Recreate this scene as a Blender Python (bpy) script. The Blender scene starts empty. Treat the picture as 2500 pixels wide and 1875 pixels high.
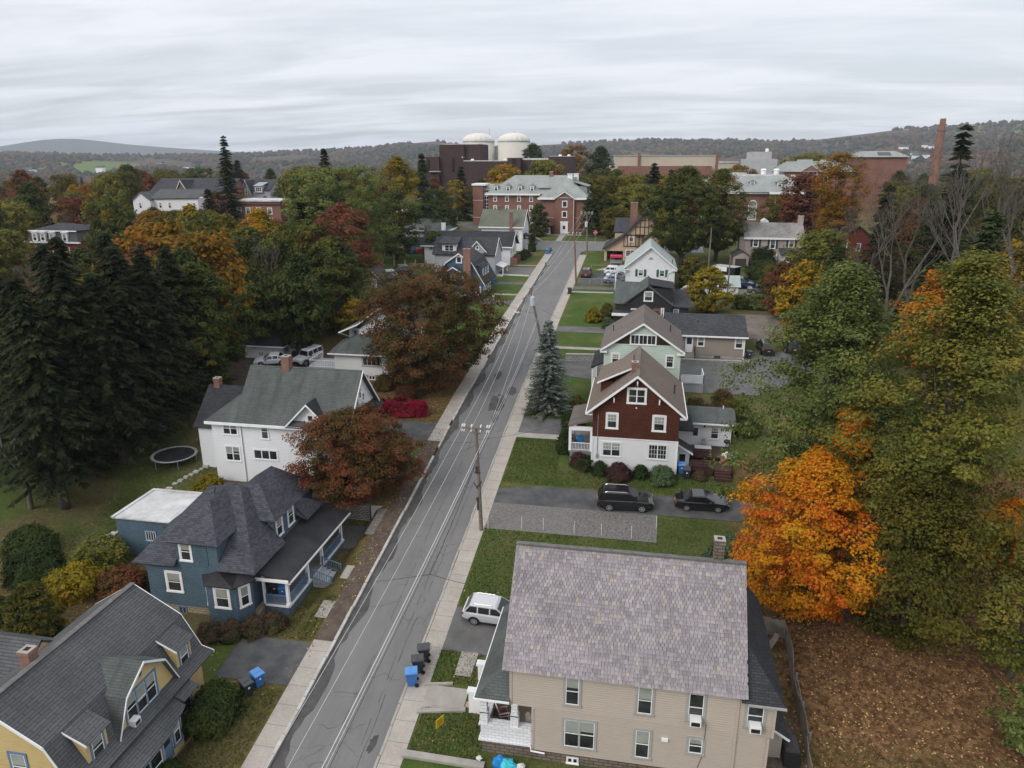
import bpy,math,random
import numpy as np
from mathutils import Vector,Matrix
random.seed(7)
rng = np.random.default_rng(11)
SC = bpy.context.scene
COL = SC.collection
rad = math.radians
# ------------------------------------------------------------------ camera
cam = bpy.data.cameras.new('camera')
cam_o = bpy.data.objects.new('camera',cam)
COL.objects.link(cam_o)
YAW,PITCH,ROLL = rad(10.294),rad(17.076),rad(0.096)
fw = Vector((-math.sin(YAW) * math.cos(PITCH),math.cos(YAW) * math.cos(PITCH),-math.sin(PITCH)))
rt = Vector((math.cos(YAW),math.sin(YAW),0))
dn = fw.cross(rt)
rt2 = math.cos(ROLL) * rt + math.sin(ROLL) * dn
dn2 = -math.sin(ROLL) * rt + math.cos(ROLL) * dn
cam_o.matrix_world = Matrix(((rt2.x,-dn2.x,-fw.x,0),(rt2.y,-dn2.y,-fw.y,0),(rt2.z,-dn2.z,-fw.z,34.0),(0,0,0,1)))
cam.sensor_fit = 'HORIZONTAL'
cam.angle = 2 * math.atan(1250 / 1766)
cam.clip_start = 0.5
cam.clip_end = 30000
SC.camera = cam_o
# ------------------------------------------------------------------ light
SUN_EL,SUN_AZ = rad(36),rad(-142)       # azimuth clockwise from +y : from the left, a little behind the camera
world = bpy.data.worlds.new('World')
SC.world = world
world.use_nodes = True
wn,wl = world.node_tree.nodes,world.node_tree.links
wn.clear()
w_out = wn.new('ShaderNodeOutputWorld')
w_bg = wn.new('ShaderNodeBackground')
w_bg.inputs['Strength'].default_value = 0.1
sky = wn.new('ShaderNodeTexSky')
sky.sky_type = 'NISHITA'
sky.sun_disc = False
sky.sun_elevation = SUN_EL
sky.sun_rotation = SUN_AZ
sky.air_density = 1.0
sky.dust_density = 2.0
tc = wn.new('ShaderNodeTexCoord')
sep = wn.new('ShaderNodeSeparateXYZ')
wl.new(tc.outputs['Generated'],sep.inputs[0])
def wmath(op,a,b=None,clamp=False):
 n = wn.new('ShaderNodeMath')
 n.operation = op
 n.use_clamp = clamp
 for i,v in enumerate((a,b)):
  if v is None:
   continue
  if isinstance(v,(int,float)):
   n.inputs[i].default_value = v
  else:
   wl.new(v,n.inputs[i])
 return n.outputs[0]
zc = wmath('MAXIMUM',sep.outputs['Z'],0.0)
den = wmath('ADD',zc,0.10)
cx_ = wmath('DIVIDE',sep.outputs['X'],den)
cy_ = wmath('DIVIDE',sep.outputs['Y'],den)
comb = wn.new('ShaderNodeCombineXYZ')
wl.new(cx_,comb.inputs[0])
wl.new(cy_,comb.inputs[1])
def wnoise(scale,detail,rough,sx,sy,rot):
 mp = wn.new('ShaderNodeMapping')
 mp.inputs['Scale'].default_value = (sx,sy,1)
 mp.inputs['Rotation'].default_value = (0,0,rad(rot))
 wl.new(comb.outputs[0],mp.inputs[0])
 t = wn.new('ShaderNodeTexNoise')
 t.inputs['Scale'].default_value = scale
 t.inputs['Detail'].default_value = detail
 t.inputs['Roughness'].default_value = rough
 t.inputs['Distortion'].default_value = 0.4
 wl.new(mp.outputs[0],t.inputs['Vector'])
 return t.outputs['Fac']
def wramp(fac,stops):
 r = wn.new('ShaderNodeValToRGB')
 e = r.color_ramp.elements
 while len(e) < len(stops):
  e.new(0.5)
 for i,(p,c) in enumerate(stops):
  e[i].position = p
  e[i].color = (*c,1)
 wl.new(fac,r.inputs[0])
 return r.outputs[0]
n1 = wnoise(0.42,8,0.52,1.0,1.2,30)
n2 = wnoise(2.3,7,0.62,1.0,1.3,-18)
nn = wmath('ADD',wmath('MULTIPLY',n1,0.62),wmath('MULTIPLY',n2,0.38))
cloud = wramp(nn,[(0.28,(6.85,7.2,7.8)),(0.45,(7.35,7.58,8.08)),(0.57,(7.5,7.68,8.1)),(0.72,(8.05,8.1,8.35))])
# brighter overhead, as a cloud deck is
zen = wmath('ADD',1.0,wmath('MULTIPLY',wmath('SUBTRACT',wmath('MULTIPLY',zc,1.35),0.42,True),0.35))
vm = wn.new('ShaderNodeVectorMath')
vm.operation = 'SCALE'
wl.new(cloud,vm.inputs[0])
wl.new(zen,vm.inputs[3])
# thin gaps in the deck, mostly low down, show the blue behind
gap = wramp(wnoise(1.1,6,0.55,0.55,1.5,4),[(0.40,(0,0,0)),(0.62,(1,1,1))])
low = wmath('SUBTRACT',1.0,wmath('MULTIPLY',zc,3.4),True)
gfac = wmath('MULTIPLY',wmath('MULTIPLY',gap,low),0.55)
skys = wn.new('ShaderNodeVectorMath')
skys.operation = 'SCALE'
wl.new(sky.outputs[0],skys.inputs[0])
skys.inputs[3].default_value = 0.75
mx = wn.new('ShaderNodeMix')
mx.data_type = 'RGBA'
wl.new(gfac,mx.inputs[0])
wl.new(vm.outputs[0],mx.inputs[6])
wl.new(skys.outputs[0],mx.inputs[7])
wl.new(mx.outputs[2],w_bg.inputs['Color'])
wl.new(w_bg.outputs[0],w_out.inputs[0])
sun = bpy.data.lights.new('sun','SUN')
sun.energy = 1.5
sun.angle = rad(28)
sun.color = (1.0,0.95,0.88)
sun_o = bpy.data.objects.new('sun',sun)
COL.objects.link(sun_o)
sv = Vector((math.sin(SUN_AZ) * math.cos(SUN_EL),math.cos(SUN_AZ) * math.cos(SUN_EL),math.sin(SUN_EL)))
sun_o.rotation_euler = (-sv).to_track_quat('-Z','Y').to_euler()
sun_o.location = (-200,-100,300)
vs = SC.view_settings
vs.view_transform = 'Standard'
vs.look = 'None'
vs.exposure = 0.33
vs.gamma = 1.0
vs.use_curve_mapping = False
SC.cycles.max_bounces = 6
SC.cycles.diffuse_bounces = 3
SC.cycles.transmission_bounces = 3
SC.cycles.volume_bounces = 0
SC.cycles.transparent_max_bounces = 6
# ------------------------------------------------------------------ materials
MATS = {}
class NT:
 def __init__(s,name,rough=0.8,spec=0.25,metal=0.0):
  s.m = bpy.data.materials.new(name)
  s.m.use_nodes = True
  s.t = s.m.node_tree
  s.b = s.t.nodes['Principled BSDF']
  s.b.inputs['Roughness'].default_value = rough
  s.b.inputs['Specular IOR Level'].default_value = spec
  s.b.inputs['Metallic'].default_value = metal
  MATS[name] = s.m
 def n(s,typ,**kw):
  n = s.t.nodes.new(typ)
  for k,v in kw.items():
   setattr(n,k,v)
  return n
 def put(s,sock,v):
  if isinstance(v,bpy.types.NodeSocket):
   s.t.links.new(v,sock)
  else:
   sock.default_value = v
 def coord(s,kind='Object',scale=(1,1,1),rot=0):
  c = s.n('ShaderNodeTexCoord')
  mp = s.n('ShaderNodeMapping')
  mp.inputs['Scale'].default_value = scale
  mp.inputs['Rotation'].default_value = (0,0,rot)
  s.t.links.new(c.outputs[kind],mp.inputs[0])
  return mp.outputs[0]
 def noise(s,vec,scale,detail=4,rough=0.55,dist=0.0):
  t = s.n('ShaderNodeTexNoise')
  s.put(t.inputs['Vector'],vec)
  t.inputs['Scale'].default_value = scale
  t.inputs['Detail'].default_value = detail
  t.inputs['Roughness'].default_value = rough
  t.inputs['Distortion'].default_value = dist
  return t.outputs['Fac']
 def ramp(s,fac,stops,interp='LINEAR'):
  r = s.n('ShaderNodeValToRGB')
  r.color_ramp.interpolation = interp
  e = r.color_ramp.elements
  while len(e) < len(stops):
   e.new(0.5)
  for i,(p,c) in enumerate(stops):
   e[i].position = p
   if isinstance(c,(int,float)):
    c = (c,c,c)
   e[i].color = (*c,1)
  s.put(r.inputs[0],fac)
  return r.outputs[0]
 def math(s,op,a,b=None,clamp=False):
  n = s.n('ShaderNodeMath',operation=op,use_clamp=clamp)
  s.put(n.inputs[0],a)
  if b is not None:
   s.put(n.inputs[1],b)
  return n.outputs[0]
 def mix(s,fac,a,b,blend='MIX'):
  n = s.n('ShaderNodeMix',data_type='RGBA',blend_type=blend)
  s.put(n.inputs[0],fac)
  for i,v in ((6,a),(7,b)):
   s.put(n.inputs[i],(*v,1) if isinstance(v,tuple) and len(v) == 3 else v)
  return n.outputs[2]
 def color(s,c):
  s.put(s.b.inputs['Base Color'],(*c,1) if isinstance(c,tuple) and len(c) == 3 else c)
  return s
 def bump(s,h,dist=0.02,strength=0.6):
  n = s.n('ShaderNodeBump')
  n.inputs['Strength'].default_value = strength
  n.inputs['Distance'].default_value = dist
  s.put(n.inputs['Height'],h)
  s.t.links.new(n.outputs[0],s.b.inputs['Normal'])
  return s
def simple(name,c1,c2=None,sc=3.0,rough=0.7,spec=0.25,metal=0.0,bump=0.0,bsc=25):
 k = NT(name,rough,spec,metal)
 c2 = c2 or tuple(v * 0.82 for v in c1)
 v = k.coord('Object')
 k.color(k.ramp(k.noise(v,sc,5,0.6),[(0.35,c1),(0.68,c2)]))
 if bump:
  k.bump(k.noise(v,bsc,3),bump)
 return k.m
def siding(name,c,period=0.12,dark=0.62,stain=0.9,rough=0.6):
 k = NT(name,rough,0.25)
 uv = k.coord('UV')
 sp = k.n('ShaderNodeSeparateXYZ')
 k.put(sp.inputs[0],uv)
 fr = k.math('FRACT',k.math('DIVIDE',sp.outputs[1],period))
 line = k.ramp(fr,[(0.0,dark),(0.22,1.0),(1.0,0.93)])
 st = k.ramp(k.noise(k.coord('UV',(0.6,0.35,1)),1.6,6,0.65),[(0.3,stain),(0.65,1.0)])
 st2 = k.ramp(k.noise(k.coord('UV',(.5,4,1)),2.0,4,0.6),[(0.36,stain),(0.6,1.0)])
 col = k.mix(1.0,k.mix(1.0,(*c,1),line,'MULTIPLY'),k.mix(1.0,st,st2,'MULTIPLY'),'MULTIPLY')
 k.color(col)
 k.bump(fr,0.015,0.5)
 return k.m
def bricks(name,c1,c2,mortar,w=0.22,h=0.075,ms=0.012,rough=0.85,offset=0.5,var=0.25,bias=0.0,stain=None,bump=0.01,vsc=0.35):
 """courses in metric UV: brick walls, shingle roofs, stone blocks"""
 k = NT(name,rough,0.15)
 uv = k.coord('UV')
 t = k.n('ShaderNodeTexBrick')
 t.offset = offset
 k.put(t.inputs['Vector'],uv)
 t.inputs['Color1'].default_value = (*c1,1)
 t.inputs['Color2'].default_value = (*c2,1)
 t.inputs['Mortar'].default_value = (*mortar,1)
 t.inputs['Scale'].default_value = 1.0
 t.inputs['Mortar Size'].default_value = ms
 t.inputs['Mortar Smooth'].default_value = 0.15
 t.inputs['Bias'].default_value = bias
 t.inputs['Brick Width'].default_value = w
 t.inputs['Row Height'].default_value = h
 st = k.ramp(k.noise(k.coord('UV',(1,0.6,1)),vsc,7,0.68),[(0.32,1.0 - var),(0.66,1.0 + var * 0.4)])
 col = k.mix(1.0,t.outputs['Color'],st,'MULTIPLY')
 if stain:
  f = k.ramp(k.noise(k.coord('UV',(1.2,0.25,1)),0.9,6,0.65),[(0.5,0.0),(0.72,0.75)])
  col = k.mix(f,col,(*stain,1))
 k.color(col)
 if bump:
  k.bump(t.outputs['Fac'],-bump,0.6)
 return k.m
def leafmat(name,stops,patch=0.35,trans=0.25):
 """leaf colours: every leaf its own draw from the ramp, shifted in clumps"""
 k = NT(name,0.7,0.07)
 g = k.n('ShaderNodeNewGeometry')
 oi = k.n('ShaderNodeObjectInfo')
 nz = k.noise(k.coord('Object'),patch,3,0.5)
 nz = k.math('MULTIPLY',k.math('SUBTRACT',nz,0.5),1.9)
 f = k.math('ADD',k.math('MULTIPLY',g.outputs['Random Per Island'],0.55),k.math('ADD',nz,0.22))
 f = k.math('ADD',f,k.math('MULTIPLY',k.math('SUBTRACT',oi.outputs['Random'],0.5),0.22))
 col = k.ramp(f,stops)
 k.color(col)
 tr = k.n('ShaderNodeBsdfTranslucent')
 k.put(tr.inputs[0],col)
 ms = k.n('ShaderNodeMixShader')
 ms.inputs[0].default_value = trans
 k.t.links.new(k.b.outputs[0],ms.inputs[1])
 k.t.links.new(tr.outputs[0],ms.inputs[2])
 out = [n for n in k.t.nodes if n.type == 'OUTPUT_MATERIAL'][0]
 k.t.links.new(ms.outputs[0],out.inputs[0])
 return k.m
# ------------------------------------------------------------------ mesh building
class MB:
 def __init__(s):
  s.v,s.f,s.mi = [],[],[]
 def face(s,pts,m=0):
  b = len(s.v)
  s.v += [tuple(p) for p in pts]
  s.f.append(tuple(range(b,b + len(pts))))
  s.mi.append(m)
  return s
 def solid(s,pts,faces,m=0):
  b = len(s.v)
  s.v += [tuple(p) for p in pts]
  for f in faces:
   s.f.append(tuple(b + i for i in f))
   s.mi.append(m)
  return s
 def box(s,x0,y0,z0,x1,y1,z1,m=0):
  x0,x1 = min(x0,x1),max(x0,x1)
  y0,y1 = min(y0,y1),max(y0,y1)
  z0,z1 = min(z0,z1),max(z0,z1)
  p = [(x0,y0,z0),(x1,y0,z0),(x1,y1,z0),(x0,y1,z0),(x0,y0,z1),(x1,y0,z1),(x1,y1,z1),(x0,y1,z1)]
  return s.solid(p,[(3,2,1,0),(4,5,6,7),(0,1,5,4),(1,2,6,5),(2,3,7,6),(3,0,4,7)],m)
 def prism(s,poly,f0,f1,m=0):
  """poly 2-D points; f0, f1 map a point to 3-D at the two ends"""
  n = len(poly)
  p = [f0(*q) for q in poly] + [f1(*q) for q in poly]
  fs = [tuple(range(n - 1,-1,-1)),tuple(range(n,2 * n))]
  fs += [(i,(i + 1) % n,n + (i + 1) % n,n + i) for i in range(n)]
  return s.solid(p,fs,m)
 def slab(s,pts,th,m=0):
  """a plate of thickness th below a (roughly flat) polygon"""
  P = [Vector(p) for p in pts]
  nn = Vector((0,0,0))
  for i in range(len(P)):
   a,b = P[i],P[(i + 1) % len(P)]
   nn += Vector(((a.y - b.y) * (a.z + b.z),(a.z - b.z) * (a.x + b.x),(a.x - b.x) * (a.y + b.y)))
  nn.normalize()
  if nn.z < 0:
   P.reverse()
   nn = -nn
  n = len(P)
  Q = [p - nn * th for p in P]
  fs = [tuple(range(n)),tuple(range(2 * n - 1,n - 1,-1))]
  fs += [(i,n + i,n + (i + 1) % n,(i + 1) % n) for i in range(n)]
  return s.solid(P + Q,fs,m)
 def beam(s,a,b,w,h,m=0):
  """rectangular bar from a to b, w wide sideways, h deep (upwards)"""
  a,b = Vector(a),Vector(b)
  d = (b - a).normalized()
  up = Vector((0,0,1)) if abs(d.z) < 0.99 else Vector((0,1,0))
  sx = d.cross(up).normalized() * (w / 2)
  uz = sx.cross(d).normalized() * (h / 2)
  p = [a - sx - uz,a + sx - uz,a + sx + uz,a - sx + uz,b - sx - uz,b + sx - uz,b + sx + uz,b - sx + uz]
  return s.solid(p,[(3,2,1,0),(4,5,6,7),(0,1,5,4),(1,2,6,5),(2,3,7,6),(3,0,4,7)],m)
 def tube(s,pts,rs,n=8,m=0,cap=True):
  pts = [Vector(p) for p in pts]
  if isinstance(rs,(int,float)):
   rs = [rs] * len(pts)
  b = len(s.v)
  ref = None
  for i,p in enumerate(pts):
   d = (pts[min(i + 1,len(pts) - 1)] - pts[max(i - 1,0)]).normalized()
   if ref is None:
    ref = d.orthogonal().normalized()
   ref = (ref - d * ref.dot(d))
   ref = ref.normalized() if ref.length > 1e-6 else d.orthogonal().normalized()
   e = d.cross(ref)
   for k in range(n):
    a = 2 * math.pi * k / n
    s.v.append(tuple(p + (ref * math.cos(a) + e * math.sin(a)) * rs[i]))
  for i in range(len(pts) - 1):
   for k in range(n):
    o = b + i * n
    s.f.append((o + k,o + (k + 1) % n,o + n + (k + 1) % n,o + n + k))
    s.mi.append(m)
  if cap:
   s.f.append(tuple(b + k for k in range(n - 1,-1,-1)))
   s.mi.append(m)
   o = b + (len(pts) - 1) * n
   s.f.append(tuple(o + k for k in range(n)))
   s.mi.append(m)
  return s
 def lathe(s,c,prof,n=16,m=0):
  """prof: (r, z) from bottom to top round a vertical axis at c"""
  b = len(s.v)
  for r,z in prof:
   for k in range(n):
    a = 2 * math.pi * k / n
    s.v.append((c[0] + r * math.cos(a),c[1] + r * math.sin(a),c[2] + z))
  for i in range(len(prof) - 1):
   for k in range(n):
    o = b + i * n
    s.f.append((o + k,o + (k + 1) % n,o + n + (k + 1) % n,o + n + k))
    s.mi.append(m)
  s.f.append(tuple(b + k for k in range(n - 1,-1,-1)))
  s.mi.append(m)
  o = b + (len(prof) - 1) * n
  s.f.append(tuple(o + k for k in range(n)))
  s.mi.append(m)
  return s
 def mesh(s,name,off=(0,0,0),smooth=False,mats=()):
  me = bpy.data.meshes.new(name)
  vv = [(p[0] - off[0],p[1] - off[1],p[2] - off[2]) for p in s.v]
  me.from_pydata(vv,[],s.f)
  for mm in mats:
   me.materials.append(mm)
  if len(mats) > 1:
   me.polygons.foreach_set('material_index',s.mi)
  # metric UVs: u level along the face, v up its slope
  uv = me.uv_layers.new(name='UVMap')
  data = np.zeros(len(me.loops) * 2)
  V = s.v
  li = 0
  for f in s.f:
   nx = ny = nz = 0.0
   for i in range(len(f)):
    a,c = V[f[i]],V[f[(i + 1) % len(f)]]
    nx += (a[1] - c[1]) * (a[2] + c[2])
    ny += (a[2] - c[2]) * (a[0] + c[0])
    nz += (a[0] - c[0]) * (a[1] + c[1])
   L = math.sqrt(nx * nx + ny * ny + nz * nz) or 1
   nx,ny,nz = nx / L,ny / L,nz / L
   hl = math.hypot(nx,ny)
   if hl < 0.02:
    ux,uy,vx,vy,vz = 1,0,0,1,0
   else:
    ux,uy = -ny / hl,nx / hl
    vx = -nz * uy
    vy = nz * ux
    vz = nx * uy - ny * ux
   for i in f:
    p = V[i]
    data[li] = p[0] * ux + p[1] * uy
    data[li + 1] = p[0] * vx + p[1] * vy + p[2] * vz
    li += 2
  uv.data.foreach_set('uv',data)
  if smooth:
   me.polygons.foreach_set('use_smooth',[True] * len(me.polygons))
  me.update()
  return me
def tag(o,label=None,cat=None,group=None,kind=None):
 if label:
  o['label'] = label
 if cat:
  o['category'] = cat
 if group:
  o['group'] = group
 if kind:
  o['kind'] = kind
 return o
def thing(name,label,cat,loc,group=None,rz=0.0):
 o = bpy.data.objects.new(name,None)
 o.empty_display_size = 0.3
 o.location = loc
 o.rotation_euler = (0,0,rz)
 COL.objects.link(o)
 return tag(o,label,cat,group)
def world_off(p):
 x,y,z = 0,0,0
 while p is not None:
  x,y,z = x + p.location.x,y + p.location.y,z + p.location.z
  p = p.parent
 return (x,y,z)
SPLIT = {'porch_parapet','corner_trim','rake_trim','carport_post','garage_front','roof_vent','window_band','canopy','tower_band','string_course','brick_stack','stones','trim','gutter','cornice','vent_pipe','west_wing','roof_plant','porch_trim','dormer_trim','boards','low_wing'}
def pieces(mb):
 """the separate bodies of a mesh: faces sharing corners, then bodies that touch"""
 par = list(range(len(mb.v)))
 def find(i):
  while par[i] != i:
   par[i] = par[par[i]]
   i = par[i]
  return i
 for f in mb.f:
  for i in f[1:]:
   par[find(i)] = find(f[0])
 G = {}
 for k,f in enumerate(mb.f):
  G.setdefault(find(f[0]),[]).append(k)
 L = []
 for fs in G.values():
  q = [mb.v[i] for k in fs for i in mb.f[k]]
  L.append([fs,[min(c) - .03 for c in zip(*q)],[max(c) + .03 for c in zip(*q)]])
 go = True
 while go:
  go = False
  for i in range(len(L)):
   for j in range(len(L) - 1,i,-1):
    if all(L[i][1][c] <= L[j][2][c] and L[j][1][c] <= L[i][2][c] for c in range(3)):
     L[i] = [L[i][0] + L[j][0],[min(a,b) for a,b in zip(L[i][1],L[j][1])],[max(a,b) for a,b in zip(L[i][2],L[j][2])]]
     del L[j]
     go = True
 out = []
 for fs,_,_ in L:
  m = MB()
  for k in fs:
   m.face([mb.v[i] for i in mb.f[k]],mb.mi[k])
  out.append(m)
 return out
def part(parent,name,mb,*mats,smooth=False,label=None):
 """one mesh, given in world coordinates, under its (unrotated) thing"""
 if name in SPLIT:
  ps = pieces(mb)
  if len(ps) > 1:
   for p in ps[1:]:
    me = p.mesh(name,world_off(parent),smooth,mats)
    o = bpy.data.objects.new(name,me)
    COL.objects.link(o)
    o.parent = parent
   mb = ps[0]
 me = mb.mesh(name,world_off(parent),smooth,mats)
 o = bpy.data.objects.new(name,me)
 COL.objects.link(o)
 o.parent = parent
 if label:
  o['label'] = label
 return o
def lpart(parent,name,me,label=None):
 """one mesh in the thing's own coordinates"""
 o = bpy.data.objects.new(name,me)
 COL.objects.link(o)
 o.parent = parent
 if label:
  o['label'] = label
 return o
def solo(name,mb,label,cat,*mats,group=None,smooth=False,base=None):
 """a thing that is one mesh; origin at its base"""
 if base is None:
  xs = [v[0] for v in mb.v]
  ys = [v[1] for v in mb.v]
  base = ((min(xs) + max(xs)) / 2,(min(ys) + max(ys)) / 2,min(v[2] for v in mb.v))
 o = bpy.data.objects.new(name,mb.mesh(name,base,smooth,mats))
 o.location = base
 COL.objects.link(o)
 return tag(o,label,cat,group)
def struct(name,mb,*mats,smooth=False):
 o = bpy.data.objects.new(name,mb.mesh(name,(0,0,0),smooth,mats))
 COL.objects.link(o)
 return tag(o,kind='structure')
def copy_tree(o,parent=None):
 c = o.copy()
 COL.objects.link(c)
 if parent:
  c.parent = parent
 for ch in list(o.children):
  copy_tree(ch,c)
 return c
# ------------------------------------------------------------------ the lie of the land
PROF = [(-400,0.03),(30,0.03),(55,3.57),(80,7.16),(110,10.30),(150,13.59),(200,17.33),(330,17.33),
  (480,11.0),(750,-8.0),(1100,-14.0),(20000,-14.0)]
PX,PZ = [p[0] for p in PROF],[p[1] for p in PROF]
def prof(y):
 return float(np.interp(y,PX,PZ))
def smooth01(t):
 t = min(1,max(0,t))
 return t * t * (3 - 2 * t)
def gz(x,y):
 """height of the open ground (lawns, yards)"""
 z = prof(y)
 # the blue house stands on a level terrace held below the next garden
 if -60 < x < -22.3 and 39.5 < y < 57.2:
  t = smooth01((y - 39.5) / 3) * smooth01((x + 60) / 12) * smooth01((-22.6 - x) / .9)
  if y > 56.6:
   t *= 1 - smooth01((y - 56.6) / 0.5)
  z = z * (1 - t) + min(z,1.4 + (y - 44) * 0.03) * t
 # lot of the taupe cottage is cut level behind its block wall
 if -9 < x < 15 and 94.2 < y < 104:
  z = 8.75 + max(0,y - 97) * 0.05 if x > 5.2 else z
 # far left and right the land rolls a little
 z += 0.7 * math.sin(x * 0.045 + 1.3) * math.sin(y * 0.03) * smooth01((abs(x + 5) - 60) / 60) * 2
 return z
ROAD_L,ROAD_R,WALK_L,WALK_R = -20.07,-13.93,-21.65,-12.42
XC = 165.0                                     # cross street
def in_corridor(x,y):
 if -20.4 < x < -13.6 and y < 176:
  return True
 return 165.2 < y < 176.2 and -36 < x < 14
KM = {}
def build_materials():
 k = NT('ground_grass',0.95,0.1)
 v = k.coord('Object')
 a = k.ramp(k.noise(v,0.16,6,0.6),[(0.34,(0.055,0.080,0.019)),(0.47,(0.082,0.100,0.029)),(0.58,(0.128,0.116,0.050)),(0.7,(0.112,0.082,0.042))])
 b = k.ramp(k.noise(v,3.2,5,0.7),[(0.28,0.62),(0.7,1.25)])
 c = k.mix(1.0,a,b,'MULTIPLY')
 b2 = k.ramp(k.noise(v,14,2,0.6),[(0.3,0.72),(0.72,1.25)])
 c = k.mix(1.0,c,b2,'MULTIPLY')
 at = k.n('ShaderNodeAttribute')
 at.attribute_name = 'cover'                # r leaf litter, g lush lawn, b bare dirt
 sp = k.n('ShaderNodeSeparateColor')
 k.put(sp.inputs[0],at.outputs['Color'])
 lush = k.mix(1.0,k.ramp(k.noise(v,0.33,6,0.66),[(0.28,(0.042,0.082,0.015)),(0.5,(0.066,0.104,0.023)),(0.63,(0.105,0.112,0.037)),(0.76,(0.135,0.112,0.052))]),b2,'MULTIPLY')
 c = k.mix(sp.outputs[1],c,lush)
 vo = k.n('ShaderNodeTexVoronoi')
 k.put(vo.inputs['Vector'],v)
 vo.inputs['Scale'].default_value = 5.0
 lit = k.ramp(vo.outputs['Color'],[(0.2,(0.085,0.046,0.022)),(0.45,(0.160,0.085,0.038)),(0.7,(0.250,0.145,0.068)),(0.9,(0.110,0.056,0.024))])
 lit = k.mix(k.ramp(k.noise(v,1.3,4),[(0.35,0.0),(0.7,0.55)]),lit,(0.05,0.026,0.012))
 lf = k.math('MULTIPLY',sp.outputs[0],k.ramp(k.noise(v,1.1,6,0.7),[(0.25,0.55),(0.5,1.2)]),True)
 c = k.mix(lf,c,lit)
 dirt = k.ramp(k.noise(v,1.8,6,0.65),[(0.3,(0.085,0.066,0.048)),(0.7,(0.165,0.140,0.115))])
 c = k.mix(sp.outputs[2],c,dirt)
 k.color(c)
 k.bump(k.noise(v,9,4,0.7),0.12,0.8)
 k = NT('asphalt_road',0.9,0.2)
 v = k.coord('Object')
 base = k.ramp(k.noise(k.coord('Object',(1,0.22,1)),0.9,6,0.62),[(0.3,(0.150,0.147,0.145)),(0.7,(0.185,0.181,0.178))])
 fine = k.ramp(k.noise(v,30,2),[(0.3,0.88),(0.7,1.1)])
 c = k.mix(1.0,base,fine,'MULTIPLY')
 vo = k.n('ShaderNodeTexVoronoi',feature='DISTANCE_TO_EDGE')
 vd = k.n('ShaderNodeVectorMath',operation='ADD')
 nz = k.n('ShaderNodeTexNoise')
 k.put(nz.inputs['Vector'],v)
 nz.inputs['Scale'].default_value = 0.8
 k.put(vd.inputs[0],v)
 k.put(vd.inputs[1],nz.outputs['Color'])
 k.put(vo.inputs['Vector'],vd.outputs[0])
 vo.inputs['Scale'].default_value = 0.32
 crack = k.ramp(vo.outputs['Distance'],[(0.0,1.0),(0.012,0.0)])
 cm = k.math('MULTIPLY',crack,k.ramp(k.noise(v,0.25,3),[(0.45,0.0),(0.6,0.5)]))
 c = k.mix(cm,c,(0.075,0.072,0.07))
 k.color(c)
 k.bump(k.noise(v,40,2),0.01)
 simple('asphalt_patch',(0.060,0.057,0.056),(0.098,0.094,0.091),1.2,0.9,0.2,bump=0.01)
 simple('asphalt_crack',(0.045,0.043,0.042),(0.07,0.068,0.066),3,0.9)
 simple('driveway_asphalt',(0.098,0.097,0.098),(0.150,0.146,0.142),0.7,0.9,0.2,bump=0.01)
 simple('driveway_dark',(0.062,0.064,0.068),(0.115,0.112,0.110),0.8,0.9,0.2,bump=0.01)
 simple('gravel',(0.120,0.114,0.108),(0.200,0.190,0.180),5,0.95,0.15,bump=0.03,bsc=18)
 simple('dirt_lot',(0.150,0.128,0.110),(0.235,0.205,0.180),0.6,0.95,0.1,bump=0.02)
 simple('brown_path',(0.075,0.058,0.047),(0.125,0.100,0.082),1.4,0.95,0.1,bump=0.02)
 k = NT('sidewalk_concrete',0.9,0.2)
 v = k.coord('Object')
 c = k.ramp(k.noise(v,0.6,6,0.65),[(0.3,(0.325,0.290,0.255)),(0.7,(0.410,0.375,0.335))])
 sp = k.n('ShaderNodeSeparateXYZ')
 k.put(sp.inputs[0],v)
 fr = k.math('FRACT',k.math('DIVIDE',sp.outputs[1],1.52))
 jl = k.ramp(fr,[(0.0,0.55),(0.022,0.6),(0.035,1.0),(1.0,1.0)])
 c = k.mix(1.0,c,jl,'MULTIPLY')
 c = k.mix(1.0,c,k.ramp(k.noise(v,6,4,0.7),[(0.3,0.86),(0.65,1.05)]),'MULTIPLY')
 k.color(c)
 simple('concrete',(0.36,0.335,0.30),(0.27,0.25,0.225),1.0,0.9)
 simple('concrete_new',(0.62,0.61,0.59),(0.52,0.51,0.49),1.0,0.9)
 simple('kerb_stone',(0.50,0.485,0.455),(0.33,0.31,0.285),1.5,0.9)
 simple('white_paint',(0.80,0.80,0.80),(0.72,0.72,0.73),2,0.55)
 simple('white_trim',(0.78,0.78,0.78),(0.70,0.70,0.71),2,0.5)
 simple('grey_trim',(0.34,0.34,0.325),(0.30,0.30,0.29),2,0.6)
 simple('blue_trim',(0.135,0.215,0.325),(0.11,0.18,0.28),2,0.6)
 simple('dark_trim',(0.055,0.050,0.048),(0.04,0.037,0.036),2,0.6)
 simple('brown_timber',(0.085,0.050,0.032),(0.060,0.036,0.024),2,0.7)
 siding('beige_siding',(0.50,0.432,0.372),0.15,0.58,0.95)
 siding('yellow_siding',(0.62,0.47,0.225),0.15,0.78,0.90)
 siding('white_siding',(0.75,0.76,0.78),0.15,0.78,0.96)
 siding('white_siding_wide',(0.74,0.75,0.77),0.24,0.76,0.94)
 siding('mint_siding',(0.55,0.65,0.575),0.24,0.72,0.90)
 siding('taupe_siding',(0.300,0.262,0.222),0.14,0.66,0.92)
 siding('charcoal_siding',(0.034,0.033,0.036),0.16,0.6,0.85)
 siding('blue_siding',(0.068,0.125,0.205),0.26,0.5,0.9)
 siding('pale_blue_siding',(0.50,0.55,0.62),0.2,0.8,0.9)
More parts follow.
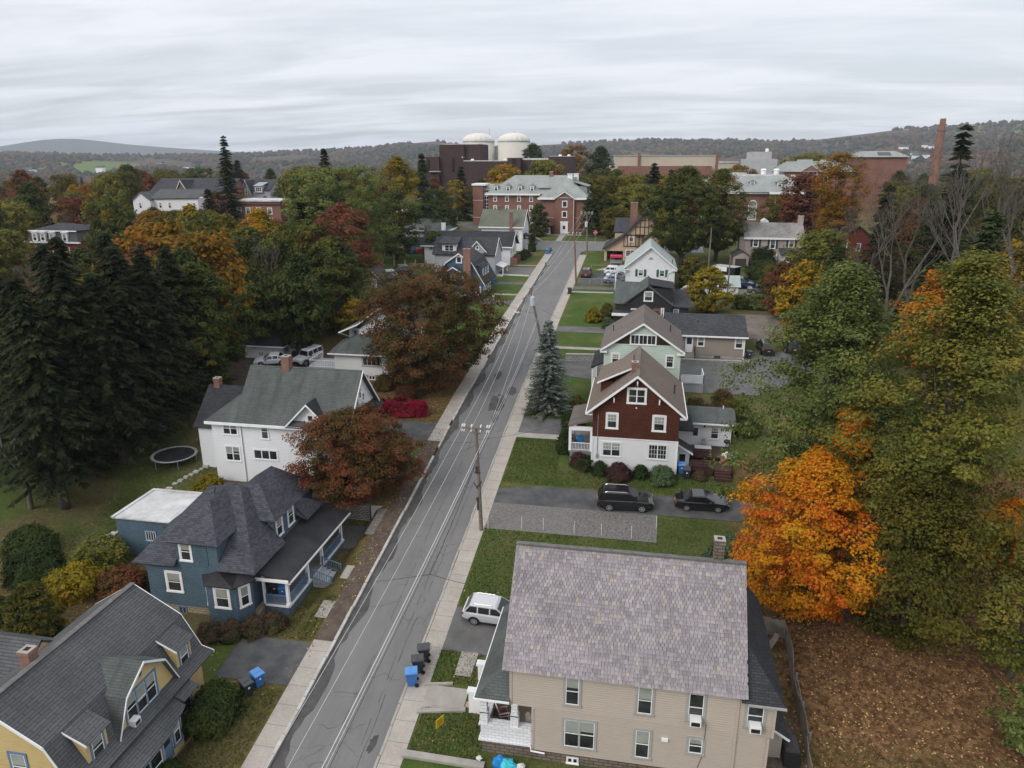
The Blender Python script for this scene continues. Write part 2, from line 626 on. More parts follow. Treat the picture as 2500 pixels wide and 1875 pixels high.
 siding('grey_siding',(0.42,0.43,0.46),0.2,0.74,0.9)
 siding('grey_dark_siding',(0.33,0.35,0.38),0.2,0.74,0.9)
 siding('bare_boards',(0.060,0.040,0.028),0.15,0.45,0.6)
 siding('deck_boards',(0.075,0.036,0.030),0.14,0.5,0.8)
 bricks('blue_shingle',(0.082,0.132,0.172),(0.104,0.155,0.196),(0.050,0.080,0.108),0.30,0.16,0.018,var=0.28)
 bricks('brown_shingle',(0.088,0.030,0.017),(0.112,0.040,0.024),(0.046,0.016,0.010),0.26,0.17,0.018,var=0.3)
 bricks('roof_grey',(0.088,0.092,0.096),(0.108,0.111,0.115),(0.050,0.052,0.055),0.9,0.19,0.022,var=0.25)
 bricks('roof_blueblack',(0.050,0.052,0.064),(0.090,0.092,0.106),(0.036,0.037,0.046),0.34,0.16,0.014,var=0.2)
 bricks('roof_greengrey',(0.092,0.104,0.100),(0.112,0.124,0.119),(0.062,0.070,0.068),0.5,0.16,0.016,var=0.3,stain=(0.045,0.050,0.048))
 bricks('roof_brown',(0.165,0.132,0.108),(0.195,0.156,0.130),(0.115,0.092,0.075),0.4,0.15,0.012,var=0.18)
 bricks('roof_taupe',(0.150,0.130,0.116),(0.175,0.152,0.137),(0.105,0.090,0.080),0.4,0.15,0.012,var=0.2)
 bricks('roof_dark',(0.034,0.036,0.040),(0.052,0.054,0.059),(0.022,0.023,0.026),0.34,0.15,0.014,var=0.25)
 bricks('roof_charcoal',(0.042,0.043,0.048),(0.080,0.080,0.088),(0.026,0.026,0.030),0.34,0.15,0.014,var=0.25)
 bricks('roof_pale',(0.36,0.41,0.39),(0.40,0.45,0.43),(0.30,0.34,0.33),0.4,0.18,0.012,var=0.18)
 bricks('roof_moss',(0.125,0.135,0.105),(0.150,0.160,0.125),(0.095,0.102,0.080),0.4,0.18,0.012,var=0.22)
 bricks('roof_slate_pale',(0.24,0.23,0.225),(0.34,0.33,0.32),(0.12,0.115,0.11),0.3,0.22,0.02,var=0.45)
 bricks('roof_college',(0.255,0.275,0.265),(0.300,0.320,0.305),(0.215,0.232,0.224),0.5,0.3,0.012,var=0.2)
 simple('roof_membrane',(0.024,0.024,0.027),(0.042,0.041,0.043),0.8,0.75)
 simple('roof_white',(0.62,0.62,0.62),(0.36,0.35,0.345),0.5,0.8)
 simple('roof_ridge',(0.105,0.100,0.098),(0.16,0.155,0.15),3,0.9)
 bricks('red_brick',(0.185,0.070,0.050),(0.240,0.095,0.068),(0.235,0.185,0.160),0.22,0.075,0.010,var=0.2,bump=0)
 bricks('chimney_brick',(0.20,0.066,0.042),(0.28,0.105,0.070),(0.26,0.22,0.19),0.21,0.085,0.014,var=0.35)
 bricks('dark_brick',(0.058,0.038,0.038),(0.082,0.053,0.052),(0.05,0.036,0.036),0.3,0.1,0.012,var=0.2,bump=0)
 bricks('white_brick',(0.44,0.37,0.335),(0.34,0.255,0.225),(0.44,0.40,0.37),0.24,0.085,0.014,var=0.3,bump=0)
 bricks('stone_block',(0.150,0.122,0.098),(0.205,0.170,0.140),(0.085,0.070,0.058),0.55,0.21,0.03,var=0.35,bump=0.03)
 bricks('sand_block',(0.33,0.27,0.20),(0.39,0.32,0.245),(0.20,0.165,0.125),0.45,0.19,0.03,var=0.3,bump=0.03)
 bricks('white_block',(0.76,0.76,0.78),(0.70,0.70,0.72),(0.52,0.52,0.55),0.42,0.20,0.018,var=0.1,bump=0.03)
 bricks('retaining_block',(0.34,0.33,0.315),(0.42,0.405,0.385),(0.14,0.135,0.13),0.62,0.26,0.03,var=0.25,bump=0.03)
 bricks('field_stone',(0.30,0.285,0.26),(0.42,0.40,0.37),(0.11,0.10,0.09),0.4,0.17,0.04,var=0.5,bump=0.05)
 # slates: every slate is its own island and draws its own tint
 k = NT('slate',0.7,0.3)
 g = k.n('ShaderNodeNewGeometry')
 c = k.ramp(g.outputs['Random Per Island'],[(0.0,(0.205,0.180,0.192)),(0.4,(0.250,0.222,0.234)),(0.85,(0.290,0.262,0.272)),(0.965,(0.330,0.295,0.285)),(0.99,(0.35,0.285,0.235))])
 st = k.ramp(k.noise(k.coord('Object'),0.5,6,0.65),[(0.3,0.82),(0.68,1.12)])
 c = k.mix(1.0,c,st,'MULTIPLY')
 c = k.mix(1.0,c,k.ramp(k.noise(k.coord('Object'),9,4,0.7),[(0.3,0.86),(0.7,1.1)]),'MULTIPLY')
 k.color(c)
 simple('slate_gap',(0.060,0.052,0.055),(0.09,0.08,0.082),3,0.9)
 # glass and vehicles
 k = NT('window_glass',0.08,0.5)
 k.color(k.ramp(k.noise(k.coord('Object'),0.9,3),[(0.35,(0.012,0.014,0.016)),(0.65,(0.045,0.048,0.050))]))
 k = NT('window_shade',0.25,0.5)
 k.color(k.ramp(k.noise(k.coord('Object'),0.7,2),[(0.35,(0.235,0.255,0.225)),(0.65,(0.330,0.345,0.320))]))
 k = NT('green_glass',0.08,0.6)
 k.color((0.03,0.05,0.045))
 for nm,c,r in (('paint_black',(0.010,0.010,0.012),0.18),('paint_silver',(0.50,0.51,0.53),0.28),('paint_white',(0.74,0.75,0.77),0.25),
        ('paint_navy',(0.020,0.040,0.120),0.2),('paint_maroon',(0.075,0.016,0.018),0.22),('paint_teal',(0.075,0.100,0.105),0.22),
        ('paint_greenblack',(0.022,0.030,0.034),0.2),('paint_steelblue',(0.16,0.21,0.30),0.22),('paint_red',(0.42,0.025,0.025),0.25)):
  k = NT(nm,r,0.5)
  k.b.inputs['Coat Weight'].default_value = 0.6
  k.b.inputs['Coat Roughness'].default_value = 0.06
  k.color(c)
 NT('car_glass',0.05,0.6).color((0.010,0.012,0.014))
 NT('rubber',0.85,0.2).color((0.018,0.018,0.019))
 NT('alloy',0.35,0.5,0.7).color((0.62,0.62,0.63))
 NT('chrome',0.25,0.5,0.9).color((0.7,0.7,0.7))
 NT('lamp_red',0.2,0.5).color((0.30,0.012,0.018))
 NT('lamp_clear',0.12,0.6).color((0.62,0.64,0.66))
 NT('plate',0.5,0.3).color((0.55,0.50,0.30))
 NT('plastic_black',0.5,0.4).color((0.016,0.016,0.017))
 NT('bin_black',0.45,0.4).color((0.028,0.030,0.034))
 NT('bin_lid_black',0.4,0.45).color((0.050,0.052,0.058))
 NT('bin_blue',0.45,0.4).color((0.040,0.145,0.400))
 NT('bin_lid_blue',0.42,0.4).color((0.085,0.250,0.560))
 NT('sign_white',0.6,0.3).color((0.75,0.75,0.75))
 NT('sign_red',0.5,0.3).color((0.50,0.025,0.03))
 NT('sign_yellow',0.6,0.3).color((0.72,0.46,0.02))
 NT('sign_text',0.7,0.2).color((0.12,0.06,0.01))
 simple('galvanised',(0.42,0.43,0.44),(0.34,0.35,0.36),4,0.5,0.4,0.5)
 simple('pole_wood',(0.205,0.178,0.150),(0.125,0.105,0.088),2.5,0.9)
 simple('pole_wood_red',(0.200,0.125,0.085),(0.14,0.085,0.058),2.5,0.9)
 simple('wire_aluminium',(0.66,0.66,0.66),(0.55,0.55,0.55),1,0.4,0.4,0.4)
 simple('wire_black',(0.03,0.03,0.03),(0.05,0.05,0.05),1,0.6)
 simple('transformer',(0.52,0.56,0.60),(0.45,0.49,0.53),3,0.5)
 simple('fence_wood',(0.215,0.190,0.160),(0.120,0.103,0.086),1.8,0.9)
 simple('new_lumber',(0.42,0.31,0.19),(0.34,0.25,0.15),2,0.85)
 simple('step_wood',(0.44,0.32,0.24),(0.36,0.26,0.19),2,0.85)
 simple('silo_white',(0.56,0.53,0.48),(0.50,0.47,0.425),0.2,0.7)
 simple('dome_white',(0.64,0.62,0.57),(0.56,0.54,0.49),0.3,0.7)
 simple('stucco',(0.50,0.385,0.27),(0.44,0.33,0.23),1.0,0.85)
 simple('cream_wall',(0.46,0.41,0.33),(0.40,0.36,0.29),0.2,0.85)
 simple('mansard_red',(0.235,0.045,0.042),(0.18,0.036,0.034),1,0.8)
 simple('barn_red',(0.220,0.036,0.030),(0.17,0.03,0.026),1,0.8)
 simple('pale_grey',(0.40,0.41,0.42),(0.34,0.35,0.36),0.4,0.8)
 simple('teal_plastic',(0.060,0.50,0.56),(0.04,0.40,0.50),2,0.4)
 simple('blue_plastic',(0.02,0.22,0.56),(0.02,0.17,0.45),2,0.4)
 simple('red_cover',(0.50,0.030,0.085),(0.40,0.024,0.07),2,0.5)
 simple('pink_cloth',(0.40,0.12,0.13),(0.33,0.10,0.11),4,0.9)
 simple('bag_white',(0.68,0.66,0.66),(0.55,0.53,0.53),8,0.5)
 simple('cardboard',(0.30,0.20,0.12),(0.24,0.16,0.10),3,0.9)
 simple('net_black',(0.012,0.012,0.014),(0.022,0.022,0.025),2,0.8)
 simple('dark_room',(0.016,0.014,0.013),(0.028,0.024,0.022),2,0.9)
 simple('porch_floor',(0.26,0.25,0.235),(0.20,0.19,0.18),1,0.8)
 simple('tan_floor',(0.28,0.225,0.165),(0.21,0.17,0.125),1,0.85)
 # bark and leaves
 simple('bark',(0.105,0.092,0.080),(0.055,0.047,0.040),3,0.95,bump=0.02)
 simple('bark_grey',(0.135,0.124,0.108),(0.075,0.068,0.060),3,0.95,bump=0.02)
 simple('bark_pale',(0.30,0.26,0.20),(0.20,0.175,0.135),3,0.95)
 D = {
  'leaf_orange': [(0.0,(0.17,0.13,0.014)),(0.18,(0.46,0.255,0.014)),(0.5,(0.54,0.225,0.012)),(0.75,(0.50,0.135,0.012)),(1.0,(0.46,0.066,0.014))],
  'leaf_green': [(0.0,(0.056,0.080,0.020)),(0.4,(0.108,0.138,0.036)),(0.75,(0.165,0.190,0.055)),(1.0,(0.24,0.225,0.066))],
  'leaf_yellowgreen': [(0.0,(0.066,0.080,0.017)),(0.4,(0.130,0.140,0.028)),(0.75,(0.210,0.188,0.036)),(1.0,(0.270,0.190,0.032))],
  'leaf_olive': [(0.0,(0.042,0.046,0.010)),(0.4,(0.085,0.082,0.015)),(0.75,(0.130,0.108,0.018)),(1.0,(0.185,0.125,0.020))],
  'leaf_darkgreen': [(0.0,(0.022,0.036,0.011)),(0.4,(0.042,0.062,0.017)),(0.75,(0.070,0.090,0.024)),(1.0,(0.11,0.108,0.028))],
  'leaf_mapledark': [(0.0,(0.030,0.048,0.013)),(0.45,(0.062,0.082,0.020)),(0.75,(0.125,0.125,0.024)),(0.92,(0.20,0.145,0.020)),(1.0,(0.24,0.09,0.018))],
  'leaf_yellow': [(0.0,(0.100,0.100,0.012)),(0.4,(0.200,0.165,0.014)),(0.75,(0.310,0.215,0.016)),(1.0,(0.380,0.210,0.014))],
  'leaf_amber': [(0.0,(0.085,0.060,0.012)),(0.4,(0.180,0.108,0.014)),(0.75,(0.270,0.130,0.014)),(1.0,(0.320,0.105,0.014))],
  'leaf_rust': [(0.0,(0.036,0.040,0.012)),(0.35,(0.066,0.060,0.018)),(0.58,(0.115,0.066,0.024)),(0.8,(0.155,0.058,0.027)),(1.0,(0.20,0.062,0.032))],
  'leaf_copper': [(0.0,(0.050,0.046,0.014)),(0.35,(0.100,0.058,0.020)),(0.6,(0.180,0.062,0.028)),(1.0,(0.25,0.068,0.040))],
  'leaf_wine': [(0.0,(0.066,0.034,0.018)),(0.4,(0.125,0.046,0.027)),(0.75,(0.180,0.058,0.034)),(1.0,(0.22,0.085,0.040))],
  'leaf_crimson': [(0.0,(0.090,0.010,0.016)),(0.4,(0.220,0.012,0.030)),(0.75,(0.330,0.018,0.050)),(1.0,(0.40,0.030,0.070))],
  'leaf_brown': [(0.0,(0.050,0.036,0.024)),(0.5,(0.090,0.062,0.038)),(1.0,(0.135,0.088,0.052))],
  'leaf_purple': [(0.0,(0.040,0.020,0.020)),(0.5,(0.075,0.036,0.034)),(1.0,(0.115,0.056,0.046))],
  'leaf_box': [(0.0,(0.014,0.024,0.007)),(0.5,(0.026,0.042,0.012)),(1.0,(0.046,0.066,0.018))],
  'leaf_juniper': [(0.0,(0.040,0.070,0.030)),(0.5,(0.075,0.115,0.050)),(1.0,(0.120,0.160,0.075))],
  'leaf_orangeyellow': [(0.0,(0.10,0.11,0.014)),(0.4,(0.27,0.19,0.014)),(0.75,(0.42,0.21,0.014)),(1.0,(0.46,0.16,0.012))],
  'needle_dark': [(0.0,(0.008,0.013,0.006)),(0.5,(0.017,0.024,0.010)),(1.0,(0.036,0.044,0.016))],
  'needle_green': [(0.0,(0.022,0.036,0.014)),(0.5,(0.040,0.060,0.022)),(1.0,(0.075,0.095,0.032))],
  'needle_blue': [(0.0,(0.066,0.080,0.066)),(0.45,(0.118,0.138,0.118)),(0.8,(0.190,0.212,0.190)),(1.0,(0.28,0.29,0.25))],
 }
 for nm,st in D.items():
  leafmat(nm,st,trans=0.12 if nm.startswith('needle') or nm in ('leaf_box','leaf_juniper') else 0.3)
 k = NT('fallen_leaf',0.8,0.15)
 g = k.n('ShaderNodeNewGeometry')
 k.color(k.ramp(g.outputs['Random Per Island'],[(0.0,(0.10,0.046,0.022)),(0.35,(0.19,0.092,0.038)),(0.6,(0.30,0.16,0.068)),(0.82,(0.40,0.25,0.12)),(1.0,(0.48,0.33,0.10))]))
build_materials()
M = MATS
GRASSV = []
# ------------------------------------------------------------------ ground sheet
def lines(lo,hi,step,far_lo,far_hi,grow=1.35,extra=()):
 a = [lo + step * i for i in range(int(round((hi - lo) / step)) + 1)]
 s,x = step,lo
 while x > far_lo:
  s *= grow
  x -= s
  a.insert(0,max(x,far_lo))
 s,x = step,hi
 while x < far_hi:
  s *= grow
  x += s
  a.append(min(x,far_hi))
 return sorted(set([round(v,3) for v in a] + list(extra)))
def blob(x,y,cx,cy,rx,ry,soft=0.35):
 d = math.hypot((x - cx) / rx,(y - cy) / ry)
 return smooth01((1 - d) / soft + 0.5)
def rect(x,y,x0,x1,y0,y1,soft=0.8):
 return smooth01(min(x - x0,x1 - x,y - y0,y1 - y) / soft + 0.5)
def cover(x,y):
 leaf = max(rect(x,y,9.6,40,36.5,70,5),0.75 * rect(x,y,9.8,40,26,39,3),0.6 * blob(x,y,-26,80,11,9),0.4 * blob(x,y,-25,55,5,6),
      0.35 * rect(x,y,-25,-21,30,62,1),0.5 * rect(x,y,-70,-38,68,125,6),0.55 * rect(x,y,-60,-37,28,47,4),0.35 * rect(x,y,-26,-21.5,30,41,1.5))
 leaf = max(leaf,0.8 * smooth01((abs(x + 3) - 55) / 25) * smooth01((y - 60) / 20))
 lush = max(rect(x,y,-12.6,-4,62,130,1),rect(x,y,-30,-21.5,96,146,1),rect(x,y,-12.6,-7.5,30,41,.6),rect(x,y,-14,-6,44,56,1) * .7,
      rect(x,y,-60,-43,131,160,1.5),rect(x,y,-48,-36,84,102,2) * .7,rect(x,y,-4,10,60,66,1) * .8,rect(x,y,-90,-56,46,60,3) * .8,
      rect(x,y,-12,-8.5,145,162,1),rect(x,y,-24,-10,176,186,1) * .5,rect(x,y,-30,-21,35,44,1.5) * .45,rect(x,y,9,11.5,62,72,1))
 dirt = max(rect(x,y,7.8,10.5,26,39,.7),0.9 * rect(x,y,-90,-56,61,75,2),0.75 * rect(x,y,-44,-38,88,92,1))
 return (min(1,leaf),min(1,lush * (1 - dirt)),min(1,dirt),1)
def build_ground():
 xs = lines(-80,46,0.75,-12000,12000,1.3,extra=(-20.39,-20.1,-13.9,-13.61,WALK_L,WALK_R))
 ys = lines(24,200,0.75,-500,12000,1.25,extra=(56.6,57.1,165.19,165.3,176.1,176.21))
 nx,ny = len(xs),len(ys)
 v = np.zeros((ny,nx,3))
 cv = np.zeros((ny,nx,4),dtype=np.float32)
 for j,y in enumerate(ys):
  for i,x in enumerate(xs):
   z = gz(x,y) + 0.10
   if in_corridor(x,y):
    z -= 0.30
   r = math.hypot(x,y)
   if r > 800:
    z -= min(1,(r - 800) / 600) * 25
   v[j,i] = (x,y,z)
   cv[j,i] = cover(x,y)
 idx = np.arange(nx * ny).reshape(ny,nx)
 q = np.stack([idx[:-1,:-1],idx[:-1,1:],idx[1:,1:],idx[1:,:-1]],-1).reshape(-1,4)
 me = np_mesh('ground',v.reshape(-1,3),q,smooth=True)
 ca = me.color_attributes.new('cover','FLOAT_COLOR','POINT')
 ca.data.foreach_set('color',cv.reshape(-1))
 me.materials.append(M['ground_grass'])
 o = bpy.data.objects.new('ground',me)
 COL.objects.link(o)
 tag(o,kind='structure')
def np_mesh(name,verts,quads,smooth=False):
 me = bpy.data.meshes.new(name)
 n,f,k = len(verts),len(quads),quads.shape[1]
 me.vertices.add(n)
 me.vertices.foreach_set('co',np.ascontiguousarray(verts,dtype=np.float32).reshape(-1))
 me.loops.add(f * k)
 me.loops.foreach_set('vertex_index',np.ascontiguousarray(quads,dtype=np.int32).reshape(-1))
 me.polygons.add(f)
 me.polygons.foreach_set('loop_start',np.arange(0,f * k,k,dtype=np.int32))
 if smooth:
  me.polygons.foreach_set('use_smooth',np.ones(f,dtype=bool))
 me.update(calc_edges=True)
 return me
build_ground()
def drape(name,poly,mat,lift,step=1.0,kind='structure',zf=None):
 """a paved sheet laid on the ground: poly is a list of (y, x_left, x_right)"""
 zf = zf or gz
 rows = []
 for i in range(len(poly) - 1):
  (ya,la,ra),(yb,lb,rb) = poly[i],poly[i + 1]
  n = max(1,int((yb - ya) / step))
  for k in range(n):
   t = k / n
   rows.append((ya + (yb - ya) * t,la + (lb - la) * t,ra + (rb - ra) * t))
 rows.append(poly[-1])
 w = max(r[2] - r[1] for r in rows)
 nc = max(1,int(w / step))
 V,Q = [],[]
 for y,l,r in rows:
  for c in range(nc + 1):
   x = l + (r - l) * c / nc
   V.append((x,y,zf(x,y) + lift))
 for i in range(len(rows) - 1):
  for c in range(nc):
   a = i * (nc + 1) + c
   Q.append((a,a + 1,a + nc + 2,a + nc + 1))
 me = np_mesh(name,np.array(V),np.array(Q))
 me.materials.append(mat)
 o = bpy.data.objects.new(name,me)
 COL.objects.link(o)
 if kind:
  tag(o,kind=kind)
 return o
pz = lambda x,y: prof(y)
# street, kerbs, pavements
drape('road',[(20,ROAD_L,ROAD_R),(163,ROAD_L,ROAD_R),(165.4,-20.6,-13.2),(167,-24,-9)],M['asphalt_road'],0.0,2.0,zf=pz)
drape('cross_road',[(165.5,-34,13),(175.9,-34,13)],M['asphalt_road'],0.004,2.0,zf=pz)
drape('campus_drive',[(168,-37,-33.9),(176,-37,-26),(188,-42,-27.5),(205,-58,-40)],M['driveway_asphalt'],0.13,2.0)
drape('sidewalk',[(20,WALK_L,ROAD_L - 0.19),(40.5,WALK_L,ROAD_L - 0.19)],M['sidewalk_concrete'],0.135,1.0,zf=pz)
drape('sidewalk',[(46.2,WALK_L - .1,ROAD_L - 0.19),(69,WALK_L - .1,ROAD_L - 0.19)],M['brown_path'],0.135,1.0,zf=pz)
drape('sidewalk',[(40.5,WALK_L,ROAD_L - 0.19),(46.2,WALK_L,ROAD_L - 0.19)],M['brown_path'],0.139,1.0,zf=pz)
drape('sidewalk',[(69,WALK_L,ROAD_L - 0.19),(163,WALK_L,ROAD_L - 0.19)],M['sidewalk_concrete'],0.135,1.0,zf=pz)
drape('sidewalk',[(20,ROAD_R + 0.16,WALK_R),(160,ROAD_R + 0.16,WALK_R)],M['sidewalk_concrete'],0.135,1.0,zf=pz)
for nm,x0,x1,y0,y1 in (('sidewalk',-22.6,-21.67,42.6,44.4),):
 drape(nm,[(y0,x0,x1),(y1,x0,x1)],M['concrete'],0.14,0.5)
def kerb(x0,x1,y0,y1,gapf):
 mb = MB()
 y = y0
 while y < y1:
  L = random.uniform(1.0,2.2)
  if random.random() > gapf:
   a,b = y + 0.03,min(y + L - 0.03,y1)
   s0 = random.uniform(-0.03,0.03)
   za,zb_ = prof(a),prof(b)
   w = random.uniform(-0.01,0.02)
   mb.solid([(x0 + s0,a,za - .1),(x1 + s0 + w,a,za - .1),(x1 + s0,b,zb_ - .1),(x0 + s0,b,zb_ - .1),
        (x0 + s0,a,za + .165),(x1 + s0 + w,a,za + .165),(x1 + s0,b,zb_ + .165),(x0 + s0,b,zb_ + .165)],
        [(3,2,1,0),(4,5,6,7),(0,1,5,4),(1,2,6,5),(2,3,7,6),(3,0,4,7)])
  y += L
 return mb
struct('kerb',kerb(ROAD_L - 0.18,ROAD_L + 0.02,20,163,0.06),M['kerb_stone'])
struct('kerb',kerb(ROAD_R - 0.02,ROAD_R + 0.15,20,160,0.0),M['concrete'])
mb = MB()
for xa,xb,ya,yb in ((-24.5,-9.3,176.0,176.0),(-24.5,-29.5,176.0,186.5),(-9.3,-8,176,180)):
 n = 10
 for i in range(n):
  t0,t1 = i / n,(i + 1) / n
  a = (xa + (xb - xa) * t0,ya + (yb - ya) * t0)
  b = (xa + (xb - xa) * t1,ya + (yb - ya) * t1)
  mb.beam((*a,prof(a[1]) + .1),(*b,prof(b[1]) + .1),.2,.25)
struct('kerb',mb,M['concrete'])
# dark patched gutter along the left kerb, tar cracks, the rough patches
mb = MB()
y = 20.0
prev = None
while y < 150:
 w = 0.75 + 0.28 * math.sin(y * 0.9) + random.uniform(-.12,.12)
 if 62 < y < 72:
  w *= 0.6
 if y > 118:
  w *= 0.7
 cur = [(ROAD_L + .02,y,prof(y) + .006),(ROAD_L + max(.25,w),y,prof(y) + .006)]
 if prev:
  mb.face([prev[0],prev[1],cur[1],cur[0]])
 prev = cur
 y += 0.6
struct('road_patch',mb,M['asphalt_patch'])
mb = MB()
def crack(x,y,y1,w,wob,slope=0.0,dash=1.0):
 px,py = x,y
 while py < y1:
  ny = py + random.uniform(.4,.9)
  nx = px + slope * (ny - py) + random.uniform(-wob,wob)
  if random.random() < dash:
   ww = w * random.uniform(.5,1.3)
   mb.face([(px - ww,py,prof(py) + .010),(px + ww,py,prof(py) + .010),(nx + ww,ny,prof(ny) + .010),(nx - ww,ny,prof(ny) + .010)])
  px,py = nx,ny
crack(-15.05,22,62,.016,.05,0,.85)
crack(-15.4,22,75,.013,.04,0,.6)
crack(-17.0,22,70,.013,.05,0,.7)
crack(-16.8,24,40,.012,.06,0,.7)
crack(-15.1,85,150,.02,.05,0,.6)
crack(-17.2,100,150,.02,.05,0,.5)
for i in range(46):
 yy = random.uniform(22,110)
 xx = random.uniform(ROAD_L + .6,ROAD_R - 2)
 n = random.randint(2,6)
 for k in range(n):
  nx,ny = xx + random.uniform(.2,.5),yy + random.uniform(-.35,.35)
  w = .011
  mb.face([(xx,yy - w,prof(yy) + .011),(nx,ny - w,prof(ny) + .011),(nx,ny + w,prof(ny) + .011),(xx,yy + w,prof(yy) + .011)])
  xx,yy = nx,ny
struct('road_cracks',mb,M['asphalt_crack'])
mb = MB()
for (cx,cy,rx,ry) in ((-16.1,79,1.1,2.6),(-15.0,82.5,.7,1.5),(-14.6,33.2,.28,.75),(-15.6,75,.4,1.2),(-17.6,87,.5,1.6)):
 pts = []
 for i in range(18):
  a = 2 * math.pi * i / 18
  r = random.uniform(.65,1.1)
  x,y = cx + rx * r * math.cos(a),cy + ry * r * math.sin(a)
  pts.append((x,y,prof(y) + .008))
 c = (cx,cy,prof(cy) + .008)
 for i in range(18):
  mb.face([c,pts[i],pts[(i + 1) % 18]])
struct('road_patch',mb,M['asphalt_patch'])
# driveways and walks
L = 0.135
drape('driveway',[(36.4,-26.9,WALK_L),(40.2,-26.9,WALK_L)],M['driveway_dark'],L,.75)
drape('driveway',[(52.6,-33,WALK_L - .1),(56.4,-33,WALK_L - .1)],M['gravel'],L,.75)
drape('driveway',[(68.9,-30,WALK_L),(72.9,-29,WALK_L)],M['driveway_dark'],L,.75)
drape('driveway',[(73.5,-62,-42),(88,-62,-41),(93,-58,-43)],M['brown_path'],L,1.0)
drape('driveway',[(40.9,WALK_R,-6.3),(42.3,WALK_R,-6.3),(45.2,WALK_R,-6.3)],M['driveway_asphalt'],L,.75)
drape('path',[(36.05,WALK_R,-9.75),(37.9,WALK_R,-9.75)],M['concrete'],.15,.5)
drape('path',[(46.9,-22.4,WALK_L - .1),(48.5,-22.4,WALK_L - .1)],M['concrete'],.15,.5)
drape('path',[(38.9,-11.0,-9.9),(41.0,-11.0,-9.8)],M['concrete'],.15,.5)
drape('driveway',[(54.9,WALK_R,2.2),(57.0,WALK_R,2.3),(58.8,WALK_R,2.3)],M['gravel'],.14,.75)
drape('driveway',[(58.8,WALK_R,9.2),(61.0,WALK_R,12),(61.9,-9,12)],M['driveway_dark'],.145,.75)
drape('driveway',[(71.9,WALK_R,-7.0),(75.4,WALK_R,-6.6)],M['driveway_asphalt'],L,.75)
drape('path',[(70.9,WALK_R,-6.6),(71.9,WALK_R,-6.6)],M['concrete'],.15,.5)
drape('driveway',[(84.5,4.5,14),(88.5,-12.4,18),(92.8,-12.4,21),(99.5,15.5,24)],M['driveway_asphalt'],.14,.75)
drape('path',[(97.3,WALK_R,-4.4),(98.3,WALK_R,-4.4)],M['concrete'],.15,.5)
drape('driveway',[(104.6,WALK_R,-5),(107.3,WALK_R,-5)],M['driveway_asphalt'],L,.75)
drape('path',[(127.2,WALK_R,-5),(128.1,WALK_R,-5)],M['concrete'],.15,.5)
drape('driveway',[(129.6,WALK_R,-5),(131.6,WALK_R,-5)],M['driveway_asphalt'],L,.75)
drape('driveway',[(133.4,-11.8,-3.4),(142.5,-11.8,-3.4)],M['driveway_dark'],L,.75)
drape('driveway',[(104.5,14,30),(112,13.5,27),(116.6,15,26)],M['dirt_lot'],.14,1.0)
drape('path',[(128,16.5,23.2),(132.8,16.5,22.6)],M['concrete'],.15,1.0)
drape('path',[(145.0,-9.5,-8),(148.5,-7.0,-5.4)],M['concrete'],.15,.5)
for y0,y1,x0 in ((117.9,120.6,-27),(124.0,125.0,-27),(131.6,133.6,-28.5)):
 drape('path',[(y0,x0,WALK_L),(y1,x0,WALK_L)],M['concrete'] if y1 - y0 < 1.5 else M['driveway_asphalt'],.14,.75)
drape('driveway',[(139.3,-27.8,WALK_L),(146.2,-27.5,WALK_L)],M['gravel'],.14,.75)
struct('kerb',MB().beam((-27.6,139.1,prof(139) + .2),(-21.8,138.6,prof(138.6) + .2),.3,.25),M['concrete_new'])
drape('driveway',[(129,-60,-46),(140,-58,-44.5)],M['driveway_asphalt'],.13,1)
drape('path',[(176.3,-21.3,-19.9),(187.2,-21.2,-19.7)],M['concrete'],.15,1)
drape('path',[(184.2,-29,-8),(185.2,-29,-8)],M['concrete'],.16,1)
drape('path',[(147.5,-26.5,WALK_L),(148.3,-26.5,WALK_L)],M['concrete'],.15,1)
